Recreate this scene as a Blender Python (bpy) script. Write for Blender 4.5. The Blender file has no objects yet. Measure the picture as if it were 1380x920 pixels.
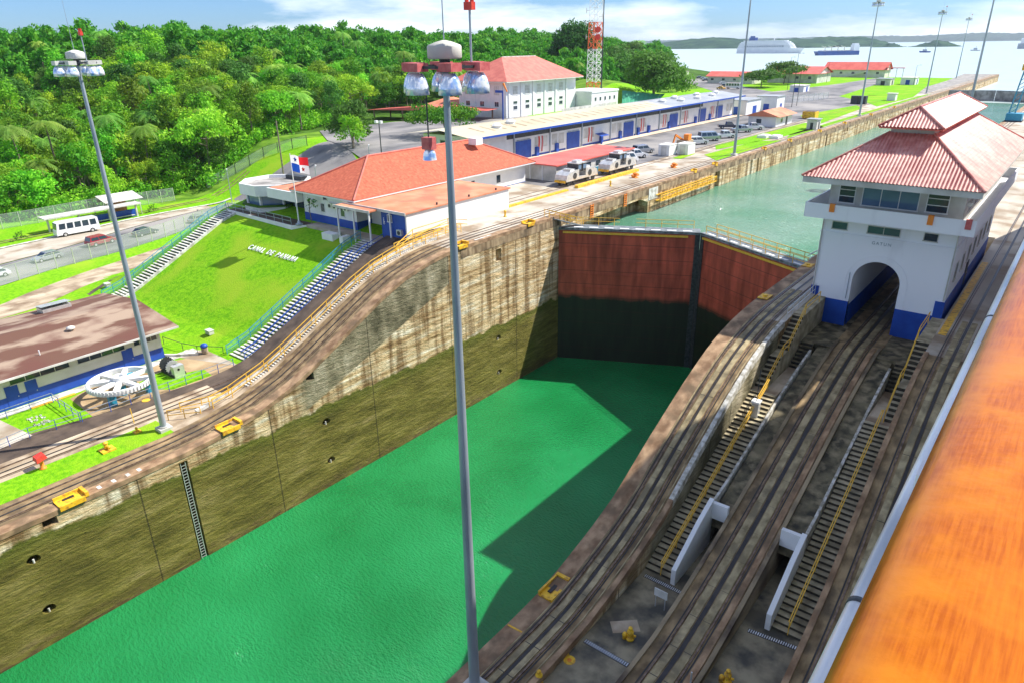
import bpy, math, random
import numpy as np
from mathutils import Vector, Matrix
random.seed(7); RNG = np.random.default_rng(11)
sc = bpy.context.scene
COL = sc.collection
PI = math.pi
# ------------------------------------------------------------------ camera
F, PITCH, YAW, ROLL, CX, CZ = 942.7337, 0.40140, 0.68106, -0.01530, 53.5951, 42.1424
def make_camera():
    cy, sy = math.cos(YAW), math.sin(YAW)
    fw = Vector((-sy*math.cos(PITCH), cy*math.cos(PITCH), -math.sin(PITCH)))
    r = Vector((cy, sy, 0)); u = r.cross(fw)
    r2 = r*math.cos(ROLL)+u*math.sin(ROLL); u2 = -r*math.sin(ROLL)+u*math.cos(ROLL)
    m = Matrix(((r2.x, u2.x, -fw.x, CX), (r2.y, u2.y, -fw.y, 0), (r2.z, u2.z, -fw.z, CZ), (0, 0, 0, 1)))
    cd = bpy.data.cameras.new('camera'); cd.sensor_width = 36; cd.lens = 36*F/1380
    cd.clip_start = 0.05; cd.clip_end = 30000
    o = bpy.data.objects.new('camera', cd); COL.objects.link(o); o.matrix_world = m
    sc.camera = o
make_camera()
# ------------------------------------------------------------------ light
SUN = Vector((0.52, 0.72, 1.0)).normalized()
az = math.atan2(SUN.x, SUN.y); el = math.asin(SUN.z)
def make_light():
    w = bpy.data.worlds.new('World'); sc.world = w; w.use_nodes = True
    nt = w.node_tree; N = nt.nodes; L = nt.links
    for n in list(N): N.remove(n)
    out = N.new('ShaderNodeOutputWorld'); bg = N.new('ShaderNodeBackground'); bg.inputs['Strength'].default_value = 0.088
    sky = N.new('ShaderNodeTexSky'); sky.sky_type = 'NISHITA'; sky.sun_disc = False
    sky.sun_elevation = el; sky.sun_rotation = az; sky.air_density = 1.0; sky.dust_density = 0.3; sky.ozone_density = 3.0
    tc = N.new('ShaderNodeTexCoord'); mp = N.new('ShaderNodeMapping'); mp.inputs['Scale'].default_value = (1.0, 1.0, 5.0)
    mp.inputs['Location'].default_value = (2.55, 0.3, 0.35)
    nz = N.new('ShaderNodeTexNoise'); nz.inputs['Scale'].default_value = 2.6; nz.inputs['Detail'].default_value = 7; nz.inputs['Roughness'].default_value = 0.55
    cr = N.new('ShaderNodeValToRGB'); cr.color_ramp.elements[0].position = 0.46; cr.color_ramp.elements[1].position = 0.66
    mx = N.new('ShaderNodeMix'); mx.data_type = 'RGBA'
    mx.inputs[7].default_value = (11.2, 11.6, 12.0, 1)
    tint = N.new('ShaderNodeMix'); tint.data_type = 'RGBA'; tint.blend_type = 'MULTIPLY'; tint.inputs[0].default_value = 1
    tint.inputs[7].default_value = (0.50, 0.74, 1.18, 1)
    L.new(sky.outputs[0], tint.inputs[6])
    L.new(tc.outputs['Generated'], mp.inputs[0]); L.new(mp.outputs[0], nz.inputs[0]); L.new(nz.outputs[0], cr.inputs[0])
    L.new(cr.outputs[0], mx.inputs[0]); L.new(tint.outputs[2], mx.inputs[6]); L.new(mx.outputs[2], bg.inputs[0]); L.new(bg.outputs[0], out.inputs[0])
    sd = bpy.data.lights.new('sun', 'SUN'); sd.energy = 5.0; sd.angle = math.radians(0.5); sd.color = (1.0, 0.95, 0.86)
    so = bpy.data.objects.new('sun', sd); COL.objects.link(so)
    so.rotation_euler = SUN.to_track_quat('Z', 'Y').to_euler()
make_light()
sc.view_settings.view_transform = 'Standard'; sc.view_settings.look = 'None'
sc.view_settings.exposure = 0.66; sc.view_settings.gamma = 1; sc.view_settings.use_curve_mapping = False
sc.render.engine = 'CYCLES'
sc.cycles.max_bounces = 6; sc.cycles.transparent_max_bounces = 12

# ------------------------------------------------------------------ materials
def mat(name, c1, c2=None, scale=1.0, rough=0.8, bump=0.0, metal=0.0, detail=5, stretch=(1, 1, 1), lo=0.35, hi=0.65, spec=0.5,
        c3=None, scale3=0.1, bscale=None, coat=0, rand=0, emit=0):
    m = bpy.data.materials.new(name); m.use_nodes = True
    nt = m.node_tree; N = nt.nodes; L = nt.links
    b = N['Principled BSDF']; b.inputs['Roughness'].default_value = rough; b.inputs['Metallic'].default_value = metal
    b.inputs['Specular IOR Level'].default_value = spec; b.inputs['Coat Weight'].default_value = coat
    b.inputs['Base Color'].default_value = (*c1, 1)
    if emit: b.inputs['Emission Color'].default_value = (*c1, 1); b.inputs['Emission Strength'].default_value = emit
    if c2 is None: return m
    g = N.new('ShaderNodeNewGeometry'); mp = N.new('ShaderNodeMapping'); mp.inputs['Scale'].default_value = stretch
    L.new(g.outputs['Position'], mp.inputs[0])
    nz = N.new('ShaderNodeTexNoise'); nz.inputs['Scale'].default_value = scale; nz.inputs['Detail'].default_value = detail
    L.new(mp.outputs[0], nz.inputs[0])
    cr = N.new('ShaderNodeValToRGB'); cr.color_ramp.elements[0].position = lo; cr.color_ramp.elements[1].position = hi
    cr.color_ramp.elements[0].color = (*c1, 1); cr.color_ramp.elements[1].color = (*c2, 1)
    L.new(nz.outputs[0], cr.inputs[0]); src = cr.outputs[0]
    if c3:
        n3 = N.new('ShaderNodeTexNoise'); n3.inputs['Scale'].default_value = scale3; n3.inputs['Detail'].default_value = 4
        L.new(g.outputs['Position'], n3.inputs[0])
        r3 = N.new('ShaderNodeValToRGB'); r3.color_ramp.elements[0].position = 0.48; r3.color_ramp.elements[1].position = 0.66
        L.new(n3.outputs[0], r3.inputs[0])
        mx = N.new('ShaderNodeMix'); mx.data_type = 'RGBA'; mx.inputs[7].default_value = (*c3, 1)
        L.new(r3.outputs[0], mx.inputs[0]); L.new(src, mx.inputs[6]); src = mx.outputs[2]
    if rand:
        oi = N.new('ShaderNodeObjectInfo'); hs = N.new('ShaderNodeHueSaturation')
        mr = N.new('ShaderNodeMapRange'); mr.inputs[3].default_value = 0.5-0.035*rand; mr.inputs[4].default_value = 0.5+0.03*rand
        mv = N.new('ShaderNodeMath'); mv.operation = 'MULTIPLY'; mv.inputs[1].default_value = 7.31
        fr = N.new('ShaderNodeMath'); fr.operation = 'FRACT'
        mr2 = N.new('ShaderNodeMapRange'); mr2.inputs[3].default_value = 1-0.45*rand; mr2.inputs[4].default_value = 1+0.45*rand
        L.new(oi.outputs['Random'], mr.inputs[0]); L.new(oi.outputs['Random'], mv.inputs[0]); L.new(mv.outputs[0], fr.inputs[0]); L.new(fr.outputs[0], mr2.inputs[0])
        L.new(mr.outputs[0], hs.inputs['Hue']); L.new(mr2.outputs[0], hs.inputs['Value']); L.new(src, hs.inputs['Color']); src = hs.outputs[0]
    L.new(src, b.inputs['Base Color'])
    if bump:
        bp = N.new('ShaderNodeBump'); bp.inputs['Strength'].default_value = bump; bp.inputs['Distance'].default_value = 0.1
        nb = nz
        if bscale:
            nb = N.new('ShaderNodeTexNoise'); nb.inputs['Scale'].default_value = bscale; nb.inputs['Detail'].default_value = 4; L.new(g.outputs['Position'], nb.inputs[0])
        L.new(nb.outputs[0], bp.inputs['Height']); L.new(bp.outputs[0], b.inputs['Normal'])
    return m
M = {}
M['grass'] = mat('grass', (0.11, 0.33, 0.005), (0.22, 0.48, 0.010), 2.2, 0.95, 0.8, detail=10, c3=(0.26, 0.42, 0.02), scale3=0.16, bscale=7, spec=0.1)
M['rough_grass'] = mat('rough_grass', (0.07, 0.17, 0.012), (0.17, 0.30, 0.03), 0.35, 0.95, 0.6, detail=8, bscale=3, spec=0.1)
M['forest_floor'] = mat('forest_floor', (0.03, 0.07, 0.008), (0.08, 0.17, 0.02), 0.15, 0.95, spec=0.1)  # kept dark so the gaps between the crowns read as shade
M['asphalt'] = mat('asphalt', (0.10, 0.10, 0.105), (0.22, 0.21, 0.21), 0.25, 0.85, 0.2, detail=9, stretch=(1, .4, 1), c3=(0.30, 0.28, 0.26), scale3=0.06)
M['dark_asphalt'] = mat('dark_asphalt', (0.055, 0.038, 0.028), (0.12, 0.085, 0.06), 0.7, 0.85, 0.2, detail=8)
M['concrete'] = mat('concrete', (0.36, 0.31, 0.24), (0.56, 0.50, 0.41), 0.35, 0.85, 0.25, detail=9, stretch=(1, .3, 1), c3=(0.27, 0.20, 0.13), scale3=0.3)
M['pier_concrete'] = mat('pier_concrete', (0.13, 0.10, 0.055), (0.38, 0.29, 0.17), 0.6, 0.8, 0.4, detail=9, stretch=(1, .25, 1), c3=(0.08, 0.055, 0.036), scale3=0.35)
M['coping'] = mat('coping', (0.19, 0.105, 0.052), (0.46, 0.30, 0.17), 1.3, 0.85, 0.6, detail=12, stretch=(1, .6, 1), c3=(0.17, 0.11, 0.06), scale3=0.7)
M['track_bed'] = mat('track_bed', (0.14, 0.09, 0.04), (0.36, 0.25, 0.125), 1.6, 0.85, 0.5, detail=12, stretch=(1, .5, 1), c3=(0.12, 0.085, 0.045), scale3=0.6)
M['beam_concrete'] = mat('beam_concrete', (0.20, 0.155, 0.075), (0.46, 0.37, 0.205), 1.8, 0.8, 0.5, detail=12, stretch=(1, .6, 1), c3=(0.20, 0.16, 0.09), scale3=0.9)
M['pale_bed'] = mat('pale_bed', (0.33, 0.25, 0.16), (0.56, 0.46, 0.33), 0.9, 0.85, 0.3, detail=9, stretch=(1, .2, 1), c3=(0.22, 0.15, 0.09), scale3=0.4)
M['groove'] = mat('groove', (0.018, 0.015, 0.012), (0.04, 0.032, 0.025), 2, 0.5)
M['deck'] = mat('deck', (0.12, 0.10, 0.065), (0.32, 0.27, 0.17), 0.9, 0.6, 0.4, detail=12, c3=(0.07, 0.065, 0.05), scale3=0.6, spec=0.3)
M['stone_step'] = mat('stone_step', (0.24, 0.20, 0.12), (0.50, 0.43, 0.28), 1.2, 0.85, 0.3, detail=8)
M['slab'] = mat('slab', (0.035, 0.03, 0.016), (0.17, 0.14, 0.075), 1.1, 0.8, 0.4, detail=12, c3=(0.26, 0.21, 0.12), scale3=1.3)
M['white'] = mat('white', (0.72, 0.73, 0.72), (0.82, 0.82, 0.80), 0.5, 0.6, 0.05)
M['wornwhite'] = mat('wornwhite', (0.40, 0.38, 0.32), (0.66, 0.65, 0.60), 1.4, 0.8, 0.3, detail=9, lo=.4, hi=.55)
M['control_white'] = mat('control_white', (0.74, 0.75, 0.78), (0.88, 0.89, 0.92), 0.9, 0.6, 0.08, detail=12, lo=.22, hi=.42, stretch=(1, 1, .22))
M['grime_white'] = mat('grime_white', (0.46, 0.45, 0.40), (0.68, 0.67, 0.63), 0.6, 0.8, 0.1, detail=9)
M['cream'] = mat('cream', (0.62, 0.62, 0.50), (0.70, 0.70, 0.60), 0.6, 0.7)
M['blue'] = mat('blue', (0.006, 0.05, 0.32), (0.012, 0.08, 0.42), 0.8, 0.5, 0.02)
M['seatblue'] = mat('seatblue', (0.01, 0.02, 0.12), (0.02, 0.035, 0.18), 2, 0.6)  # dark blue standing in for shade between the seating treads
M['railblue'] = mat('railblue', (0.02, 0.22, 0.38), (0.03, 0.30, 0.42), 3, 0.5)
M['yellow'] = mat('yellow', (0.78, 0.42, 0.015), (0.90, 0.55, 0.03), 2.5, 0.55, 0.05, c3=(0.45, 0.22, 0.03), scale3=3)
M['rail_yellow'] = mat('rail_yellow', (0.72, 0.40, 0.03), (0.82, 0.50, 0.06), 4, 0.5)
M['red'] = mat('red', (0.62, 0.03, 0.02), (0.72, 0.06, 0.03), 3, 0.5)
M['red_steel'] = mat('red_steel', (0.70, 0.10, 0.03), (0.78, 0.16, 0.05), 3, 0.6)
M['orange'] = mat('orange', (0.80, 0.22, 0.02), (0.85, 0.28, 0.04), 3, 0.6)
M['steel'] = mat('steel', (0.25, 0.30, 0.35), (0.40, 0.45, 0.50), 1.2, 0.45, 0.05, metal=0.35, stretch=(1, 1, .2))
M['rust_rail'] = mat('rust_rail', (0.10, 0.065, 0.045), (0.26, 0.18, 0.13), 3, 0.5, metal=0.5)
M['dark_metal'] = mat('dark_metal', (0.03, 0.035, 0.04), (0.07, 0.075, 0.08), 3, 0.5, metal=0.3)
M['gate_top'] = mat('gate_top', (0.10, 0.12, 0.13), (0.24, 0.27, 0.28), 1.5, 0.6, 0.1, detail=8)
M['silver'] = mat('silver', (0.55, 0.56, 0.55), (0.72, 0.72, 0.70), 2, 0.35, metal=0.5)
M['glass'] = mat('glass', (0.03, 0.05, 0.07), None, rough=0.08, spec=0.8)
M['blueglass'] = mat('blueglass', (0.09, 0.16, 0.26), (0.13, 0.22, 0.34), 0.5, 0.1, spec=0.8)
M['tile_orange'] = mat('tile_orange', (0.38, 0.075, 0.035), (0.56, 0.15, 0.075), 2.6, 0.85, 0.15, detail=9, c3=(0.46, 0.10, 0.05), scale3=1.6, bscale=8)
M['tin_red'] = mat('tin_red', (0.60, 0.10, 0.07), (0.72, 0.16, 0.11), 0.3, 0.5, 0.05)
M['tin_orange'] = mat('tin_orange', (0.55, 0.19, 0.09), (0.68, 0.30, 0.17), 0.35, 0.75, 0.1, detail=8, c3=(0.58, 0.16, 0.09), scale3=0.3)
M['admin_red'] = mat('admin_red', (0.50, 0.12, 0.09), (0.62, 0.18, 0.13), 0.6, 0.7, 0.2, detail=8)
M['brown_roof'] = mat('brown_roof', (0.13, 0.06, 0.038), (0.34, 0.25, 0.18), 0.26, 0.9, 0.2, detail=12, stretch=(1.6, .5, 1), lo=.46, hi=.54, c3=(0.13, 0.05, 0.035), scale3=0.2)
M['cream_roof'] = mat('cream_roof', (0.48, 0.42, 0.27), (0.60, 0.54, 0.38), 0.10, 0.5, 0.05, detail=7, stretch=(1, .4, 1))
M['grey_roof'] = mat('grey_roof', (0.27, 0.29, 0.31), (0.38, 0.40, 0.42), 0.2, 0.5)
M['flat_roof'] = mat('flat_roof', (0.14, 0.13, 0.12), (0.40, 0.38, 0.35), 0.5, 0.9, detail=9)
M['tyre'] = mat('tyre', (0.015, 0.015, 0.015), None, rough=0.8)
M['carwhite'] = mat('carwhite', (0.78, 0.79, 0.80), None, rough=0.2, coat=0.5)
M['carsilver'] = mat('carsilver', (0.45, 0.47, 0.50), None, rough=0.25, metal=0.5, coat=0.5)
M['carred'] = mat('carred', (0.35, 0.03, 0.05), None, rough=0.2, coat=0.5)
M['cardark'] = mat('cardark', (0.05, 0.06, 0.09), None, rough=0.2, coat=0.5)
M['lamp_glass'] = mat('lamp_glass', (0.30, 0.48, 0.85), (0.88, 0.90, 0.94), 3.2, 0.12, metal=0.35, lo=.38, hi=.52)  # blue and white blotches stand for sky mirrored in the reflectors
M['lamp_red'] = mat('lamp_red', (0.48, 0.08, 0.08), (0.60, 0.15, 0.14), 5, 0.6)
M['bark'] = mat('bark', (0.13, 0.10, 0.07), (0.28, 0.24, 0.18), 3, 0.9)
M['navy_hull'] = mat('navy_hull', (0.015, 0.07, 0.28), (0.02, 0.09, 0.33), .1, 0.5)
M['ship_white'] = mat('ship_white', (0.74, 0.77, 0.80), (0.82, 0.84, 0.86), 0.1, 0.5)
M['island'] = mat('island', (0.012, 0.045, 0.035), (0.045, 0.10, 0.055), 0.02, 0.95, detail=9, spec=0.05)
M['dirty_kerb'] = mat('dirty_kerb', (.26, .24, .18), (.62, .60, .54), 2.5, .85, .3, detail=12, lo=.36, hi=.6)
M['wood'] = None
M['pontoon'] = mat('pontoon', (0.05, 0.33, 0.18), None, rough=.8)

def leaf_mat(name, a, b, c, rand=1.0):
    m = mat(name, a, b, 0.8, 0.6, detail=3, lo=.3, hi=.7, c3=c, scale3=0.25, rand=rand, spec=0.25)
    nt = m.node_tree; bs = nt.nodes['Principled BSDF']
    tr = nt.nodes.new('ShaderNodeBsdfTranslucent'); mx = nt.nodes.new('ShaderNodeMixShader'); mx.inputs[0].default_value = 0.42
    src = bs.inputs['Base Color'].links[0].from_socket
    nt.links.new(src, tr.inputs[0]); nt.links.new(bs.outputs[0], mx.inputs[1]); nt.links.new(tr.outputs[0], mx.inputs[2])
    nt.links.new(mx.outputs[0], nt.nodes['Material Output'].inputs[0])
    return m
M['leaf'] = leaf_mat('leaf', (0.085, 0.27, 0.010), (0.20, 0.48, 0.022), (0.33, 0.58, 0.03))
M['leaf_dark'] = leaf_mat('leaf_dark', (0.045, 0.15, 0.014), (0.11, 0.28, 0.03), (0.08, 0.21, 0.03), 0.6)
M['leaf_palm'] = leaf_mat('leaf_palm', (0.12, 0.34, 0.03), (0.26, 0.50, 0.07), (0.32, 0.52, 0.08), 0.7)
M['leaf_lime'] = leaf_mat('leaf_lime', (0.17, 0.40, 0.014), (0.30, 0.55, 0.03), (0.36, 0.58, 0.04), 0.6)

for _n, _c in (('white', (.85, .85, .85)), ('red', (.75, .02, .03)), ('blue', (.01, .07, .45))):
    _m = mat('flag_'+_n, _c, None, rough=.7); _t = _m.node_tree; _b = _t.nodes['Principled BSDF']; _r = _t.nodes.new('ShaderNodeBsdfTranslucent'); _r.inputs[0].default_value = (*_c, 1)
    _x = _t.nodes.new('ShaderNodeMixShader'); _x.inputs[0].default_value = .5; _t.links.new(_b.outputs[0], _x.inputs[1]); _t.links.new(_r.outputs[0], _x.inputs[2]); _t.links.new(_x.outputs[0], _t.nodes['Material Output'].inputs[0]); M['flag_'+_n] = _m
def wall_mat(name):
    """lock wall concrete: dark olive algae below the high-water line, stained tan above, pour lines and drips"""
    m = bpy.data.materials.new(name); m.use_nodes = True; nt = m.node_tree; N = nt.nodes; L = nt.links; b = N['Principled BSDF']
    b.inputs['Roughness'].default_value = 0.85; b.inputs['Specular IOR Level'].default_value = 0.3
    g = N.new('ShaderNodeNewGeometry'); sp = N.new('ShaderNodeSeparateXYZ'); L.new(g.outputs['Position'], sp.inputs[0])
    def noise(scale, stretch, detail=8, rough=.55):
        mp = N.new('ShaderNodeMapping'); mp.inputs['Scale'].default_value = stretch; n = N.new('ShaderNodeTexNoise')
        n.inputs['Scale'].default_value = scale; n.inputs['Detail'].default_value = detail; n.inputs['Roughness'].default_value = rough
        L.new(g.outputs['Position'], mp.inputs[0]); L.new(mp.outputs[0], n.inputs[0]); return n.outputs[0]
    def ramp(src, stops):
        r = N.new('ShaderNodeValToRGB'); e = r.color_ramp.elements
        e[0].position, e[0].color = stops[0][0], (*stops[0][1], 1); e[1].position, e[1].color = stops[-1][0], (*stops[-1][1], 1)
        for p, c in stops[1:-1]:
            k = e.new(p); k.color = (*c, 1)
        L.new(src, r.inputs[0]); return r.outputs[0]
    def mix(fac, a, bb, mode='MIX'):
        x = N.new('ShaderNodeMix'); x.data_type = 'RGBA'; x.blend_type = mode
        if isinstance(fac, float): x.inputs[0].default_value = fac
        else: L.new(fac, x.inputs[0])
        for i, v in ((6, a), (7, bb)):
            if isinstance(v, tuple): x.inputs[i].default_value = (*v, 1)
            else: L.new(v, x.inputs[i])
        return x.outputs[2]
    strat = noise(0.9, (1, .18, 1.8), 10, .62)
    tan = ramp(strat, [(.34, (.34, .22, .095)), (.43, (.66, .47, .24)), (.54, (.80, .64, .39)), (.65, (.92, .85, .66))])
    drip = ramp(noise(0.8, (1, 1, .10), 6), [(.40, (.28, .21, .13)), (.54, (1, 1, 1))])
    tan = mix(.85, tan, drip, 'MULTIPLY')
    grey = ramp(noise(0.7, (1, .5, .25), 8), [(.38, (.11, .10, .055)), (.52, (.30, .265, .165)), (.68, (.56, .50, .36))])
    # newer overlay wedge under the ramp: above the line from (y=36,z=10.5) to (y=56,z=17.5)
    def lin(a, bb, c, w):  # clamp((z*a + y*b + c)/w)
        m1 = N.new('ShaderNodeMath'); m1.operation = 'MULTIPLY_ADD'; m1.inputs[1].default_value = a; m1.inputs[2].default_value = c; L.new(sp.outputs[2], m1.inputs[0])
        m2 = N.new('ShaderNodeMath'); m2.operation = 'MULTIPLY_ADD'; m2.inputs[1].default_value = bb; L.new(sp.outputs[1], m2.inputs[0]); L.new(m1.outputs[0], m2.inputs[2])
        m3 = N.new('ShaderNodeMath'); m3.operation = 'MULTIPLY_ADD'; m3.use_clamp = True; m3.inputs[1].default_value = 1/w; m3.inputs[2].default_value = 0.0; L.new(m2.outputs[0], m3.inputs[0])
        return m3.outputs[0]
    above = lin(1.0, -0.36, 2.8, 0.15)
    before = lin(0.0, -1.0, 55.0, 0.3)
    mul0 = N.new('ShaderNodeMath'); mul0.operation = 'MULTIPLY'; L.new(above, mul0.inputs[0]); L.new(before, mul0.inputs[1])
    after = lin(0.0, 1.0, -33.0, 1.5)
    mul = N.new('ShaderNodeMath'); mul.operation = 'MULTIPLY'; L.new(mul0.outputs[0], mul.inputs[0]); L.new(after, mul.inputs[1])
    dry = mix(mul.outputs[0], tan, grey)
    alg = ramp(noise(0.8, (1, .25, 1.0), 10, .6), [(.32, (.095, .084, .013)), (.5, (.190, .165, .030)), (.62, (.260, .222, .058)), (.74, (.36, .28, .12))])
    # algae height with ragged edge
    nn = noise(0.35, (1, 1, .4), 9, .6)
    hz = N.new('ShaderNodeMath'); hz.operation = 'MULTIPLY_ADD'; hz.inputs[1].default_value = 2.6; L.new(nn, hz.inputs[0])
    neg = N.new('ShaderNodeMath'); neg.operation = 'MULTIPLY_ADD'; neg.inputs[1].default_value = -1.0; neg.inputs[2].default_value = 7.9; L.new(sp.outputs[2], neg.inputs[0]); L.new(neg.outputs[0], hz.inputs[2])
    r1 = N.new('ShaderNodeMapRange'); r1.inputs[1].default_value = -0.12; r1.inputs[2].default_value = 0.15; L.new(hz.outputs[0], r1.inputs[0])
    col = mix(r1.outputs[0], dry, alg)
    # bright green fringe just under the line
    r2 = N.new('ShaderNodeMapRange'); r2.inputs[1].default_value = 1.6; r2.inputs[2].default_value = 0.1; L.new(hz.outputs[0], r2.inputs[0])
    fm = N.new('ShaderNodeMath'); fm.operation = 'MULTIPLY'; L.new(r1.outputs[0], fm.inputs[0]); L.new(r2.outputs[0], fm.inputs[1])
    fm2 = N.new('ShaderNodeMath'); fm2.operation = 'MULTIPLY'; fm2.inputs[1].default_value = .75; L.new(fm.outputs[0], fm2.inputs[0])
    col = mix(fm2.outputs[0], col, (.115, .14, .012))
    # barnacle / tan band at the waterline
    r3 = N.new('ShaderNodeMapRange'); r3.inputs[1].default_value = 1.5; r3.inputs[2].default_value = 0.2; L.new(sp.outputs[2], r3.inputs[0])
    n5 = ramp(noise(1.6, (1, .5, 2), 8), [(.42, (0, 0, 0)), (.6, (1, 1, 1))])
    f5 = N.new('ShaderNodeMath'); f5.operation = 'MULTIPLY'; L.new(r3.outputs[0], f5.inputs[0]); L.new(n5, f5.inputs[1])
    col = mix(f5.outputs[0], col, (.13, .085, .035))
    # joints every ~12 m
    wv = N.new('ShaderNodeMath'); wv.operation = 'PINGPONG'; wv.inputs[1].default_value = 6.15
    off = N.new('ShaderNodeMath'); off.operation = 'ADD'; off.inputs[1].default_value = -5.6+61.5; L.new(sp.outputs[1], off.inputs[0]); L.new(off.outputs[0], wv.inputs[0])
    ln = N.new('ShaderNodeMath'); ln.operation = 'LESS_THAN'; ln.inputs[1].default_value = 0.06; L.new(wv.outputs[0], ln.inputs[0])
    fl = N.new('ShaderNodeMath'); fl.operation = 'MULTIPLY'; fl.inputs[1].default_value = .7; L.new(ln.outputs[0], fl.inputs[0])
    col = mix(fl.outputs[0], col, (.03, .025, .012))
    # speckle dark pits
    pit = ramp(noise(3.2, (1, .45, 1), 6, .7), [(.30, (.25, .25, .25)), (.38, (1, 1, 1))])
    col = mix(1.0, col, pit, 'MULTIPLY')
    fine = ramp(noise(5.5, (1, .35, 1.3), 8, .7), [(.28, (.66, .63, .58)), (.44, (.95, .95, .95)), (.64, (1.0, 1.0, 1.0)), (.74, (1.15, 1.12, 1.05))])
    col = mix(1.0, col, fine, 'MULTIPLY')
    crk = ramp(noise(.55, (1, .22, 3.2), 10, .75), [(.455, (1, 1, 1)), (.49, (.45, .42, .36)), (.51, (.45, .42, .36)), (.545, (1, 1, 1))])
    col = mix(.55, col, crk, 'MULTIPLY')
    L.new(col, b.inputs['Base Color'])
    bp = N.new('ShaderNodeBump'); bp.inputs['Strength'].default_value = 1.0; bp.inputs['Distance'].default_value = .3; L.new(noise(2.2, (1, .4, 1.2), 12, .7), bp.inputs['Height'])
    L.new(bp.outputs[0], b.inputs['Normal']); return m
M['wall'] = wall_mat('lock_wall_concrete')

def gate_mat(name, hi, line):
    m = bpy.data.materials.new(name); m.use_nodes = True; nt = m.node_tree; N = nt.nodes; L = nt.links; b = N['Principled BSDF']
    b.inputs['Roughness'].default_value = .6
    g = N.new('ShaderNodeNewGeometry'); sp = N.new('ShaderNodeSeparateXYZ'); L.new(g.outputs['Position'], sp.inputs[0])
    nz = N.new('ShaderNodeTexNoise'); nz.inputs['Scale'].default_value = .8; nz.inputs['Detail'].default_value = 8
    mp = N.new('ShaderNodeMapping'); mp.inputs['Scale'].default_value = (1, 1, .3); L.new(g.outputs['Position'], mp.inputs[0]); L.new(mp.outputs[0], nz.inputs[0])
    r = N.new('ShaderNodeValToRGB'); r.color_ramp.elements[0].position = .3; r.color_ramp.elements[1].position = .7
    r.color_ramp.elements[0].color = (hi[0]*.55, hi[1]*.55, hi[2]*.55, 1); r.color_ramp.elements[1].color = (*hi, 1); L.new(nz.outputs[0], r.inputs[0])
    a = N.new('ShaderNodeMath'); a.operation = 'MULTIPLY_ADD'; a.inputs[1].default_value = 1.5; L.new(nz.outputs[0], a.inputs[0])
    n2 = N.new('ShaderNodeMath'); n2.operation = 'MULTIPLY_ADD'; n2.inputs[1].default_value = -1; n2.inputs[2].default_value = line-.75; L.new(sp.outputs[2], n2.inputs[0]); L.new(n2.outputs[0], a.inputs[2])
    mr = N.new('ShaderNodeMapRange'); mr.inputs[1].default_value = -.35; mr.inputs[2].default_value = .55; L.new(a.outputs[0], mr.inputs[0])
    x = N.new('ShaderNodeMix'); x.data_type = 'RGBA'; L.new(mr.outputs[0], x.inputs[0]); L.new(r.outputs[0], x.inputs[6]); x.inputs[7].default_value = (.012, .020, .008, 1)
    # horizontal plate seams
    s = N.new('ShaderNodeMath'); s.operation = 'PINGPONG'; s.inputs[1].default_value = .95; L.new(sp.outputs[2], s.inputs[0])
    l = N.new('ShaderNodeMath'); l.operation = 'LESS_THAN'; l.inputs[1].default_value = .045; L.new(s.outputs[0], l.inputs[0])
    l2 = N.new('ShaderNodeMath'); l2.operation = 'MULTIPLY'; l2.inputs[1].default_value = .55; L.new(l.outputs[0], l2.inputs[0])
    y = N.new('ShaderNodeMix'); y.data_type = 'RGBA'; L.new(l2.outputs[0], y.inputs[0]); L.new(x.outputs[2], y.inputs[6]); y.inputs[7].default_value = (.05, .015, .01, 1)
    vs = N.new('ShaderNodeTexNoise'); vs.inputs['Scale'].default_value = 1.6; vs.inputs['Detail'].default_value = 8; mv = N.new('ShaderNodeMapping'); mv.inputs['Scale'].default_value = (.8, .8, .12); L.new(g.outputs['Position'], mv.inputs[0]); L.new(mv.outputs[0], vs.inputs[0])
    vr = N.new('ShaderNodeValToRGB'); vr.color_ramp.elements[0].position = .36; vr.color_ramp.elements[0].color = (.62, .58, .55, 1); vr.color_ramp.elements[1].position = .60; L.new(vs.outputs[0], vr.inputs[0])
    w = N.new('ShaderNodeMix'); w.data_type = 'RGBA'; w.blend_type = 'MULTIPLY'; w.inputs[0].default_value = 1; L.new(y.outputs[2], w.inputs[6]); L.new(vr.outputs[0], w.inputs[7]); y = w
    L.new(y.outputs[2], b.inputs['Base Color']); return m
M['gate_red'] = gate_mat('gate_red', (.68, .12, .065), 9.7)

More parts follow.
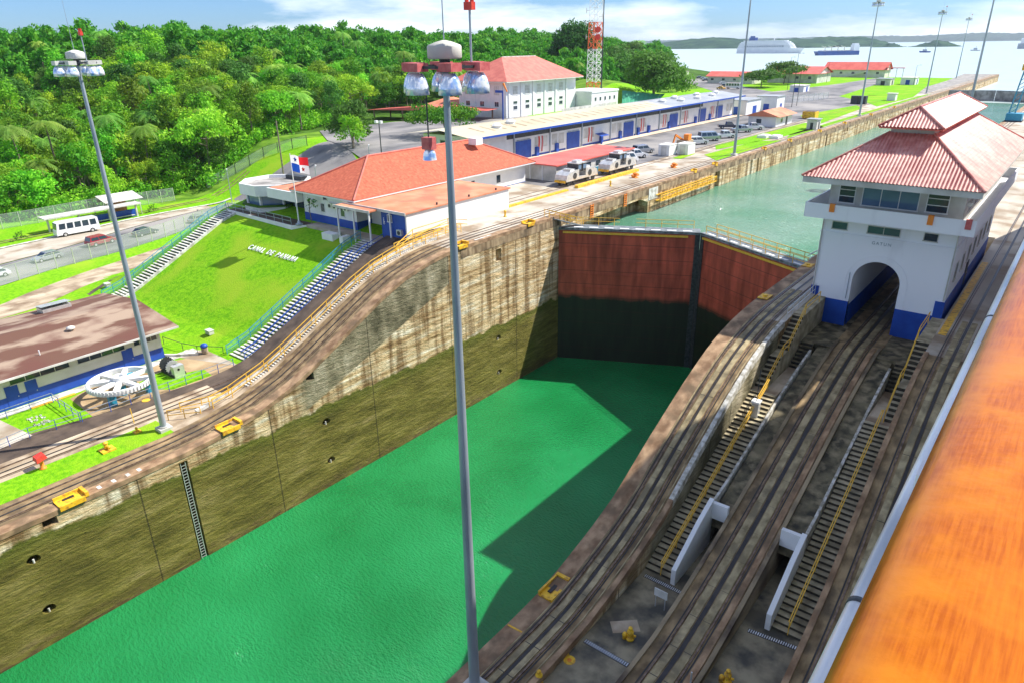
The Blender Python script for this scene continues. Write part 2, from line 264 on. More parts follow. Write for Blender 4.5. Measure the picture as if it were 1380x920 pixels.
def water_mat(name, deep, rough, bscale, bstr, spec=.5, c2=None):
    m = bpy.data.materials.new(name); m.use_nodes = True; nt = m.node_tree; N = nt.nodes; L = nt.links; b = N['Principled BSDF']
    b.inputs['Roughness'].default_value = rough; b.inputs['Specular IOR Level'].default_value = spec; b.inputs['IOR'].default_value = 1.33
    g = N.new('ShaderNodeNewGeometry'); mp = N.new('ShaderNodeMapping'); mp.inputs['Rotation'].default_value = (0, 0, .5); mp.inputs['Scale'].default_value = (1, 1.9, 1)
    L.new(g.outputs['Position'], mp.inputs[0])
    n = N.new('ShaderNodeTexNoise'); n.inputs['Scale'].default_value = bscale; n.inputs['Detail'].default_value = 5; n.inputs['Roughness'].default_value = .6; L.new(mp.outputs[0], n.inputs[0])
    bp = N.new('ShaderNodeBump'); bp.inputs['Strength'].default_value = bstr; bp.inputs['Distance'].default_value = .35; L.new(n.outputs[0], bp.inputs['Height']); L.new(bp.outputs[0], b.inputs['Normal'])
    n2 = N.new('ShaderNodeTexNoise'); n2.inputs['Scale'].default_value = .06; n2.inputs['Detail'].default_value = 5; L.new(g.outputs['Position'], n2.inputs[0])
    r = N.new('ShaderNodeValToRGB'); r.color_ramp.elements[0].position = .3; r.color_ramp.elements[1].position = .7
    r.color_ramp.elements[0].color = (*deep, 1); r.color_ramp.elements[1].color = (*(c2 or deep), 1); L.new(n2.outputs[0], r.inputs[0]); L.new(r.outputs[0], b.inputs['Base Color'])
    return m
M['water_low'] = water_mat('lock_water', (.003, .14, .030), .05, 2.2, .6, spec=1.0, c2=(.018, .28, .085))
M['water_high'] = water_mat('upper_water', (.06, .25, .14), .08, 1.3, 1.0, spec=1.0, c2=(.22, .36, .29))
M['lake'] = water_mat('lake_water', (.42, .52, .49), .3, .35, .4, c2=(.50, .58, .55))

def tile_mat():
    m = mat('control_tiles', (.52, .17, .135), (.70, .33, .27), 1.8, 0.42, detail=12, c3=(.42, .11, .09), scale3=.5, spec=.6)
    nt = m.node_tree; N = nt.nodes; L = nt.links; b = N['Principled BSDF']
    g = N.new('ShaderNodeNewGeometry'); sp = N.new('ShaderNodeSeparateXYZ'); L.new(g.outputs['Position'], sp.inputs[0])
    s = N.new('ShaderNodeMath'); s.operation = 'MULTIPLY'; s.inputs[1].default_value = 6.2; L.new(sp.outputs[2], s.inputs[0])
    f = N.new('ShaderNodeMath'); f.operation = 'FRACT'; L.new(s.outputs[0], f.inputs[0])
    bp = N.new('ShaderNodeBump'); bp.inputs['Strength'].default_value = .6; bp.inputs['Distance'].default_value = .05; L.new(f.outputs[0], bp.inputs['Height']); L.new(bp.outputs[0], b.inputs['Normal'])
    return m
M['tiles'] = tile_mat()
def wood_mat():
    m = mat('varnished_wood', (.36, .078, .002), (.50, .135, .004), 5.0, 0.26, .03, detail=12, stretch=(46, 2.6, 46), lo=.32, hi=.64, c3=(.56, .175, .008), scale3=7.0, coat=.0, spec=.2, bscale=40)
    return m
M['wood'] = wood_mat()
def fence_mat(name, col, a):
    m = bpy.data.materials.new(name); m.use_nodes = True; nt = m.node_tree; b = nt.nodes['Principled BSDF']
    b.inputs['Base Color'].default_value = (*col, 1); b.inputs['Metallic'].default_value = .3; b.inputs['Roughness'].default_value = .5
    b.inputs['Alpha'].default_value = a; return m
M['chainlink'] = fence_mat('chainlink', (.55, .60, .62), .30)
M['greenmesh'] = fence_mat('railing_mesh', (.10, .55, .42), .26)

# ------------------------------------------------------------------ mesh helper
class MB:
    def __init__(s): s.v = []; s.f = []; s.m = []
    def add(s, vs, fs, mi=0):
        n = len(s.v); s.v += [tuple(map(float, v)) for v in vs]; s.f += [tuple(i+n for i in f) for f in fs]; s.m += [mi]*len(fs); return s
    def box(s, x0, x1, y0, y1, z0, z1, mi=0):
        return s.add([(x0, y0, z0), (x1, y0, z0), (x1, y1, z0), (x0, y1, z0), (x0, y0, z1), (x1, y0, z1), (x1, y1, z1), (x0, y1, z1)],
              [(0, 3, 2, 1), (4, 5, 6, 7), (0, 1, 5, 4), (1, 2, 6, 5), (2, 3, 7, 6), (3, 0, 4, 7)], mi)
    def quad(s, a, b, c, d, mi=0): return s.add([a, b, c, d], [(0, 1, 2, 3)], mi)
    def beam(s, p, q, w=.06, h=None, mi=0):
        h = h or w; p = Vector(p); q = Vector(q); d = (q-p)
        if d.length < 1e-6: return s
        d.normalize(); up = Vector((0, 0, 1)) if abs(d.z) < .95 else Vector((1, 0, 0))
        r = d.cross(up).normalized()*w/2; u = r.cross(d).normalized()*h/2
        vs = [p-r-u, p+r-u, p+r+u, p-r+u, q-r-u, q+r-u, q+r+u, q-r+u]
        return s.add(vs, [(0, 1, 2, 3), (7, 6, 5, 4), (0, 4, 5, 1), (1, 5, 6, 2), (2, 6, 7, 3), (3, 7, 4, 0)], mi)
    def cyl(s, p, q, r0, r1=None, n=10, mi=0, caps=True):
        r1 = r0 if r1 is None else r1; p = Vector(p); q = Vector(q); d = (q-p).normalized()
        up = Vector((0, 0, 1)) if abs(d.z) < .95 else Vector((1, 0, 0)); a = d.cross(up).normalized(); b = d.cross(a)
        vs = []
        for c, r in ((p, r0), (q, r1)):
            for i in range(n):
                t = 2*PI*i/n; vs.append(c+a*(r*math.cos(t))+b*(r*math.sin(t)))
        fs = [(i, (i+1) % n, n+(i+1) % n, n+i) for i in range(n)]
        if caps: fs += [tuple(range(n))[::-1], tuple(range(n, 2*n))]
        return s.add(vs, fs, mi)
    def lathe(s, c, prof, n=14, mi=0):
        vs = []; fs = []
        for r, z in prof:
            for i in range(n): t = 2*PI*i/n; vs.append((c[0]+r*math.cos(t), c[1]+r*math.sin(t), c[2]+z))
        for k in range(len(prof)-1):
            for i in range(n): fs.append((k*n+i, k*n+(i+1) % n, (k+1)*n+(i+1) % n, (k+1)*n+i))
        fs += [tuple(range(n))[::-1], tuple(range((len(prof)-1)*n, len(prof)*n))]
        return s.add(vs, fs, mi)
    def prism(s, poly, z0, z1, mi=0):
        n = len(poly); vs = [(x, y, z0) for x, y in poly]+[(x, y, z1) for x, y in poly]
        return s.add(vs, [tuple(range(n))[::-1], tuple(range(n, 2*n))]+[(i, (i+1) % n, n+(i+1) % n, n+i) for i in range(n)], mi)
    def hip(s, x0, x1, y0, y1, z0, z1, ra, rb, axis='y', t=.15, mi=0):
        """hip roof; ridge from ra to rb along axis"""
        if axis == 'y': A = ((x0+x1)/2, ra); B = ((x0+x1)/2, rb)
        else: A = (ra, (y0+y1)/2); B = (rb, (y0+y1)/2)
        vs = [(x0, y0, z0), (x1, y0, z0), (x1, y1, z0), (x0, y1, z0), (x0, y0, z0-t), (x1, y0, z0-t), (x1, y1, z0-t), (x0, y1, z0-t), (*A, z1), (*B, z1)]
        if axis == 'y': fs = [(0, 1, 8), (1, 2, 9, 8), (2, 3, 9), (3, 0, 8, 9)]
        else: fs = [(0, 1, 9, 8), (1, 2, 9), (2, 3, 8, 9), (3, 0, 8)]
        return s.add(vs, fs+[(7, 6, 5, 4), (0, 4, 5, 1), (1, 5, 6, 2), (2, 6, 7, 3), (3, 7, 4, 0)], mi)
    def ribbon(s, L, R, mi=0):
        n = len(L); return s.add(list(L)+list(R), [(i, n+i, n+i+1, i+1) for i in range(n-1)], mi)
    def build(s, name, mats, parent=None, smooth=False, local=False):
        me = bpy.data.meshes.new(name); off = Vector((0, 0, 0))
        if parent is not None and not local:
            p = parent
            while p is not None: off += p.location; p = p.parent
        me.from_pydata([tuple(Vector(v)-off) for v in s.v], [], s.f)
        for k in (mats if isinstance(mats, (list, tuple)) else [mats]): me.materials.append(M[k] if isinstance(k, str) else k)
        me.polygons.foreach_set('material_index', s.m)
        if smooth: me.polygons.foreach_set('use_smooth', [True]*len(me.polygons))
        me.validate(); me.update()
        o = bpy.data.objects.new(name, me); COL.objects.link(o)
        if parent is not None: o.parent = parent
        return o
def tag(o, label=None, cat=None, group=None, kind=None):
    if label: o['label'] = label
    if cat: o['category'] = cat
    if group: o['group'] = group
    if kind: o['kind'] = kind
    return o
def thing(name, loc, label, cat, group=None, rz=0):
    o = bpy.data.objects.new(name, None); COL.objects.link(o); o.location = loc; o.rotation_euler = (0, 0, rz); o.empty_display_size = .3
    return tag(o, label, cat, group)
KIDS = {}
def kids(o): return [c for c in bpy.data.objects if c.parent == o]
def dup(root, loc, rz=None, label=None, group=None, scale=None):
    if root.name not in KIDS: KIDS[root.name] = [(c, kids(c)) for c in kids(root)]
    r = root.copy(); COL.objects.link(r); r.location = loc
    if rz is not None: r.rotation_euler = (0, 0, rz)
    if scale: r.scale = (scale,)*3 if not isinstance(scale, tuple) else scale
    if label: r['label'] = label
    if group: r['group'] = group
    for c, gs in KIDS[root.name]:
        k = c.copy(); COL.objects.link(k); k.parent = r
        for g in gs:
            h = g.copy(); COL.objects.link(h); h.parent = k
    return r
def structure(o): o['kind'] = 'structure'; return o

# ------------------------------------------------------------------ level profiles along the lock (y -> z)
H0, H1, WU = 10.84, 20.9, 16.6
Ly = [-90, 22, 25, 29.4, 33, 35.8, 40.4, 45, 48, 51.2, 54, 57.5, 62, 700]; Lz = [10.84, 10.84, 11.0, 11.65, 12.7, 13.9, 16.1, 18.3, 19.45, 20.2, 20.65, 20.85, 20.9, 20.9]
Ry = [-90, 25, 27, 29.4, 33, 36, 40.4, 45.5, 49, 51.5, 54.5, 58, 64, 700]; Rz = [10.84, 10.84, 10.95, 11.35, 12.2, 13.2, 15.5, 17.9, 19.3, 20.0, 20.5, 20.8, 20.9, 20.9]
Sy = [-90, 31, 33.5, 36, 54.0, 56.5, 59, 700]; Sz = [10.84, 10.84, 11.0, 11.5, 19.7, 20.5, 20.9, 20.9]
Cy = [-90]+list(np.linspace(28, 59, 14))+[95, 97, 700]
_t = np.clip((np.array(Cy[1:15])-28)/31, 0, 1); Cz = [10.84]+list(10.84+7.66*(_t*_t*(3-2*_t)*.5+_t*.5))+[18.5, 20.9, 20.9]
def pf(ys, zs): return lambda y: float(np.interp(y, ys, zs))
PL_, PR_, PS_, PC_ = pf(Ly, Lz), pf(Ry, Rz), pf(Sy, Sz), pf(Cy, Cz)
def sm(t): t = min(1, max(0, t)); return t*t*(3-2*t)
YS = sorted(set([-90, -40, 0, 10, 18]+[round(22+i*1.25, 2) for i in range(33)]+[64, 70, 78, 84, 90, 95, 97, 100, 130, 200, 300, 400, 545]))
def strip(mb, x0, x1, P, y0, y1, dz=0.0, mi=0, thick=None):
    ys = [y0]+[y for y in YS if y0 < y < y1]+[y1]
    if thick is None: return mb.ribbon([(x0, y, P(y)+dz) for y in ys], [(x1, y, P(y)+dz) for y in ys], mi)
    for a, b in zip(ys[:-1], ys[1:]):
        za, zb = P(a)+dz, P(b)+dz
        if callable(thick): ta, tb = thick(a), thick(b)
        else: ta, tb = za-thick, zb-thick
        vs = [(x0, a, za), (x1, a, za), (x1, b, zb), (x0, b, zb), (x0, a, ta), (x1, a, ta), (x1, b, tb), (x0, b, tb)]
        fs = [(0, 1, 2, 3), (0, 3, 7, 4), (1, 5, 6, 2)]
        if a == y0: fs.append((0, 4, 5, 1))
        if b == y1: fs.append((3, 2, 6, 7))
        mb.add(vs, fs, mi)
    return mb
# ================================================================== SETTING: terrain and water
LAWN = pf([-90, 35, 38, 52.5, 55, 58, 62, 700], [10.84, 10.84, 11.5, 18.6, 19.4, 20.0, 20.9, 20.9])
def ground(x, y):
    hw = H0+(H1-H0)*sm((y-78)/30)
    a = sm((x+57)/9.0)
    z = LAWN(y)*a+hw*(1-a)
    n = 2.2*math.sin(x*.031+1)*math.sin(y*.023)+1.2*math.sin(x*.09+y*.05)
    hill = (15+n)*sm((-x-116-max(0, y-150)*.10)/130)*(1-.6*sm((y-420)/200))
    if x < -112: z += hill
    d = math.hypot(x+112, y-262); z += 8*sm((36-d)/36)
    ys = 488 if x > -95 else 488+(-95-x)*.42
    if x < -420: ys += (-420-x)*1.5
    z -= 14*sm((y-ys)/28)
    return z
def build_terrain():
    xs = [-12+(-2)*i for i in range(25)]+[-62-5*i for i in range(16)]+[-145-20*i for i in range(40)]
    ys = [-90+5*i for i in range(24)]+[30+1.5*i for i in range(22)]+[63+4*i for i in range(16)]+[127+12*i for i in range(40)]+[620, 680, 760, 900, 1100, 1500]
    mb = MB(); nx = len(xs)
    vs = [(x, y, ground(x, y)) for y in ys for x in xs]
    fs = [(j*nx+i, (j+1)*nx+i, (j+1)*nx+i+1, j*nx+i+1) for j in range(len(ys)-1) for i in range(nx-1)]
    fs = [f[::-1] for f in fs]
    mi = []
    for f in fs:
        cx = sum(vs[i][0] for i in f)/4; cyy = sum(vs[i][1] for i in f)/4
        far = cx < -114-max(0, cyy-150)*.10
        mi.append(1 if far else (2 if cx < -104 and cyy > 70 else 0))
    mb.add(vs, fs); mb.m = mi
    structure(mb.build('ground', ['grass', 'forest_floor', 'rough_grass']))
build_terrain()
# one wide sheet of low land under everything on the east side
structure(MB().box(86.5, 900, -400, 480, -12, 10.8).build('ground', 'grass'))
structure(MB().box(90, 900, -400, 480, 10.8, 20.8).build('ground', 'grass'))
# bed of the canal and the lake
structure(MB().box(-5200, 4200, -500, 6300, -14, -13).build('ground', 'forest_floor'))

def poly_sheet(name, pts, z, m, kind=True):
    if isinstance(z, (int, float)): P = [(x, y, z) for x, y in pts]
    else: P = [(x, y, z(x, y)) for x, y in pts]
    o = MB().add(P, [tuple(range(len(P)))]).build(name, m)
    if o.data.polygons and o.data.polygons[0].normal.z < 0: o.data.flip_normals()
    return structure(o) if kind else o
def drape(name, Lp, Rp, m, dz=.03, nc=12, seg=1.6):
    def samp(P, n):
        P = [Vector(p) for p in P]; out = []
        d = [0]
        for a, b in zip(P[:-1], P[1:]): d.append(d[-1]+(b-a).length)
        for k in range(n+1):
            t = d[-1]*k/n
            i = max(j for j in range(len(d)) if d[j] <= t+1e-9); i = min(i, len(P)-2)
            out.append(P[i].lerp(P[i+1], (t-d[i])/max(1e-6, d[i+1]-d[i])))
        return out
    ln = max(sum((Vector(b)-Vector(a)).length for a, b in zip(Q[:-1], Q[1:])) for Q in (Lp, Rp))
    n = max(2, int(ln/seg)); A = samp(Lp, n); B = samp(Rp, n); mb = MB(); vs = []
    for a, b in zip(A, B):
        for k in range(nc+1):
            p = a.lerp(b, k/nc); vs.append((p.x, p.y, ground(p.x, p.y)+dz))
    w = nc+1
    mb.add(vs, [(i*w+k, i*w+k+1, (i+1)*w+k+1, (i+1)*w+k) for i in range(n) for k in range(nc)])
    o = mb.build(name, m)
    if o.data.polygons[0].normal.z < 0: o.data.flip_normals()
    return structure(o)
# water
poly_sheet('lock_water', [(-1.5, -90), (34.5, -90), (34.5, 78), (17, 86.5), (-1.5, 78)], 0.0, 'water_low')
poly_sheet('upper_lock_water', [(-14, 78), (0, 78), (16.75, 86), (33.8, 78), (33.8, 366), (-14, 366)], WU, 'water_high')
poly_sheet('ship_lane_water', [(51, -300), (87, -300), (87, 700), (51, 700)], 10.5, 'water_high')
poly_sheet('lake', [(-5200, 480), (-30, 480), (-30, 366), (34, 366), (34, 548), (51.8, 548), (51.8, 701), (4200, 701), (4200, 6200), (-5200, 6200)], WU+.05, 'lake')

# ================================================================== SETTING: left lock wall
def boolean(o, cutters):
    import bmesh
    for c in cutters:
        bm = bmesh.new(); bm.from_mesh(c.data); bmesh.ops.recalc_face_normals(bm, faces=bm.faces); bm.to_mesh(c.data); bm.free()
    for c in cutters:
        m = o.modifiers.new('b', 'BOOLEAN'); m.operation = 'DIFFERENCE'; m.solver = 'EXACT'; m.object = c
    dg = bpy.context.evaluated_depsgraph_get(); dg.update()
    me = bpy.data.meshes.new_from_object(o.evaluated_get(dg)); o.modifiers.clear(); o.data = me
    for c in cutters: bpy.data.objects.remove(c, do_unlink=True)
    return o
def side_wall(x0, x1, P, y0, y1, zb, name, m='wall'):
    ys = [y0]+[y for y in YS if y0 < y < y1]+[y1]; n = len(ys); vs = []
    for x in (x0, x1):
        vs += [(x, y, P(y)-.03) for y in ys]+[(x, y, zb) for y in ys]
    fs = []
    o = 2*n
    for i in range(n-1):
        fs += [(i, i+1, n+i+1, n+i), (o+i, o+n+i, o+n+i+1, o+i+1), (i, o+i, o+i+1, i+1), (n+i, n+i+1, o+n+i+1, o+n+i)]
    fs += [(0, n, o+n, o), (n-1, o+n-1, o+2*n-1, 2*n-1)]
    ob = MB().add(vs, fs).build(name, m)
    import bmesh
    bm = bmesh.new(); bm.from_mesh(ob.data); bmesh.ops.recalc_face_normals(bm, faces=bm.faces); bm.to_mesh(ob.data); bm.free()
    return ob
lw = side_wall(-2.6, 0, PL_, -90, 545, -13, 'lock_wall')
cut = []
for y, z, r in [(9.8, 7.7, .42), (9.7, 3.1, .42), (36.2, 7.4, .42), (36.2, 2.9, .42), (63.4, 7.4, .42), (63.4, 2.6, .42), (-16, 7.6, .42), (-16, 3, .42)]:
    mb = MB(); vs = []
    n = 14; pr = [(r*1.15*math.cos(2*PI*i/n), r*math.sin(2*PI*i/n)*(1 if i <= 7 else .75)) for i in range(n)]
    vs = [(x, y+a, z+b) for x in (.5, -.75) for a, b in pr]
    cut.append(mb.add(vs, [tuple(range(n)), tuple(range(n, 2*n))[::-1]]+[(i, n+i, n+(i+1) % n, (i+1) % n) for i in range(n)]).build('cutter', 'groove'))
def bcut(y0, y1, z0, z1, d=.8): cut.append(MB().box(-d, .6, y0, y1, z0, z1).build('cutter', 'groove'))
bcut(63.3, 64.3, 17.5, 19.1); bcut(34.6, 35.5, 12.5, 13.35); bcut(11.0, 12.0, 9.75, 10.45, 1.4); bcut(58.6, 59.5, 19.6, 20.35)
bcut(21.35, 22.1, -3, 10.1, 1.3)
cut.append(MB().add([(-2.3, 80, 3), (.6, 80, 3), (.6, 101.5, 3), (-2.3, 101.5, 3), (-2.3, 80, 18.2), (.6, 80, 18.2), (.6, 86, 18.9), (-2.3, 86, 18.9), (.6, 99.0, 19.2), (-2.3, 99.0, 19.2), (.6, 101.5, 18.4), (-2.3, 101.5, 18.4)],
    [(0, 1, 2, 3), (0, 4, 5, 1), (4, 7, 6, 5), (7, 9, 8, 6), (9, 11, 10, 8), (11, 3, 2, 10), (1, 5, 6, 8, 10, 2), (0, 3, 11, 9, 7, 4)]).build('cutter', 'groove'))
bcut(127.5, 129.5, 3, 20.0, 1.0); bcut(145, 146, 3, 19.8, 1.0); bcut(148.5, 149.5, 3, 19.8, 1.0); bcut(196, 197, 3, 20)
for y in (215, 236, 262, 292, 330): bcut(y, y+1.0, 18.5, 20.1)
boolean(lw, cut)
tag(lw, 'long stained concrete lock wall with green algae along the left of the chamber', 'lock wall')
M['quay_band'] = mat('quay_band', (.16, .10, .05), (.46, .34, .20), 1.2, .85, .4, detail=10, stretch=(1, 1, .12), c3=(.10, .07, .04), scale3=.5)
strip(MB(), -.2, .035, PL_, 57, 545, -.43, 0, .95).build('quay_band', 'quay_band', lw)
MB().box(-.15, .07, 101.6, 104.6, 18.6, 20.46).build('repair_panel', 'wornwhite', lw)
cp = strip(MB(), -1.05, .05, PL_, -90, 545, 0, 0, .42).build('coping', 'coping', lw)
# white painted distance marks and lighter patches keep to the coping
mk = MB()
for y in (15.2, 16.3, 17.4, 18.3): mk.box(-.75, -.25, y, y+.28, 10.845, 10.85)
mk.box(-.6, -.35, 60.0, 63.0, 20.93, 20.935)
mk.build('painted_mark', 'wornwhite', lw)
mk = MB()
for y in (12.2, 24.6, 31.5): mk.beam((-.95, y, PL_(y)+.004), (0, y+.5, PL_(y)+.006), .12, .004)
mk.build('expansion_joint', 'groove', lw)
# mooring ladder in its slot
lad = thing('wall_ladder', (-.1, 21.72, 0), 'thin steel ladder down the dark slot in the algae covered lock wall', 'ladder')
b = MB()
for s in (-.2, .2): b.beam((-.12, 21.72+s, -.5), (-.12, 21.72+s, 10.0), .05)
b.build('rail', 'silver', lad)
b = MB()
for k in range(34): b.beam((-.12, 21.52, .1+k*.29), (-.12, 21.92, .1+k*.29), .04)
tag(b.build('rung', 'silver', lad), 'close set steel rungs')
# bollard hooks in the round recesses
for i, (y, z, w) in enumerate([(9.8, 7.7, 'upper recess at the left end of the wall'), (9.7, 3.1, 'lower recess at the left end of the wall'), (36.2, 7.4, 'upper recess under the ramp'), (36.2, 2.9, 'lower recess under the ramp'), (63.4, 7.4, 'upper recess next to the lock gate'), (63.4, 2.6, 'lower recess next to the lock gate')]):
    b = MB(); b.cyl((-.5, y, z-.28), (-.08, y, z-.28), .05, n=8); b.cyl((-.12, y, z-.42), (-.12, y, z+.02), .07, n=8)
    tag(b.build('mooring_hook', 'wornwhite'), 'pale mooring hook in the round '+w, 'mooring hook', 'mooring hooks in the lock wall')

# top surfaces of the left bank
def surf(name, x0, x1, P, y0, y1, m, dz=0.0): return structure(strip(MB(), x0, x1, P, y0, y1, dz).build(name, m))
surf('quay', -4.05, -1.05, PL_, -90, 56, 'track_bed', -.005); surf('quay', -4.05, -1.05, PL_, 56, 545, 'concrete', -.005)
surf('grass_verge', -7.4, -4.05, PL_, -90, 23.2, 'grass', 0.0)
surf('pavement', -5.2, -4.05, PL_, 23.2, 62, 'pale_bed', -.004)
surf('pavement', -7.4, -5.2, PS_, 23.2, 62, 'pale_bed', -.006)
surf('quay', -10.6, -7.4, PS_, -90, 30, 'pale_bed', -.002); surf('quay', -10.6, -7.4, PS_, 30, 62, 'dark_asphalt', -.002)
surf('road', -12.05, -10.6, PS_, -90, 62, 'dark_asphalt', .014)
o = side_wall(-5.2, -4.9, PL_, 23.2, 62, 8, 'retaining_wall', 'pale_bed'); tag(o, 'low pale retaining wall under the yellow handrail of the ramp', 'wall')
o = strip(MB(), -5.45, -5.1, PL_, 26, 60, .32, 0, .36).build('kerb', 'wornwhite', o)
poly_sheet('road', [(-12.05, -90), (-16, -90), (-15, 12), (-13.0, 20), (-12.6, 24), (-12.05, 30)], H0+.012, 'dark_asphalt')
poly_sheet('pavement', [(-12.05, 28), (-12.6, 24), (-13.0, 20), (-18.6, 20.2), (-20, 24), (-19.5, 30), (-17.5, 34.6), (-16.0, 35.4), (-12.05, 35.4)], H0+.008, mat('sand_pavement', (.30, .20, .10), (.48, .35, .20), .5, .9, .2, detail=9))
poly_sheet('grass_verge', [(-15.3, 29.8), (-17.6, 30.5), (-17.3, 27.2), (-16.0, 24.6), (-12.4, 27.4), (-12.3, 31.5), (-14.4, 31.8)], H0+.02, 'grass')
poly_sheet('pavement', [(-20.7, -30), (-19.6, -30), (-19.4, 34), (-20.7, 34)], H0+.025, 'wornwhite')
poly_sheet('pavement', [(-19.2, 12.0), (-19.3, 14.4), (-13.6, 15.2), (-13.3, 12.4)], H0+.03, 'concrete')
poly_sheet('pavement', [(-12.5, 34.4), (-19.8, 31.6), (-21, 33.3), (-18.9, 34.6), (-16.4, 36), (-12.4, 36.1)], H0+.02, 'concrete')
# upper terrace paving
poly_sheet('pavement', [(-4.05, 62), (-4.05, 130), (-20, 130), (-21, 93), (-18.7, 93), (-18.7, 76), (-17, 76), (-17, 62)], H1+.018, 'concrete')
poly_sheet('pavement', [(-12, 62), (-12, 545), (-4.05, 545), (-4.05, 62)], H1-.012, 'concrete')
poly_sheet('road', [(-12, 130), (-34, 130), (-34, 300), (-12, 300)], H1+.02, 'asphalt')
poly_sheet('pavement', [(-12, 92), (-34.5, 92), (-34.5, 130.3), (-12, 130.3)], H1+.03, 'asphalt')
poly_sheet('pavement', [(-34.5, 108), (-31.6, 108), (-31.6, 225), (-34.5, 225)], H1+.14, mat('apron', (.55, .42, .30), (.70, .58, .45), .4, .9))
for pts in ([(-7.2, 138), (-2.0, 132), (-2.0, 168), (-6.2, 164)], [(-11, 152), (-8.2, 146), (-4, 176), (-2, 200), (-5, 205), (-9.5, 208)], [(-17.2, 228), (-13.0, 274), (-8.2, 263), (-5.2, 205), (-9.8, 214)],
            [(-30, 315), (-38, 416), (-23.3, 430.7), (-13.5, 399.2), (-4.6, 322.3), (-6.0, 272.2), (-14.0, 290)], [(-10.5, 130), (-8.4, 130), (-9.2, 138), (-11.3, 140)], [(-2.2, 172), (-4.2, 180), (-4.0, 330), (-2.2, 345)]):
    poly_sheet('grass_verge', pts, H1+.03, 'grass')
poly_sheet('road', [(-63, 331), (-60, 347), (-54.8, 408), (-53, 470), (-45, 470), (-38, 416), (-30, 315), (-17, 294), (-14.5, 262), (-19, 249), (-34, 240), (-50, 262)], H1+.04, 'asphalt')
poly_sheet('road', [(-50, 262), (-63, 331), (-150, 440), (-175, 470), (-190, 460), (-140, 400), (-84, 318), (-70, 262)], H1+.035, 'asphalt')
poly_sheet('pier_head', [(-12, 345), (-4.05, 345), (-4.05, 545), (-19, 548), (-14, 454)], H1+.02, 'flat_roof')
o = MB().prism([(-2.0, 343), (-2.0, 546), (-19, 549), (-14, 454), (-13, 430)], 2, H1-.02).build('approach_pier', 'pier_concrete'); tag(o, 'long grey concrete approach pier running out into the lake', 'pier')
poly_sheet('pavement', [(-111, 150), (-50, 150), (-50, 222), (-82, 226), (-82, 190), (-111, 176)], H1+.025, 'asphalt')
for x_, y_, lb_ in ((-5.6, 107, 'squat orange red valve on the terrace between the tracks'), (-4.9, 120, 'small yellow valve on the terrace beyond the orange one'), (-5.2, 71.5, 'small yellow post on the terrace near the yellow mooring chock'), (-5.0, 98, 'small yellow post on the terrace abreast of the first locomotive')):
    b = MB(); r_ = .55 if 'orange' in lb_ else .22; b.lathe((x_, y_, H1), [(r_, 0), (r_, .1), (r_*.6, .2), (r_*.6, .6), (r_*.8, .65), (r_*.8, .8), (r_*.2, .95)], 12)
    if r_ > .5: b.cyl((x_-.2, y_-.7, H1+.4), (x_+.1, y_+.9, H1+.45), .22, n=10)
    tag(b.build('valve_post', 'orange' if r_ > .5 else 'yellow'), lb_, 'valve')
# roads of the low ground at the left
drape('road', [(-60, -60), (-63, 5), (-65, 28.6), (-68.4, 37.4), (-70.3, 48.4), (-73.4, 57.3), (-79.0, 70), (-80, 79), (-72, 88), (-66, 98)],
      [(-76, -60), (-75.5, 5), (-76.5, 28), (-80, 42), (-82, 48), (-85, 55), (-87, 62), (-90, 76), (-92, 84), (-90, 100), (-92, 112)], 'asphalt', .07)
drape('road', [(-76.3, -60), (-75.8, 5), (-76.8, 28), (-80.2, 42), (-82.2, 48), (-85.2, 55), (-87.2, 62), (-90, 76)],
      [(-88, -60), (-87.8, 5), (-88, 30), (-89.2, 43), (-91.4, 53), (-92.3, 59), (-92.7, 67), (-92.5, 76)], 'concrete', .11)
drape('road', [(-62, 98), (-56, 112), (-55, 150), (-58, 185)], [(-93, 110), (-112, 122), (-112, 150), (-88, 172)], 'asphalt', .16)
kb = drape('kerb', [(-88, -60), (-88, 30), (-89.2, 43), (-91.4, 53), (-92.3, 59), (-92.7, 67), (-92.2, 82)],
      [(-88.8, -60), (-88.8, 30), (-90, 43), (-92.2, 53), (-93.1, 59), (-93.5, 67), (-93, 82)], 'wornwhite', .2, 2)
drape('path', [(-54.5, -60), (-55.2, 0), (-55.6, 25.7), (-58.4, 30.1), (-62.1, 38.6), (-65.2, 48.2), (-69.5, 60.6), (-71, 66)],
      [(-48.5, -60), (-49, 0), (-49.6, 24), (-50.5, 28.6), (-54.8, 35.9), (-57.5, 43.1), (-61, 52.6), (-66, 61)], 'pale_bed', .03)
drape('ditch', [(-50.9, 34.8), (-53.4, 38.6), (-56, 42.4), (-62.1, 52.5)], [(-49.9, 34.8), (-52.2, 38.6), (-54.6, 42.4), (-61, 52.5)], 'dark_asphalt', .04)
for dx in (0, 1.5):
    drape('path', [(-95.3+dx, -60), (-95+dx, 38), (-96+dx, 50), (-98.6+dx, 62), (-100+dx, 80), (-101.5+dx, 92)], [(-94.8+dx, -60), (-94.5+dx, 38), (-95.5+dx, 50), (-98.1+dx, 62), (-99.5+dx, 80), (-101.0+dx, 92)], 'track_bed', .08, 2)

# ================================================================== central pier
pier = side_wall(33.5, 37.3, PR_, -90, 560, -13, 'central_pier')
tag(pier, 'broad stained concrete pier between the two lock lanes with ramps and stairs', 'pier')
side_wall(47.6, 52.0, PR_, -90, 560, -13, 'ship_side_wall').parent = pier
MB().box(37.3, 47.6, -90, 60, -13, 10.45).build('deck', 'deck', pier)
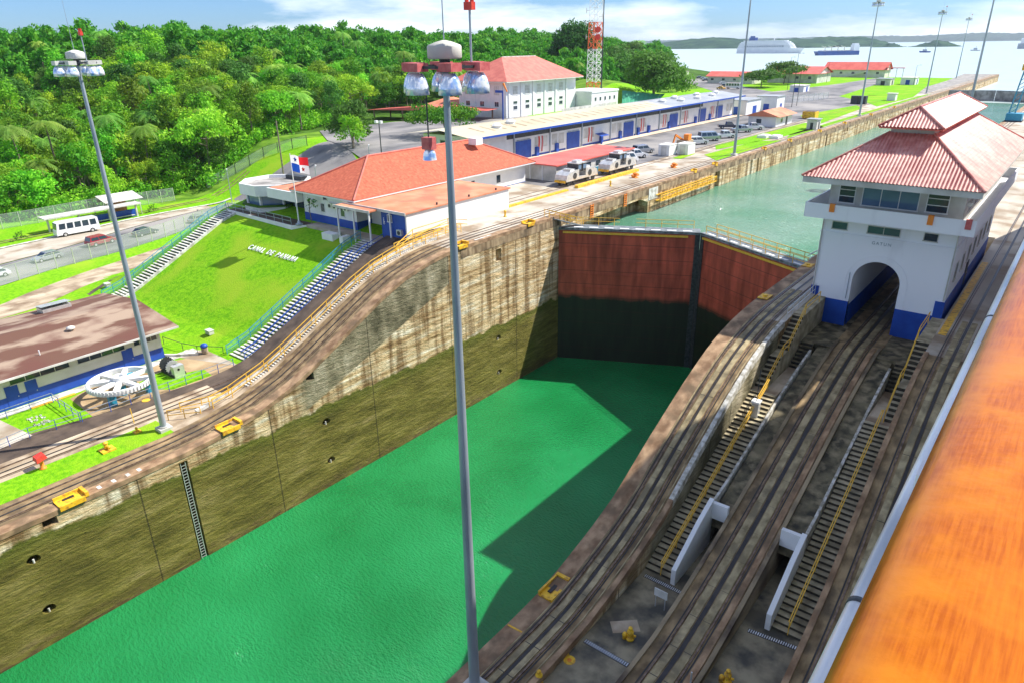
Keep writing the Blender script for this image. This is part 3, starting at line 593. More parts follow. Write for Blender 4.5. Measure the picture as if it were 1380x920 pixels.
# central return track zone
side_wall(40.6, 44.1, PC_, -90, 96, 10, 'return_track_ramp', 'pier_concrete').parent = pier
pc1 = lambda y: PC_(y)-.06
for x0, x1 in ((39.6, 40.6), (44.1, 45.3)):
    side_wall(x0, x1, pc1, 38.4, 58.4, 12.0, 'sloping_slab', 'slab').parent = pier
MB().box(37.3, 40.6, 58.4, 96, 10, 18.46).build('forecourt', 'slab', pier); MB().box(44.1, 47.6, 58.4, 96, 10, 18.46).build('forecourt', 'slab', pier)
MB().box(37.3, 47.6, 96, 560, 2, 20.87).build('pier_top', 'concrete', pier)
# white slanted walls beside the stairs, with head walls
for x0, x1, hx in ((39.25, 39.55, (39.3, 40.6)), (45.3, 45.6, (44.1, 45.55))):
    b = MB(); ys = [33.3, 35, 36.5, 38.5]; tp = [11.6, 12.5, 13.3, 14.1]
    for i in range(3):
        b.add([(x0, ys[i], 10.4), (x1, ys[i], 10.4), (x1, ys[i+1], 10.4), (x0, ys[i+1], 10.4), (x0, ys[i], tp[i]), (x1, ys[i], tp[i]), (x1, ys[i+1], tp[i+1]), (x0, ys[i+1], tp[i+1])],
              [(4, 5, 6, 7), (0, 1, 5, 4), (1, 2, 6, 5), (3, 0, 4, 7)]+([(2, 3, 7, 6)] if i == 2 else []))
    b.box(hx[0], hx[1], 38.3, 38.6, 12.7, 13.9)
    o = b.build('side_wall', 'white', pier)
    cb = lambda y: PC_(y)+.22+.3*sm((42-y)/4)
    strip(MB(), x0+.06, x1-.06, cb, 38.6, 57.0, 0, 0, 3.2).build('kerb', 'dirty_kerb', pier)
# long stairs of the pier
def stair(mb, x0, x1, y0, z0, y1, z1, n, zb, mi_t=0, mi_r=1, nose=.0):
    for k in range(n):
        ya = y0+(y1-y0)*k/n; yb = y0+(y1-y0)*(k+1)/n; zt = z0+(z1-z0)*(k+1)/n; zl = z0+(z1-z0)*k/n
        mb.quad((x0, ya, zl-.01), (x1, ya, zl-.01), (x1, ya, zt), (x0, ya, zt), mi_r)
        mb.quad((x0, ya-nose, zt), (x1, ya-nose, zt), (x1, yb, zt), (x0, yb, zt), mi_t)
        for x in (x0, x1): mb.quad((x, ya, zb), (x, yb, zb), (x, yb, zt), (x, ya, zt), mi_t)
    return mb
M['riser_dark'] = mat('riser_dark', (.03, .026, .02), (.09, .08, .055), 2, .9)  # far darker than the treads: shade of the upright faces put into colour
for nm, x0, x1, lb in (('left', 37.3, 39.25, 'long dark stone stairway left of the central track with a yellow handrail'), ('right', 45.6, 47.6, 'long dark stone stairway right of the central track nearest the ship')):
    st = thing('stairway', ((x0+x1)/2, 33.6, 10.45), lb, 'stairs', 'long stairways on the central pier')
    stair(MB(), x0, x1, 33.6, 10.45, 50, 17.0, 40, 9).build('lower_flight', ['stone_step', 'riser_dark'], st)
    MB().box(x0, x1, 50, 55.7, 9, 17.0).build('landing', 'pale_bed', st)
    xa, xb = (x0+.95, x1) if nm == 'left' else (x0, x1-.95)
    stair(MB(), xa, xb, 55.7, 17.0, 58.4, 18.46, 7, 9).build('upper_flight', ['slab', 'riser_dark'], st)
    xa, xb = (x0, x0+.9) if nm == 'left' else (x1-.9, x1)
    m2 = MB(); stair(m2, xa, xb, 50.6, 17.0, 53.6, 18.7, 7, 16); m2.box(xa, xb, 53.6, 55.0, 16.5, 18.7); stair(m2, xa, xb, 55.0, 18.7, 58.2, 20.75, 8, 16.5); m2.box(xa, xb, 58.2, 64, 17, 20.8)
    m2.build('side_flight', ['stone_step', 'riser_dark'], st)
    # yellow handrail up the middle
    xm = (x0+x1)/2 + (.15 if nm == 'left' else -.05)
    P0, P1 = Vector((xm, 33.6, 10.5)), Vector((xm, 50.2, 17.1)); hb = MB()
    for s, h in ((-.06, .95), (.06, .95), (0, .5)): hb.beam(P0+Vector((s, 0, h)), P1+Vector((s, 0, h)), .055)
    hb.build('handrail', 'rail_yellow', st)
    for k in range(9):
        p = P0.lerp(P1, k/8); MB().beam(p, p+Vector((0, 0, .95)), .05).build('handrail_post', 'rail_yellow', st)
    xe = xa if nm == 'right' else xb
    hb = MB(); pts = [(xe, 50.4, 17.0), (xe, 53.6, 18.7), (xe, 55.0, 18.7), (xe, 58.2, 20.8), (xe, 62, 20.85)]
    for a, c in zip(pts[:-1], pts[1:]):
        for h in (.55, 1.0): hb.beam((a[0], a[1], a[2]+h), (c[0], c[1], c[2]+h), .055)
    for a in pts: hb.beam(a, (a[0], a[1], a[2]+1.0), .055)
    hb.build('side_handrail', 'rail_yellow', st)
# top sheets of the strips
def psurf(x0, x1, P, y0, y1, m, dz=0.0, nm='surface'): return strip(MB(), x0, x1, P, y0, y1, dz).build(nm, m, pier)
strip(MB(), 33.42, 34.55, PR_, -90, 560, .0, 0, .4).build('coping', 'coping', pier)
psurf(34.55, 37.3, PR_, -90, 56, 'track_bed', -.008); psurf(47.6, 50.9, PR_, -90, 56, 'track_bed', -.008)
psurf(34.55, 37.3, PR_, 56, 560, 'concrete', -.008); psurf(47.6, 50.9, PR_, 56, 560, 'concrete', -.008)
def beams(x, P, y1, w=.42, g=.17):
    for s in (-1, 1):
        xa, xb = sorted((x+s*g, x+s*(g+w))); b = strip(MB(), xa, xb, P, -80, y1, .05, 0, .06)
        y = 14.0
        while y < min(y1, 62): b.box(xa-.005, xb+.005, y, y+.05, P(y)-.02, P(y)+.056, 1); y += 2.4
        b.build('track_beam', ['beam_concrete', 'groove'], pier)
beams(35.6, PR_, 64, .36, .14); beams(42.35, PC_, 94, .46, .19); beams(49.4, PR_, 64, .4, .14)
for xx in (34.58, 36.75): strip(MB(), xx, xx+.07, PR_, -80, 100, .02, 0, .03).build('edge_strip', 'beam_concrete', pier)
strip(MB(), 43.4, 43.75, PC_, -80, 60, .06, 0, .07).build('timber_beam', 'coping', pier)
strip(MB(), 50.9, 52.08, PR_, -90, 560, .0, 0, .4).build('coping', 'coping', pier)
psurf(40.6, 44.1, PC_, -90, 95, 'track_bed', .0)
strip(MB(), 37.0, 37.32, PR_, -90, 37, .16, 0, .5).build('kerb', 'coping', pier); strip(MB(), 37.0, 37.32, PR_, 37, 56, .16, 0, .6).build('kerb', 'dirty_kerb', pier); strip(MB(), 47.58, 47.9, PR_, -90, 56, .16, 0, .5).build('kerb', 'coping', pier)
for x in (40.6, 43.85): strip(MB(), x, x+.25, PC_, -90, 60, .12, 0, .3).build('kerb', 'pier_concrete', pier)
psurf(50.85, 51.0, PR_, 62, 200, 'yellow', .02, 'yellow_line'); psurf(47.75, 48.3, PR_, 60, 84, 'yellow', .02, 'yellow_line')
# grates and painted marks on the deck
gr = MB()
for (xa, ya, xb, yb) in ((37.5, 26.1, 40.5, 26.1), (37.6, 33.0, 40.3, 33.0), (44.6, 32.6, 47.4, 33.0), (44.4, 26.3, 47.4, 26.4)):
    n = 22; gr = MB()
    gr.beam((xa, ya, 10.455), (xb, yb, 10.455), .34, .01, 1)
    for k in range(n):
        t = (k+.5)/n; x = xa+(xb-xa)*t; y = ya+(yb-ya)*t; gr.box(x-.03, x+.03, y-.13, y+.13, 10.457, 10.475, 0)
    gr.build('drain_grate', ['silver', 'groove'], pier)
mk = MB(); mk.lathe((37.6, 24.4, 10.452), [(.34, 0), (.34, .006)], 20); mk.beam((37.4, 24.6, 10.455), (36.75, 25.2, 10.455), .12, .006); mk.build('painted_mark', 'yellow', pier); mk = MB()
mk.beam((33.5, 24.0, 10.858), (34.5, 24.05, 10.858), .12, .008); mk.build('painted_mark', 'yellow', pier)
mk = MB().lathe((37.6, 24.4, 10.458), [(.13, 0), (.13, .006)], 16).build('manhole_lid', 'orange', pier)
# curbs across deck
MB().beam((38.2, 27.9, 10.452), (39.4, 29.0, 10.452), .9, .012).build('patch', 'pale_bed', pier)

# ================================================================== rail tracks
def track(x, P, y0, y1, label, g=.76, dz=0.0, groove=.20):
    t = thing('rail_track', (x, y0, P(y0)), label, 'rail track', 'towing locomotive tracks')
    for s in (-g, g): strip(MB(), x+s-.045, x+s+.045, P, y0, y1, .075+dz, 0, .08).build('rail', 'rust_rail', t)
    strip(MB(), x-groove/2, x+groove/2, P, y0, y1, .012+dz, 0, .01).build('rack', 'groove', t)
    for s in (-g-.16, g+.16): strip(MB(), x+s-.045, x+s+.045, P, y0, y1, .006+dz, 0, .005).build('rail_slot', 'groove', t)
    return t
track(-2.45, PL_, -80, 545, 'towing track along the left lock wall edge behind its coping')
track(-9.0, PS_, -80, 61, 'return track beside the dark asphalt strip and the seating steps')
track(-11.2, lambda y: H1, 62, 300, 'return track under the parked locomotives on the upper terrace')
track(35.6, PR_, -80, 540, 'towing track on the chamber side of the central pier', .68)
track(42.35, PC_, -80, 95, 'sunken track running up through the arch of the control house', .78, .0, .26)
track(49.4, PR_, -80, 540, 'towing track on the ship side of the central pier')

# ================================================================== lock gates
def gate(hinges, apex, z0, z1, labels, near=True):
    for (hx, hy), lb in zip(hinges, labels):
        t = thing('gate_leaf', (hx, hy, z1), lb, 'lock gate', 'mitre gate leaves')
        a = Vector((hx, hy, 0)); c = Vector((apex[0], apex[1], 0)); d = (c-a).normalized(); nrm = Vector((-d.y, d.x, 0))
        if nrm.y < 0: nrm = -nrm
        sgn = 1 if hx < apex[0] else -1
        c2 = c-d*.06; b = MB(); pl = [a, c2, c2+nrm*1.9, a+nrm*1.9]
        b.prism([(p.x, p.y) for p in (pl if sgn > 0 else pl[::-1])], z0, z1-.35); b.build('leaf_plate', 'gate_red' if near else 'flat_roof', t)
        if not near:
            MB().prism([(p.x, p.y) for p in (pl if sgn > 0 else pl[::-1])], z1-.35, z1).build('walkway', 'gate_top', t); continue
        b = MB(); o1 = a-nrm*.12; o2 = c2-nrm*.12
        q = [o1, o2, c2+nrm*2.0, a+nrm*2.0]; b.prism([(p.x, p.y) for p in (q if sgn > 0 else q[::-1])], z1-.35, z1)
        b.build('walkway', 'gate_top', t)
        # dark mitre post
        b = MB(); e = c-d*.7; q = [e-nrm*.1, c2-nrm*.1, c2, e]; b.prism([(p.x, p.y) for p in (q if sgn > 0 else q[::-1])], z0, z1-.36); b.build('mitre_post', 'dark_metal', t)
        b = MB(); b.beam(a+d*.6-nrm*.16+Vector((0, 0, z1-.62)), c-d*(1.6 if sgn > 0 else .6)-nrm*.16+Vector((0, 0, z1-.62)), .18, .26); b.build('fender_beam', 'rail_yellow', t)
        # seams: raised horizontal ribs
        b = MB()
        for zz in (z1-2.6, z1-4.6, z1-6.5, z1-8.4): b.beam(a+d*.3-nrm*.02+Vector((0, 0, zz)), c-d*1.3-nrm*.02+Vector((0, 0, zz)), .06, .10)
        b.build('plate_seam', 'gate_red', t)
        b = MB()
        for k in range(1, 9):
            p = a+d*(k*2.05)+nrm*.35; b.beam(p+Vector((0, 0, z1+.02)), p+d*1.2+Vector((0, 0, z1+.02)), .35, .05)
        b.build('white_step', 'white', t)
        b = MB()
        for k in range(0, 10):
            p = a+d*(.6+k*1.95)+nrm*.1; b.beam(p+Vector((0, 0, z1-.3)), p+Vector((0, 0, z1-.05))-nrm*.25, .5, .12)
        b.build('bracket', 'dark_metal', t)
        for s in ((1.75,) if sgn > 0 else (.05, 1.75)):
            b = MB(); r0 = a+d*(1.0)+nrm*s; r1 = c-d*.9+nrm*s
            n = 9
            for k in range(n):
                p = r0.lerp(r1, k/(n-1))
                if sgn > 0 and k == 4: continue
                b.beam(p+Vector((0, 0, z1)), p+Vector((0, 0, z1+1.05)), .06)
            for h in (.55, 1.05):
                if sgn > 0: b.beam(r0+Vector((0, 0, z1+h)), r0.lerp(r1, .42)+Vector((0, 0, z1+h)), .06); b.beam(r0.lerp(r1, .55)+Vector((0, 0, z1+h)), r1+Vector((0, 0, z1+h)), .06)
                else: b.beam(r0+Vector((0, 0, z1+h)), r1+Vector((0, 0, z1+h)), .06)
            b.build('guard_rail', 'rail_yellow', t)
gate([(-.02, 76.6), (33.52, 76.6)], (16.75, 84.9), -13, 19.25, ['dark red lock gate leaf hinged at the left stained wall', 'orange lit red lock gate leaf hinged at the central pier'])
gate([(-.02, 372), (33.52, 372)], (16.75, 378), 4, 20.9, ['far grey lock gate leaf from the left wall, by the lake', 'far grey lock gate leaf from the pier side, by the crane'], False)
# stairs from the quay down to the gate
t = thing('gate_gangway', (.3, 77, 19.3), 'yellow railed steps from the quay down to the top of the lock gate', 'steps')
b = MB(); b.beam((-.6, 74.6, 20.9), (1.6, 79.0, 19.3), .8, .12); b.build('ramp', 'gate_top', t)
b = MB()
for s in (-.4, .4):
    for h in (.5, 1.0): b.beam((-.6+s, 74.6, 20.9+h), (1.6+s, 79.0, 19.3+h), .06)
    for k in range(4): p = Vector((-.6+s, 74.6, 20.9)).lerp(Vector((1.6+s, 79, 19.3)), k/3); b.beam(p, p+Vector((0, 0, 1)), .06)
b.build('handrail', 'rail_yellow', t)
t = thing('gate_gangway', (33.4, 78, 19.3), 'grey railed steps from the gate top up to the control house walkway', 'steps')
b = MB(); b.beam((32.2, 78.6, 19.3), (34.6, 80.6, 20.9), .8, .12); b.build('ramp', 'gate_top', t)
b = MB()
for s in (-.4, .4):
    for h in (.5, 1.0): b.beam((32.2, 78.6+s, 19.3+h), (34.6, 80.6+s, 20.9+h), .06)
b.build('handrail', 'silver', t)
for (x, y, w) in ((33.95, 72.5, 'on the grey coping in front of the control house'), (33.95, 60.5, 'on the pier coping at the top of the ramp')):
    b = MB(); b.box(x-.45, x+.45, y-.7, y+.7, 20.9, 20.98); b.cyl((x, y, 20.98), (x, y, 21.1), .2, n=10); tag(b.build('mooring_plate', 'yellow'), 'yellow mooring plate '+w, 'mooring plate', 'yellow mooring plates')
# ================================================================== control house
def corr(mb, A, B, C, D, period=.27, amp=.055, k=6, mi=0):
    """barrel tiles: eave A->B, top edge D->C"""
    A, B, C, D = map(Vector, (A, B, C, D)); e = (B-A); W = e.length; e.normalize()
    s = D-A; s -= e*s.dot(e); h = s.length; s.normalize(); n = e.cross(s).normalized()
    if n.z < 0: n = -n
    xl = (D-A).dot(e); xr = (C-A).dot(e); N = int(W/period*k); vs = []; fs = []
    for i in range(N+1):
        x = W*i/N; L = h
        if xl > 1e-6: L = min(L, h*x/xl)
        if W-xr > 1e-6: L = min(L, h*(W-x)/(W-xr))
        off = n*(amp*abs(math.sin(PI*x/period)))
        vs += [A+e*x+off, A+e*x+s*L+off]
        if i: j = 2*i; fs.append((j-2, j, j+1, j-1))
    mb.add(vs, fs, mi)
def text_mesh(name, s, size, ext, m, parent, origin, ux, uy, align='LEFT', spacing=1.0, each=False):
    """extruded lettering; ux, uy are the reading and up directions"""
    ux = Vector(ux).normalized(); uy = Vector(uy).normalized(); uz = ux.cross(uy); origin = Vector(origin); out = []; adv = 0
    items = list(s) if each else [s]
    for ch in items:
        if ch == ' ': adv += size*.42; continue
        cu = bpy.data.curves.new(name, 'FONT'); cu.body = ch; cu.size = size; cu.extrude = ext; cu.space_character = spacing; cu.offset = size*.012
        t = bpy.data.objects.new('tmp', cu); COL.objects.link(t); dg = bpy.context.evaluated_depsgraph_get(); dg.update()
        me = bpy.data.meshes.new_from_object(t.evaluated_get(dg)); bpy.data.objects.remove(t, do_unlink=True)
        w = max(v.co.x for v in me.vertices)
        if each:
            w2 = size*(.44 if ch not in 'MNCD' else .50)
            for v in me.vertices: v.co.x *= w2/w
            w = w2
        off = -w/2 if align == 'CENTER' else 0
        base = origin - (parent.location if parent else Vector((0, 0, 0)))
        for v in me.vertices: c = v.co.copy(); v.co = base+ux*(c.x+adv+off)+uy*c.y+uz*c.z
        me.materials.clear(); me.materials.append(M[m]); o = bpy.data.objects.new(name, me); COL.objects.link(o); o.parent = parent; out.append(o)
        adv += w+size*.16*(spacing if not each else 1)
    return out
def window(parent, x0, x1, z0, z1, y, mull=1, pane='glass', frame='white', fw=.07, rows=1, axis='x', sgn=-1, name='window'):
    """window lying on a wall facing sgn along the other axis; frame part with pane as sub-part"""
    f = MB(); g = MB()
    def bx(mb, a0, a1, b0, b1, d0, d1):
        lo, hi = sorted((y+sgn*d0, y+sgn*d1))
        if axis == 'x': mb.box(a0, a1, lo, hi, b0, b1)
        else: mb.box(lo, hi, a0, a1, b0, b1)
    bx(g, x0+.01, x1-.01, z0+.01, z1-.01, -.05, .012)
    bx(f, x0-fw, x1+fw, z1, z1+fw, 0, .05); bx(f, x0-fw*1.6, x1+fw*1.6, z0-fw*1.3, z0, 0, .09); bx(f, x0-fw, x0, z0, z1, 0, .05); bx(f, x1, x1+fw, z0, z1, 0, .05)
    for k in range(1, mull): xx = x0+(x1-x0)*k/mull; bx(f, xx-.03, xx+.03, z0, z1, .005, .04)
    for k in range(1, rows): zz = z0+(z1-z0)*k/rows; bx(f, x0, x1, zz-.03, zz+.03, .007, .042)
    fo = f.build(name, frame, parent)
    go = g.build('pane', pane, parent); off = fo.location
    go.parent = fo
    return fo
def control_house():
    t = thing('control_house', (42.1, 64, 18.5), 'white and blue lock control house with arched tunnel and red tiled double roof', 'control house')
    n = 20; w = MB(); w.box(36.9, 40.1, 64, 90, 17, 26.7); w.box(43.84, 47.3, 64, 90, 17, 26.7)
    for i in range(n):
        a0, a1 = PI-PI*i/n, PI-PI*(i+1)/n; xa, xb = 41.97+1.87*math.cos(a0), 41.97+1.87*math.cos(a1); za, zb = 22.8+1.87*math.sin(a0), 22.8+1.87*math.sin(a1)
        w.add([(xa, 64, za), (xb, 64, zb), (xb, 64, 26.7), (xa, 64, 26.7), (xa, 90, za), (xb, 90, zb), (xb, 90, 26.7), (xa, 90, 26.7)], [(0, 1, 2, 3), (7, 6, 5, 4), (0, 4, 5, 1)])
    w.build('wall', 'control_white', t)
    # archivolt line
    b = MB()
    for i in range(n):
        a0, a1 = PI*i/n, PI*(i+1)/n; R = 2.42
        b.beam((41.97+R*math.cos(a0), 63.985, 22.8+R*math.sin(a0)), (41.97+R*math.cos(a1), 63.985, 22.8+R*math.sin(a1)), .05, .04)
    for s in (-2.42, 2.42): b.beam((41.97+s, 63.985, 20.9), (41.97+s, 63.985, 22.8), .05, .04)
    b.build('arch_moulding', 'control_white', t)
    b = MB(); b.box(36.97, 47.23, 64.06, 89.94, 26.7, 28.2)
    b.build('upper_wall', 'control_white', t)
    b = MB(); b.box(36.84, 47.36, 63.94, 90.06, 26.62, 26.72); b.build('string_course', 'control_white', t)
    b = MB(); b.box(36.86, 40.1, 63.96, 64.4, 18.4, 20.75); b.box(43.84, 47.34, 63.96, 64.4, 18.4, 20.9); b.box(46.65, 47.36, 63.93, 64.5, 18.4, 22.2); b.box(47.28, 47.35, 64.5, 90, 18.4, 22.2)
    b.box(36.85, 36.92, 64, 90, 18.4, 21.6); b.box(36.83, 37.5, 63.93, 64.3, 18.4, 21.7); b.build('blue_base', 'blue', t)
    b = MB(); b.box(40.09, 40.13, 64.4, 89.8, 18.4, 20.4); b.box(43.80, 43.84, 64.4, 89.8, 18.4, 20.4); b.build('tunnel_dado', 'blue', t)
    for x0, x1, ml in ((37.75, 38.95, 1), (40.6, 43.05, 2), (44.85, 45.8, 1)):
        window(t, x0, x1, 27.02, 27.62, 64.06, ml, 'glass', 'grime_white', .05)
    # balcony
    b = MB(); b.box(35.8, 48.35, 62, 91.6, 28.2, 28.42)
    b.box(35.8, 48.35, 62, 62.14, 28.42, 29.42); b.box(35.8, 35.94, 62.14, 91.46, 28.42, 29.42); b.box(48.21, 48.35, 62.14, 91.46, 28.42, 29.42); b.box(35.8, 48.35, 91.46, 91.6, 28.42, 29.42)
    b.build('balcony', 'control_white', t)
    for x, m_, h in ((38.0, 'orange', .62), (45.3, 'orange', .7), (47.85, 'lamp_red', .7)):
        MB().box(x-.2, x+.2, 61.9, 62.18, 29.45-h, 29.5).build('bracket_box', m_, t)
    # upper storey with windows
    b = MB(); b.box(37.1, 47.15, 64.05, 89.9, 28.42, 31.4); b.build('upper_storey', 'grime_white', t)
    window(t, 37.9, 39.1, 29.35, 30.95, 64.05, 1, 'glass', 'white', .07, 3)
    window(t, 39.75, 43.9, 29.3, 30.95, 64.05, 3, 'blueglass', 'white', .07, 1)
    window(t, 44.55, 46.0, 29.35, 30.95, 64.05, 1, 'glass', 'white', .07, 3)
    for y in (66, 69.4, 72.8, 76.2, 79.6, 83, 86.4):
        window(t, y, y+2.0, 29.35, 30.95, 47.15, 2, 'glass', 'white', .06, 1, 'y', 1)
        window(t, y, y+2.0, 29.35, 30.95, 37.1, 2, 'glass', 'white', .06, 1, 'y', -1)
        window(t, y, y+1.1, 23.5, 25.0, 47.3, 1, 'glass', 'grime_white', .06, 1, 'y', 1)
    d = MB().box(47.29, 47.37, 74, 75.2, 20.9, 23.2).build('door', 'dark_metal', t); MB().cyl((47.37, 75.05, 22), (47.42, 75.05, 22), .04, n=6).build('handle', 'silver', d)
    # roofs
    b = MB(); x0, x1, y0, y1 = 35.75, 48.45, 60.4, 93.4
    b.box(x0, x1, y0, y1, 31.36, 31.82); b.build('fascia', 'grime_white', t)
    z0, zt = 31.84, 35.0; cx = 42.1; hx = 1.62; ya, yb = 66.1, 87.7
    for q in range(1):
        b = MB(); A, B, C, D = (x0-.08, y0-.08, z0), (x1+.08, y0-.08, z0), (x1+.08, y1+.08, z0), (x0-.08, y1+.08, z0)
        TA, TB, TC, TD = (cx-hx, ya, zt), (cx+hx, ya, zt), (cx+hx, yb, zt), (cx-hx, yb, zt)
        corr(b, A, B, TB, TA); corr(b, B, C, TC, TB); corr(b, C, D, TD, TC); corr(b, D, A, TA, TD)
        b.quad(A, B, C, D); rf = b.build('roof', 'tiles', t)
        b = MB()
        for p, r in ((A, TA), (B, TB), (C, TC), (D, TD)): MB().cyl(Vector(p)+Vector((0, 0, .06)), Vector(r)+Vector((0, 0, .06)), .10, n=8).build('hip_tiles', 'tiles', rf)
        
    MB().box(40.5, 43.7, 66.2, 87.6, 34.2, 35.55).build('lantern_wall', 'grime_white', t)
    X0, X1, Y0, Y1 = 39.75, 44.45, 64.95, 89.0; Z0, ZR = 35.55, 36.95
    b = MB(); b.box(X0+.05, X1-.05, Y0+.05, Y1-.05, 35.42, 35.54); b.build('lantern_fascia', 'tin_red', t)
    A, B, C, D = (X0, Y0, Z0), (X1, Y0, Z0), (X1, Y1, Z0), (X0, Y1, Z0); R0, R1 = (42.1, 67.4, ZR), (42.1, 86.6, ZR)
    b = MB(); corr(b, A, B, R0, R0); corr(b, B, C, R1, R0); corr(b, C, D, R1, R1); corr(b, D, A, R0, R1); b.quad(A, B, C, D)
    rf = b.build('lantern_roof', 'tiles', t); b = MB()
    for p, r in ((A, R0), (B, R0), (C, R1), (D, R1), (R0, R1)): b.cyl(Vector(p)+Vector((0, 0, .06)), Vector(r)+Vector((0, 0, .06)), .10, n=8)
    b.build('hip_tiles', 'tiles', rf)
    pl = MB().box(40.85, 43.05, 63.965, 63.99, 26.02, 26.5).build('name_plate', 'control_white', t)
    o = text_mesh('lettering', 'GATUN', .36, .012, 'steel', t, (41.85, 63.955, 26.13), (1, 0, 0), (0, 0, 1), 'CENTER', 1.35)[0]
    for x_ in (37.0, 47.2): MB().cyl((x_, 63.9, 20.9 if x_ < 40 else 22.3), (x_, 63.9, 28.2), .05, n=8).build('downpipe', 'grime_white', t)
    # pipes and lamps on the face
    b = MB(); b.beam((39.85, 63.93, 21.0), (39.85, 63.93, 23.4), .05); b.build('downpipe', 'steel', t)
    b = MB(); b.box(47.15, 47.5, 65, 65.5, 29.9, 30.2); b.build('floodlight', 'silver', t)
control_house()
# plinth rail at the left of the house, pillar box on the stairs, sign, bollards
t = thing('walkway_railing', (37.1, 60, 20.9), 'thin silver railing on the walkway left of the control house', 'railing')
b = MB()
for h in (.5, 1.0): b.beam((37.25, 56.5, 20.75+h), (37.25, 63.8, 20.9+h), .04)
b.build('rail', 'silver', t)
for k in range(6): MB().beam((37.25, 56.5+k*1.46, 20.7), (37.25, 56.5+k*1.46, 21.9), .04).build('post', 'silver', t)
t = thing('control_cabinet', (38.55, 47.6, 14.6), 'pale grey control cabinet on the edge of the left stairway', 'cabinet')
b = MB(); b.box(38.3, 38.8, 47.35, 47.85, 14.6, 17.2); b.build('body', 'silver', t); b = MB(); b.box(38.24, 38.86, 47.29, 47.91, 17.2, 17.35); b.build('lid', 'white', t)
MB().beam((38.55, 47.6, 17.3), (38.55, 47.6, 19.9), .05).build('mast', 'dark_metal', t)
t = thing('information_board', (39.7, 31.0, 10.45), 'small dark board on two legs at the foot of the left stairway', 'sign board')
b = MB(); b.box(39.3, 40.15, 30.97, 31.03, 11.3, 11.85); b.build('board', 'grime_white', t)
for x in (39.42, 40.03): MB().beam((x, 31.0, 10.45), (x, 31.0, 11.4), .05).build('leg', 'silver', t)
def deck_post(x, y, label, small=False):
    t = thing('mooring_post', (x, y, 10.45), label, 'mooring post', 'yellow posts on the pier deck')
    b = MB(); b.lathe((x, y, 10.45), [(.24, 0), (.24, .1), (.17, .14), (.16, .45), (.2, .5), (.2, .58), (.1, .66), (.1, .76), (.13, .8), (.11, .86)], 16); b.build('body', 'yellow', t, True)
    if not small:
        b = MB(); b.lathe((x-.28, y-.12, 10.45), [(.15, 0), (.13, .2), (.16, .24), (.1, .4)], 12); b.cyl((x-.28, y-.12, 10.65), (x, y, 10.75), .07, n=8); b.cyl((x+.1, y+.1, 10.7), (x+.3, y+.15, 10.7), .07, n=8); b.build('valve', 'yellow', t, True)
deck_post(39.5, 27.8, 'yellow mooring post with a valve on the dark deck behind the pale patch')
deck_post(37.15, 22.15, 'yellow mooring post cut by the bottom edge near the yellow ring mark', True)
deck_post(45.1, 28.4, 'yellow mooring post on the deck below the right stairway')
MB().cyl((43.9, 26.3, 10.9), (43.9, 26.3, 12.2), .06, .04, n=8).build('marker_post', 'silver')['label'] = 'short pale post beside the central track at the bottom edge'
bpy.data.objects['marker_post']['category'] = 'post'
def chock(x0, x1, y0, y1, z, label):
    t = thing('mooring_chock', ((x0+x1)/2, (y0+y1)/2, z), label, 'mooring chock', 'yellow chocks let into the lock coping')
    b = MB(); b.box(x0, x1, y0, y1, z, z+.1); b.box(x0, x0+.12, y0, y1, z+.1, z+.34); b.box(x0, x1, y1-.25, y1, z+.1, z+.38); b.box(x1-.1, x1+.08, y0, y1-.3, z-.25, z+.14); b.build('tray', 'yellow', t)
    b = MB(); b.box(x0+.35, x0+.6, y0+.5, y0+1.3, z+.1, z+.16); b.build('slot', 'groove', t)
chock(-1.15, .1, 12.3, 14.4, 10.86, 'yellow mooring chock nearest the left edge above the dark wall pocket')
chock(-1.15, .1, 25.5, 27.5, 11.15, 'yellow mooring chock beside the foot of the left lamp mast')
chock(-1.0, .1, 56.6, 58.4, 20.86, 'yellow mooring chock behind the central lamp mast')
chock(-1.0, .1, 69.6, 71.2, 20.92, 'yellow mooring chock near the top of the gate gangway')
chock(33.55, 34.5, 26.9, 29.0, 10.98, 'yellow mooring chock on the central pier coping at the foot of the ramp')
for y in (118, 127, 152, 168, 190, 212, 240, 270): chock(-.7, .05, y, y+1.2, 20.92, 'small yellow chock on the far coping of the upper lock wall')
# yellow ladders and fender frame on the far wall
for y, w in ((84.6, 'left'), (94.0, 'right')):
    t = thing('wall_ladder', (.12, y, 19.3), 'yellow ladder on the wall above the gate recess, %s of two' % w, 'ladder')
    b = MB()
    for s in (-.35, .35): b.beam((.12, y+s, 18.9), (.12, y+s, 20.95), .1)
    b.build('rail', 'orange', t); b = MB()
    for k in range(6): b.beam((.12, y-.35, 19.1+k*.33), (.12, y+.35, 19.1+k*.33), .09)
    b.build('rung', 'orange', t)
t = thing('fender_gangway', (.5, 105, 18.2), 'long yellow lattice gangway hung low on the upper lock wall', 'gangway')
b = MB()
for x in (.15, .95):
    for z in (18.2, 19.1): b.beam((x, 104, z), (x, 126, z), .14)
b.build('chord', 'yellow', t); b = MB()
for k in range(12):
    y = 104+k*2
    b.beam((.95, y, 18.2), (.95, y, 19.1), .1); b.beam((.15, y, 18.2), (.95, y, 18.2), .1)
    if k < 11: b.beam((.95, y, 18.2), (.95, y+2, 19.1), .08); b.beam((.95, y, 19.1), (.95, y+2, 18.2), .06)
b.build('lattice', 'yellow', t)

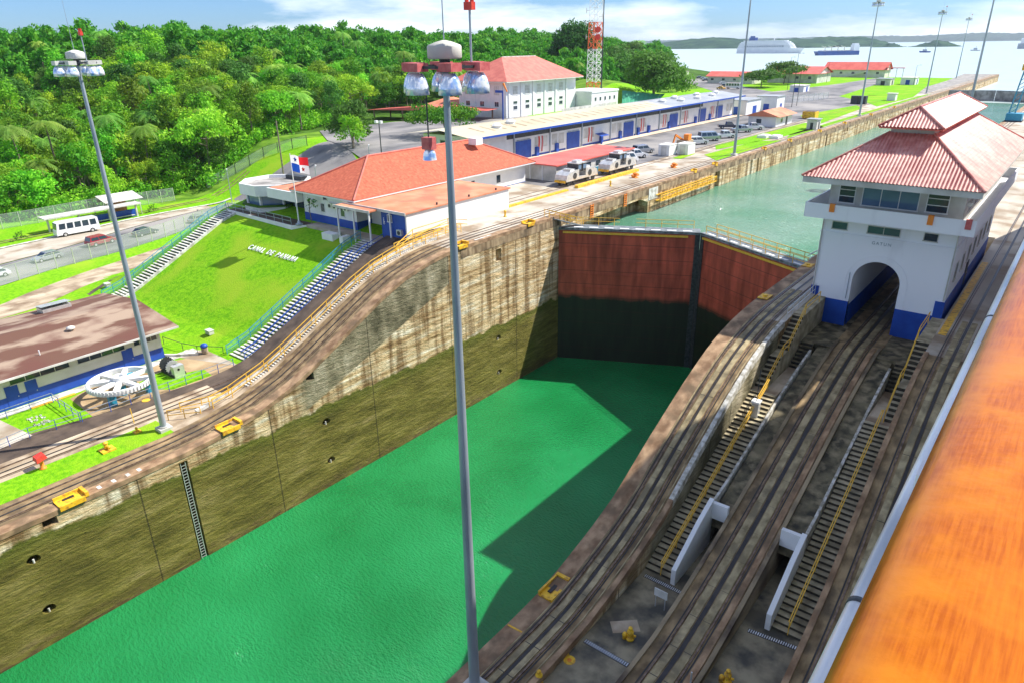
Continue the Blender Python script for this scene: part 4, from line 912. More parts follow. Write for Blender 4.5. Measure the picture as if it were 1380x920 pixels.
# ================================================================== lamp masts
def mast(loc, h, label, big=True):
    t = thing('lamp_mast', (0, 0, 0), label, 'lamp mast', 'tall lighting masts')
    b = MB(); b.cyl((0, 0, 0), (0, 0, h), .285, .115, 24); b.build('pole', 'steel', t)
    b = MB(); b.box(-.55, .55, -.55, .55, -.02, .3); b.cyl((0, 0, .3), (0, 0, .42), .42, n=14); b.build('base', 'grime_white', t)
    b = MB(); b.lathe((0, 0, h+.15), [(.58, 0), (.62, .05), (.62, .40), (.58, .46), (.3, .56), (.05, .62)], 20); b.build('head_cover', 'grime_white', t, True)
    b = MB(); R = 1.25
    for i in range(12):
        a0, a1 = 2*PI*i/12, 2*PI*(i+1)/12
        b.beam((R*math.cos(a0), R*math.sin(a0), h-.1), (R*math.cos(a1), R*math.sin(a1), h-.1), .09)
    for i in range(4): a0 = PI/4+PI*i/2; b.beam((0, 0, h-.1), (R*math.cos(a0), R*math.sin(a0), h-.1), .09)
    b.cyl((0, 0, h-.3), (0, 0, h+.15), .2, n=10); b.build('ring', 'dark_metal', t)
    for i in range(6):
        a = PI*i/3+.35; cx, cy = R*math.cos(a), R*math.sin(a)
        l = MB().lathe((cx, cy, h-1.0), [(.42, 0), (.41, .25), (.33, .52), (.2, .7)], 14).build('lamp', 'lamp_glass', t, True)
        MB().box(cx-.34, cx+.34, cy-.27, cy+.27, h-.24, h+.04).build('ballast_box', 'lamp_red' if big else 'grime_white', l)
    MB().cyl((0, 0, h+.8), (0, 0, h+4.2), .025, .01, 6).build('lightning_rod', 'steel', t)
    b = MB(); b.cyl((1.0, .3, h-.1), (1.0, .3, h+1.7), .04, n=6); b.build('beacon_rod', 'steel', t)
    b = MB(); b.box(.82, 1.18, .2, .4, h+1.7, h+1.95); b.cyl((.88, .3, h+1.95), (.88, .3, h+2.15), .07, n=8); b.cyl((1.12, .3, h+1.95), (1.12, .3, h+2.15), .07, n=8); b.build('beacon', 'red', t)
    t.location = loc
    return t
ma = mast((-5.2, 22.9, H0), 30.6, 'pale lamp mast on the grass verge at the left, ring of white lamps', False)
MDX = mast((34.9, 19.5, H0), 30.7, 'nearest grey lamp mast on the central pier coping, lamps with red housings')
hl = MB(); hl.cyl((-1.25, .2, 28.0), (-1.25, .2, 30.2), .03, n=6); hl.build('hanger', 'dark_metal', MDX, local=True)
hl = MB(); hl.box(-1.45, -1.05, 0, .4, 27.6, 28.05); hl.build('ballast_box', 'lamp_red', MDX, local=True)
hl = MB(); hl.lathe((-1.25, .2, 27.2), [(.28, 0), (.24, .25), (.15, .4)], 12); hl.build('hanging_lamp', 'lamp_glass', MDX, local=True)
for loc, lb in (((-1.9, 140.4, H1), 'lamp mast on the quay beside the grass strip, cut by the top edge'), ((-2.4, 235.8, H1), 'lamp mast rising behind the tip of the lantern roof'), ((-4.4, 346.6, H1), 'lamp mast by the landward end of the approach pier'),
                ((-13.9, 483, H1), 'farthest lamp mast out on the approach pier'), ((34.4, 160, H1), 'lamp mast on the pier coping far behind the control house roof')):
    dup(ma, loc, label=lb)
def small_lamp(x, y, h, label, rz=0, m='dark_metal'):
    t = thing('street_lamp', (x, y, ground(x, y) if x < -36 else H1), label, 'street lamp', 'street lamps'); z = t.location.z
    MB().cyl((x, y, z), (x, y, z+h), .10, .06, 8).build('pole', m, t)
    b = MB(); c, s = math.cos(rz), math.sin(rz); b.beam((x, y, z+h-.05), (x+c*1.3, y+s*1.3, z+h+.15), .07); b.build('arm', m, t)
    b = MB(); b.beam((x+c*1.2, y+s*1.2, z+h+.12), (x+c*1.9, y+s*1.9, z+h+.12), .24, .12); b.build('lamp_head', m if m != 'steel' else 'white', t)
for a in ((-60.3, 343, 14, 'dark lamp post in front of the white house with orange roof'), (-29.2, 256, 17, 'dark lamp post standing on the lot left of the orange roofed hut'), (-63.8, 414, 10, 'dark lamp post at the right corner of the red roofed hall'),
          (-29.5, 262, 11, 'short dark lamp post among the parked machines'), (-21, 408, 9, 'dark lamp post beside the small blue and white shed')): small_lamp(*a)
small_lamp(-84.5, 77.6, 8, 'pale curved street lamp beside the road left of the octagonal lookout', 2.6, 'steel')
small_lamp(-66, 86, 7.5, 'pale street lamp on the grass behind the visitor building', 2.4, 'steel')
small_lamp(-61, 96, 6.0, 'pale street lamp by the parking ground above the tiled roof', 2.4, 'steel')
t = thing('floodlight_post', (-63, 101, 20.9), 'dark post with two white floodlights beside the parking ground', 'floodlight')
MB().cyl((-63, 101, 20.9), (-63, 101, 27.5), .12, .1, 8).build('post', 'dark_metal', t)
for s in (-.7, .7): MB().box(-63+s-.3, -63+s+.3, 100.6, 101.2, 27.4, 27.9).build('floodlight', 'white', t)
t = thing('utility_pole', (-66.5, 79, 14), 'tall wooden pole rising behind the octagonal lookout', 'utility pole')
MB().cyl((-66.5, 79, 12), (-66.5, 79, 29.5), .2, .12, 8).build('pole', 'bark', t)

# ================================================================== visitor building with flag
def hipbuilding(name, x0, x1, y0, y1, zb, ze, zr, ra, rb, label, cat, wallm, roofm, ov=1.2, axis='y', base=None, fascia='white', band=.25, group=None):
    t = thing(name, ((x0+x1)/2, y0, zb), label, cat, group)
    MB().box(x0, x1, y0, y1, zb-1.2, ze-.05).build('wall', wallm, t)
    MB().hip(x0-ov, x1+ov, y0-ov, y1+ov, ze+.02, zr, ra, rb, axis, .06).build('roof', roofm, t)
    b = MB(); b.box(x0-ov+.03, x1+ov-.03, y0-ov+.03, y1+ov-.03, ze-band, ze-.05); b.build('fascia', fascia, t)
    if base: MB().box(x0-.03, x1+.03, y0-.03, y1+.03, zb-1.2, zb+base[0]).build('base_band', base[1], t)
    return t
vb = hipbuilding('visitor_building', -30, -18.8, 57.6, 93.5, 20.0, 24.15, 28.1, 65.0, 86.0, 'long white visitor building with blue base and weathered orange hip roof', 'building', 'white', 'tile_orange', 1.25, 'y', (1.0, 'blue'))
b = MB()
for p, r in (((-31.25, 56.35, 24.2), (-24.4, 65, 28.15)), ((-17.55, 56.35, 24.2), (-24.4, 65, 28.15)), ((-17.55, 94.75, 24.2), (-24.4, 86, 28.15)), ((-31.25, 94.75, 24.2), (-24.4, 86, 28.15)), ((-24.4, 65, 28.15), (-24.4, 86, 28.15))): b.cyl(p, r, .13, n=8)
b.build('ridge_tiles', 'admin_red', vb)
for x0, x1, z0, z1 in ((-22.0, -21.2, 21.4, 22.6), (-26.2, -25.4, 21.5, 22.6), (-20.4, -19.8, 22.4, 22.8), (-25.5, -24.7, 23.2, 23.6)): window(vb, x0, x1, z0, z1, 57.6, 1)
for y0, y1 in ((70, 70.8), (76, 76.9), (80, 80.8), (86, 87)): window(vb, y0, y1, 21.8, 23.0, -18.8, 1, 'glass', 'white', .06, 1, 'y', 1)
for x, y, ax, lb in ((-28.6, 57.2, 'x', 'leftmost'), (-24.2, 57.2, 'x', 'third'), (-23.2, 57.2, 'x', 'fourth'), (-21.0, 57.2, 'x', 'fifth')):
    f = MB().box(x, x+.85, 57.2, 57.6, 22.3, 22.95).build('air_conditioner', 'silver', vb); b = MB(); b.cyl((x+.4, 57.19, 22.62), (x+.4, 57.15, 22.62), .24, n=12); b.build('fan', 'dark_metal', f)
MB().box(-18.8, -18.4, 73, 73.9, 22.2, 22.9).build('air_conditioner', 'silver', vb)
MB().box(-23.2, -21.6, 84.6, 86.2, 27.6, 28.6).build('roof_vent', 'white', vb)
b = MB(); b.box(-18.8, -18.75, 57.65, 93.4, 20.9, 21.9)
# annex with flat salmon roof and blue end wall
t = thing('annex', (-13, 57, 20.6), 'low annex with flat salmon roof, white wall along the track and blue end', 'building')
MB().box(-18.7, -8.3, 60.0, 76, 19.8, 23.6).build('wall', 'white', t)
MB().box(-12.8, -8.4, 56.6, 60.0, 19.8, 23.55).build('blue_wall', 'blue', t); MB().box(-8.4, -8.2, 56.5, 76, 19.8, 23.6).build('side_wall', 'white', t)
b = MB(); b.box(-18.7, -8.0, 56.2, 76.2, 23.62, 23.8); b.box(-19.6, -12.9, 54.8, 60, 23.5, 23.68); b.build('roof', 'tin_orange', t)
b = MB(); b.box(-19.65, -7.95, 56.08, 56.2, 23.5, 23.85); b.box(-19.7, -12.8, 54.7, 54.8, 23.42, 23.74); b.build('gutter', 'grime_white', t)
for x, y in ((-19.3, 55.0), (-16.2, 55.0), (-13.2, 55.0), (-10.9, 56.3)): MB().beam((x, y, 19.3), (x, y, 23.5), .16).build('porch_post', 'white', t)
d = MB().box(-14.6, -13.4, 59.9, 59.97, 20.0, 22.6).build('door', 'dark_metal', t); MB().cyl((-13.6, 59.9, 21.2), (-13.6, 59.84, 21.2), .05, n=6).build('handle', 'silver', d)
window(t, -11.6, -10.9, 22.3, 23.1, 56.6, 1)
# wheelchair-like pictogram panel: wheel, body, head
b = MB(); b.box(-12.5, -12.0, 56.56, 56.6, 21.7, 22.9); b.build('sign_panel', 'blue', t)
b = MB()
for i in range(10): a0, a1 = 2*PI*i/10, 2*PI*(i+1)/10; b.beam((-12.28+.13*math.cos(a0), 56.54, 22.0+.13*math.sin(a0)), (-12.28+.13*math.cos(a1), 56.54, 22.0+.13*math.sin(a1)), .04)
b.beam((-12.3, 56.54, 22.1), (-12.3, 56.54, 22.5), .07); b.cyl((-12.3, 56.55, 22.62), (-12.3, 56.53, 22.62), .07, n=8); b.beam((-12.3, 56.54, 22.2), (-12.1, 56.54, 22.2), .06); b.build('pictogram', 'white', t)
f = MB().box(-9.8, -9.0, 56.2, 56.6, 20.9, 21.6).build('air_conditioner', 'silver', t); b = MB().cyl((-9.4, 56.19, 21.25), (-9.4, 56.15, 21.25), .25, n=12).build('fan', 'dark_metal', f)
for y in (62, 68, 73.5): MB().cyl((-8.4, y, 23.8), (-8.4, y, 24.1), .12, n=8).build('roof_vent', 'dark_metal', t)
# octagonal lookout
t = thing('lookout_pavilion', (-41.5, 61, 19.4), 'white octagonal lookout with flat grey roof and ring of windows', 'pavilion')
def octo(r, z0, z1, m, nm, inner=None, par=None, n=8, ph=PI/8):
    P = [(-41.5+r*math.cos(ph+2*PI*i/n), 61+r*math.sin(ph+2*PI*i/n)) for i in range(n)]
    if inner is None: return MB().prism(P, z0, z1).build(nm, m, par or t)
    b = MB(); Q = [(-41.5+inner*math.cos(ph+2*PI*i/n), 61+inner*math.sin(ph+2*PI*i/n)) for i in range(n)]
    for i in range(n):
        j = (i+1) % n
        b.add([(*P[i], z0), (*P[j], z0), (*Q[j], z0), (*Q[i], z0), (*P[i], z1), (*P[j], z1), (*Q[j], z1), (*Q[i], z1)], [(0, 1, 5, 4), (1, 2, 6, 5), (2, 3, 7, 6), (3, 0, 4, 7), (4, 5, 6, 7), (3, 2, 1, 0)])
    return b.build(nm, m, par or t)
octo(4.9, 19.2, 20.6, 'white', 'plinth'); octo(4.3, 20.6, 22.25, 'blueglass', 'glazing'); octo(5.3, 22.2, 23.75, 'white', 'parapet', 4.9); octo(4.95, 22.3, 23.3, 'flat_roof', 'roof')
b = MB()
for i in range(8):
    a = PI/8+2*PI*i/8; x, y = -41.5+4.33*math.cos(a), 61+4.33*math.sin(a); b.box(x-.15, x+.15, y-.15, y+.15, 20.6, 22.25)
b.build('column', 'white', t)
b = MB()
for i in range(8):
    a0, a1 = PI/8+2*PI*i/8, PI/8+2*PI*(i+1)/8; b.beam((-41.5+5.0*math.cos(a0), 61+5.0*math.sin(a0), 20.7), (-41.5+5.0*math.cos(a1), 61+5.0*math.sin(a1), 20.7), .5, .25)
b.build('planter', 'leaf_dark', t)
MB().box(-43.5, -39.5, 64.2, 65.4, 23.3, 23.9).build('roof_hatch', 'dark_metal', t)
MB().box(-37.2, -30.1, 56.6, 64, 22.35, 23.7).build('link_canopy', 'white', t); MB().box(-37.0, -30.2, 56.9, 63.8, 23.7, 23.75).build('canopy_roof', 'tin_orange', t)
MB().box(-36.6, -30.1, 60.2, 63.8, 19.6, 22.35).build('entrance_glazing', 'glass', t)
for x in (-35.8, -33.4, -31.0): MB().box(x-.08, x+.08, 60.1, 60.3, 19.6, 22.35).build('door_frame', 'white', t)
# terrace platform with white edge, railing
t = thing('terrace', (-34, 55.2, 19.3), 'dark paved terrace with a white edge wall in front of the lookout', 'terrace')
MB().prism([(-45.8, 54.9), (-29.0, 54.4), (-27.2, 56.0), (-27.2, 58), (-46.0, 60)], 18.3, 19.75).build('edge_wall', 'white', t)
MB().prism([(-45.6, 55.1), (-29.1, 54.6), (-27.4, 56.1), (-27.4, 60.5), (-45.8, 60.5)], 19.75, 19.8).build('paving', 'dark_asphalt', t)
MB().box(-27.2, -12.8, 55.6, 57.6, 18.6, 19.9).build('walkway', 'concrete', t)
b = MB()
for h in (.5, 1.0): b.beam((-45.6, 55.0, 19.8+h), (-29.2, 54.6, 19.8+h), .06)
b.build('guard_rail', 'steel', t)
for k in range(9): MB().beam((-45.6+k*2.05, 55.0-k*.05, 19.75), (-45.6+k*2.05, 55.0-k*.05, 20.8), .06).build('rail_post', 'steel', t)
for x0, x1, lb in ((-21.8, -19.6, 'larger'), (-18.2, -17.5, 'smaller')):
    o = MB().box(x0, x1, 54.0, 55.2, 18.9, 19.95).build('planter_block', 'white'); tag(o, lb+' white block planter at the top of the lawn under the porch', 'planter')
# flag pole
t = thing('flagpole', (-28.4, 55.3, 19.75), 'white flagpole flying a red, white and blue flag above the lawn', 'flagpole')
MB().cyl((-28.4, 55.3, 19.75), (-28.4, 55.3, 29.3), .1, .05, 10).build('pole', 'white', t)
MB().lathe((-28.4, 55.3, 19.75), [(.5, 0), (.5, .2), (.25, .3), (.15, .6)], 14).build('base', 'steel', t)
def flag():
    W, Hh = 3.4, 2.1; nx, nz = 24, 14
    def P(u, v):
        x = -28.3+u*W*.93; y = 55.3+.22*math.sin(u*7)*u+.25*u; z = 29.1-v*Hh-u*u*.18+.06*math.sin(u*8+v*2); return (x, y, z)
    def star(cx, cy, r):
        pts = []
        for i in range(10): a = PI/2+PI*i/5; q = r if i % 2 == 0 else r*.42; pts.append((cx+q*math.cos(a)/W, cy-q*math.sin(a)/Hh))
        return pts
    b = MB()
    for i in range(nx):
        for j in range(nz):
            u0, u1, v0, v1 = i/nx, (i+1)/nx, j/nz, (j+1)/nz; left = i < nx/2; top = j < nz/2
            b.quad(P(u0, v0), P(u1, v0), P(u1, v1), P(u0, v1), 0 if (left and top) or (not left and not top) else (1 if top else 2))
    fl = b.build('flag', ['flag_white', 'flag_red', 'flag_blue'], t)
    for cx, cy, m_ in ((.25, .25, 'blue'), (.75, .75, 'red')):
        b = MB(); s = star(cx, cy, .36)
        for dy in (-.03, .03):
            b.add([tuple(Vector(P(cx, cy))+Vector((0, dy, 0)))]+[tuple(Vector(P(*p))+Vector((0, dy, 0))) for p in s], [(0, 1+k, 1+(k+1) % 10) for k in range(10)])
        o = b.build('star', 'flag_'+m_, t); o.parent = fl
flag()
# ================================================================== lawn: seating steps, lettering, rails
def seat_steps(x0, x1, label):
    t = thing('seating_steps', ((x0+x1)/2, 35.5, H0), label, 'steps', 'concrete seating steps beside the lawn')
    n = 44; y0, y1 = 35.3, 55.4; z0, z1 = H0+.15, 19.75; P = pf([35.3, 38, 52.5, 55.4], [H0+.15, 11.75, 18.85, 19.75]); b = MB(); r = MB()
    for k in range(n):
        ya = y0+(y1-y0)*k/n; yb = y0+(y1-y0)*(k+1)/n; zt = P(yb)
        b.box(x0, x1, ya+.13, yb-.03, zt-.1, zt)
        for xx in np.linspace(x0+.15, x1-.15, 4): r.box(xx-.04, xx+.04, ya+.1, yb, P(ya)-.3, zt-.1)
    b.build('tread', 'wornwhite', t)
    b = MB()
    for k in range(n):
        ya = y0+(y1-y0)*k/n; yb = y0+(y1-y0)*(k+1)/n; b.quad((x0, yb-.12, P(ya)-.3), (x1, yb-.12, P(ya)-.3), (x1, yb-.12, P(yb)-.1), (x0, yb-.12, P(yb)-.1))
    b.build('riser', 'seatblue', t)  # blue sheets paint the shade of the open gaps under the treads
    return t, P
t, SP = seat_steps(-15.4, -12.15, 'white and dark blue seating steps between the lawn and the ramp')
for xx in (-13.9,):
    b = MB(); b.beam((xx, 36, SP(36)+.35), (xx, 38, SP(38)+.35), .1); b.beam((xx, 38, SP(38)+.35), (xx, 52.5, SP(52.5)+.35), .1); b.build('centre_rail', 'blue', t)
t2, _ = seat_steps(-46.6, -43.9, 'white and dark blue seating steps down the far left side of the lawn')
b = MB()
Yk = [35.3, 38, 52.5, 55.4]
for a, c in zip(Yk[:-1], Yk[1:]): b.beam((-43.7, a, SP(a)-.1), (-43.7, c, SP(c)-.1), .35, .3)
b.build('kerb', 'wornwhite', t2)
def slope_rail(x, label, m='railblue', mesh=True, y0=35.3, y1=55.4, P=None, posts=14):
    P = P or SP; t = thing('railing', (x, y0, P(y0)), label, 'railing', 'blue green railings of the lawn'); ys = [y0]+[q for q in (38, 45, 52.5) if y0 < q < y1]+[y1]; b = MB(); g = MB()
    for a, c in zip(ys[:-1], ys[1:]):
        for h in (.55, 1.05): b.beam((x, a, P(a)+h), (x, c, P(c)+h), .06)
        g.quad((x, a, P(a)+.05), (x, c, P(c)+.05), (x, c, P(c)+1.05), (x, a, P(a)+1.05))
    b.build('rail', m, t)
    if mesh: g.build('wire_mesh', 'greenmesh', t)
    for k in range(posts): y = y0+(y1-y0)*k/(posts-1); MB().beam((x, y, P(y)-.1), (x, y, P(y)+1.08), .06).build('post', m, t)
slope_rail(-15.65, 'blue railing with green mesh along the right edge of the lawn')
slope_rail(-12.05, 'thin blue railing between the seating steps and the dark asphalt', 'blue', False, 35.3, 56, None, 9)
slope_rail(-46.9, 'blue green railing along the outside of the far left steps')
def ramp_rail():
    t = thing('railing', (-4.7, 27, 11.3), 'long yellow handrail climbing beside the towing track on the left ramp', 'railing'); ys = [27.3, 29.4, 33, 35.8, 40.4, 45, 48, 51.2, 54, 57.5, 62]
    for x in (-5.1, -4.45):
        b = MB()
        for a, c in zip(ys[:-1], ys[1:]):
            for h in (.5, 1.0): b.beam((x, a, PL_(a)+h), (x, c, PL_(c)+h), .06)
        b.build('rail', 'rail_yellow', t)
        for k in range(18): y = 27.3+k*2.04; MB().beam((x, y, PL_(y)), (x, y, PL_(y)+1.02), .06).build('post', 'rail_yellow', t)
ramp_rail()
b = MB()
for k in range(90): y = 31+k*.3; b.box(-5.05, -4.5, y, y+.2, PL_(y)+.01, PL_(y)+.09)
tag(b.build('ramp_steps', 'wornwhite'), 'narrow pale steps inside the yellow handrail of the left ramp', 'steps')
t = thing('railing', (-6, 24.5, H0), 'short yellow frame railing on the pavement at the foot of the ramp', 'railing'); b = MB()
for (a, c) in (((-6.6, 24.0), (-4.8, 26.2)), ((-7.2, 25.5), (-5.6, 29))):
    for h in (.5, 1.0): b.beam((*a, H0+h), (*c, H0+h), .06)
b.build('rail', 'rail_yellow', t)
for p in ((-6.6, 24.0), (-4.8, 26.2), (-7.2, 25.5), (-5.6, 29), (-5.7, 25.1), (-6.4, 27.2)): MB().beam((*p, H0), (*p, H0+1.02), .06).build('post', 'rail_yellow', t)
# jumble of yellow rails at the top of the ramp
t = thing('railing', (-6.5, 55, 20.7), 'cluster of crossed yellow railings at the top of the left ramp', 'railing')
for i, (a, c) in enumerate((((-5.2, 52, 20.3), (-7.8, 57, 20.7)), ((-7.8, 57, 20.7), (-7.6, 63, 20.9)), ((-5.2, 55, 20.7), (-6.8, 62, 20.9)), ((-6.2, 52.5, 20.2), (-6.0, 60, 20.9)), ((-7.6, 63, 20.9), (-5.2, 64, 20.9)))):
    b = MB()
    for h in (.5, 1.05): b.beam((a[0], a[1], a[2]+h), (c[0], c[1], c[2]+h), .07)
    b.build('rail', 'rail_yellow', t); MB().beam((a[0], a[1], a[2]-.1), (a[0], a[1], a[2]+1.1), .07).build('post', 'rail_yellow', t)
b = MB(); 
b.box(-8.9, -8.3, 64, 91, 20.91, 21.15); b.box(-9.3, -8.9, 64, 91, 20.91, 21.0); b.box(-8.9, -8.2, 93.5, 113, 20.91, 21.35); b.box(-9.7, -8.9, 95, 113, 20.91, 21.12)
tag(b.build('conductor_cover', 'yellow'), 'long low yellow beam on the terrace beside the parked locomotives', 'barrier')
sl = (LAWN(52)-LAWN(40))/12
t = thing('lawn_lettering', (-32.2, 49.6, LAWN(49.6)), 'white block letters reading CANAL DE PANAMA on the grass slope', 'lettering')
text_mesh('letter', 'CANAL DE PANAMA', 1.22, .03, 'white', t, (-32.3, 49.3, LAWN(49.3)+.12), (1, 0, 0), (0, 1, sl), 'LEFT', .62, True)
def bin_(x, y, z, label):
    t = thing('litter_bin', (x, y, z), label, 'litter bin')
    MB().lathe((x, y, z), [(.3, 0), (.36, .1), (.36, .75), (.33, .8)], 14).build('drum', 'pale_bed', t, True); MB().lathe((x, y, z+.8), [(.4, 0), (.4, .12), (.3, .32), (.1, .4)], 14).build('lid', 'blue', t, True)
bin_(-18.2, 34.1, H0, 'pale litter bin with blue lid at the foot of the lawn')
for x, y, lb in ((-22.0, 36.9, 'small white box on the lawn near the litter bin'), (-50.3, 37.5, 'small white box on the grass left of the far steps')):
    b = MB(); b.box(x-.45, x+.45, y-.3, y+.3, ground(x, y)+.05, ground(x, y)+.5); b.box(x-.5, x+.5, y-.35, y+.35, ground(x, y)+.5, ground(x, y)+.58); tag(b.build('junction_box', 'grime_white'), lb, 'junction box')
t = thing('railing', (-20, 32.5, H0), 'low dark railing with concrete kerb along the foot of the lawn', 'railing'); P_ = [(-24.6, 32.6), (-21, 33.0), (-18.9, 33.6), (-16.3, 35.2)]
b = MB(); [b.beam((*a, H0+.9), (*c, H0+.9), .05) for a, c in zip(P_[:-1], P_[1:])]; b.build('rail', 'dark_metal', t)
for p in P_: MB().beam((*p, H0), (*p, H0+.92), .05).build('post', 'dark_metal', t)
b = MB(); b.beam((-22.6, 29.8, H0+.12), (-20.2, 31.6, H0+.12), .25, .3); b.beam((-20.2, 31.6, H0+.12), (-18.4, 33.4, H0+.12), .25, .3); b.build('kerb', 'wornwhite', t)

# ================================================================== brown roofed building at the left edge
t = thing('workshop_building', (-28, 31, H0), 'low building with weathered brown roof, cream wall and blue base at the left edge', 'building')
MB().box(-36.5, -20.9, -30, 30.8, H0-.2, 14.0).build('wall', 'cream', t)
MB().box(-20.9, -20.86, -30, 30.83, H0-.1, 12.05).build('base_band', 'blue', t); MB().box(-36.5, -20.86, 30.8, 30.84, H0-.1, 12.05).build('base_band', 'blue', t)
b = MB(); ze, zr = 14.35, 15.5
b.add([(-38, -31, ze), (-28.7, -31, zr), (-19.6, -31, ze), (-38, 32.4, ze), (-28.7, 32.4, zr), (-19.6, 32.4, ze), (-38, -31, ze-.12), (-19.6, -31, ze-.12), (-38, 32.4, ze-.12), (-19.6, 32.4, ze-.12)],
      [(0, 3, 4, 1), (1, 4, 5, 2), (3, 8, 9, 5, 4), (0, 1, 2, 7, 6), (2, 5, 9, 7), (0, 6, 8, 3), (6, 7, 9, 8)])
b.build('roof', 'brown_roof', t)
b = MB(); b.box(-19.6, -19.5, -31, 32.4, 14.15, 14.34); b.build('gutter', 'grime_white', t)
for y0, y1 in ((8.5, 15.4), (16.4, 21.6), (22.4, 27.0), (28.0, 30.4), (0, 7.5)): window(t, y0, y1, 13.15, 13.85, -20.9, 4, 'glass', 'cream', .05, 1, 'y', 1)
for y0, y1, m_ in ((15.8, 16.9, 'blue'), (17.5, 18.5, 'blue'), (26.6, 27.7, 'blue')):
    d = MB().box(-20.9, -20.83, y0, y1, H0, 13.1).build('door', m_, t); MB().cyl((-20.83, y1-.15, 11.9), (-20.78, y1-.15, 11.9), .05, n=6).build('handle', 'silver', d)
window(t, 13.0, 15.0, 12.15, 12.9, -20.9, 2, 'glass', 'cream', .06, 1, 'y', 1)
for x, y in ((-25.5, 24.0), (-31.0, 17.5), (-26, 11)):
    v = MB().lathe((x, y, 14.9), [(.14, -.3), (.14, .35), (.42, .4), (.42, .55), (.15, .68)], 14).build('roof_vent', 'wornwhite', t, True)
for x, y in ((-35.5, 26.0), (-35.0, 13.5)):
    b = MB(); b.add([(x-1.2, y-1.6, 15.2), (x+1, y-1.6, 15.5), (x+1, y+1.6, 15.5), (x-1.2, y+1.6, 15.2)], [(0, 1, 2, 3)]); b.box(x-1.1, x+.9, y-1.5, y+1.5, 14.5, 15.15); b.build('skylight', 'silver', t)
MB().cyl((-22.3, 19.8, 14.4), (-22.3, 19.8, 15.2), .06, n=8).build('vent_pipe', 'white', t)

# big bull wheel on display
t = thing('gear_exhibit', (-15.3, 23.9, 12.4), 'big white spoked gear wheel displayed flat beside the cream wall', 'gear wheel')
b = MB(); R = 2.95; n = 40
for r0, r1, z0, z1 in ((R-.22, R, 12.05, 12.55), (.35, .62, 12.0, 12.9)):
    vs = []; fs = []
    for i in range(n):
        a = 2*PI*i/n
        for r, z in ((r0, z0), (r1, z0), (r1, z1), (r0, z1)): vs.append((-15.3+r*math.cos(a), 23.9+r*math.sin(a), z))
        j = (i+1) % n
        for k in range(4): fs.append((4*i+k, 4*j+k, 4*j+(k+1) % 4, 4*i+(k+1) % 4))
    b.add(vs, fs)
for i in range(56): a = 2*PI*i/56; b.beam((-15.3+(R-.05)*math.cos(a), 23.9+(R-.05)*math.sin(a), 12.3), (-15.3+(R+.09)*math.cos(a), 23.9+(R+.09)*math.sin(a), 12.3), .12, .4)
b.build('rim', 'white', t)
for i in range(8):
    a = 2*PI*i/8+.2; c, s = math.cos(a), math.sin(a); MB().beam((-15.3+.5*c, 23.9+.5*s, 12.35), (-15.3+(R-.1)*c, 23.9+(R-.1)*s, 12.3), .42, .34).build('spoke', 'white', t)
MB().cyl((-15.3, 23.9, H0), (-15.3, 23.9, 12.3), .4, .3, 12).build('pedestal', 'railblue', t)
for dx, dy in ((1.6, -1.7), (-1.6, 1.6), (1.5, 1.9)): MB().box(-15.3+dx-.3, -15.3+dx+.3, 23.9+dy-.3, 23.9+dy+.3, H0, 12.05).build('support', 'railblue', t)
t = thing('gear_machine', (-16.3, 29.3, H0), 'black and silver gear machine displayed beside the big wheel', 'machine')
for k in range(4):
    x = -17.2+k*.62; R_ = (.72, .5, .66, .42)[k]; b = MB(); b.cyl((x, 29.3, 11.65), (x+.13, 29.3, 11.65), R_, n=24)
    for q in range(18): a = 2*PI*q/18; b.beam((x+.065, 29.3+(R_-.03)*math.cos(a), 11.65+(R_-.03)*math.sin(a)), (x+.065, 29.3+(R_+.07)*math.cos(a), 11.65+(R_+.07)*math.sin(a)), .12, .08)
    b.build('gear', 'dark_metal' if k != 2 else 'silver', t)
b = MB(); b.box(-17.4, -14.8, 28.7, 30.1, H0, 11.15); b.cyl((-17.5, 29.3, 11.7), (-14.6, 29.3, 11.7), .14, n=10); b.build('frame', 'dark_metal', t); MB().box(-15.3, -14.6, 28.8, 29.9, H0, 12.1).build('housing', 'silver', t)
def fencing(name, pts, h, label, postm, railm, mesh=None, posts=None, z=None, cat='fence', group=None, rails=(1.0,)):
    zf = z or (lambda x, y: ground(x, y)); t = thing(name, (pts[0][0], pts[0][1], zf(*pts[0])), label, cat, group); b = MB(); g = MB(); P = []
    for a, c in zip(pts[:-1], pts[1:]):
        L = math.hypot(c[0]-a[0], c[1]-a[1]); n = max(1, round(L/(posts or 3)))
        P += [(a[0]+(c[0]-a[0])*k/n, a[1]+(c[1]-a[1])*k/n) for k in range(n)]
    P.append(pts[-1]); Z = [zf(*p) for p in P]
    for i in range(len(P)-1):
        for r in rails: b.beam((*P[i], Z[i]+h*r), (*P[i+1], Z[i+1]+h*r), .05)
        g.quad((*P[i], Z[i]+.05), (*P[i+1], Z[i+1]+.05), (*P[i+1], Z[i+1]+h), (*P[i], Z[i]+h))
    b.build('rail', railm, t)
    if mesh: g.build('wire_mesh', mesh, t)
    for p, z_ in list(zip(P, Z))[:98]: MB().beam((*p, z_-.05), (*p, z_+h+.05), .12 if h > 1.5 else .05).build('post', postm, t)
    return t
flat = lambda x, y: H0
fencing('railing', [(-12.5, 10), (-13.3, 14.9), (-12.7, 19.0), (-12.6, 21.5), (-12.3, 27), (-12.2, 34)], 1.0, 'thin blue railing along the far edge of the dark asphalt by the big wheel', 'blue', 'steel', None, 1.7, flat, 'railing', None, (.55, 1.0))
fencing('railing', [(-19.0, 13), (-19.1, 18.9), (-12.9, 18.9)], 1.0, 'blue railing round the small lawn in front of the cream building', 'blue', 'steel', None, 1.7, flat, 'railing', None, (.55, 1.0))
b = MB()
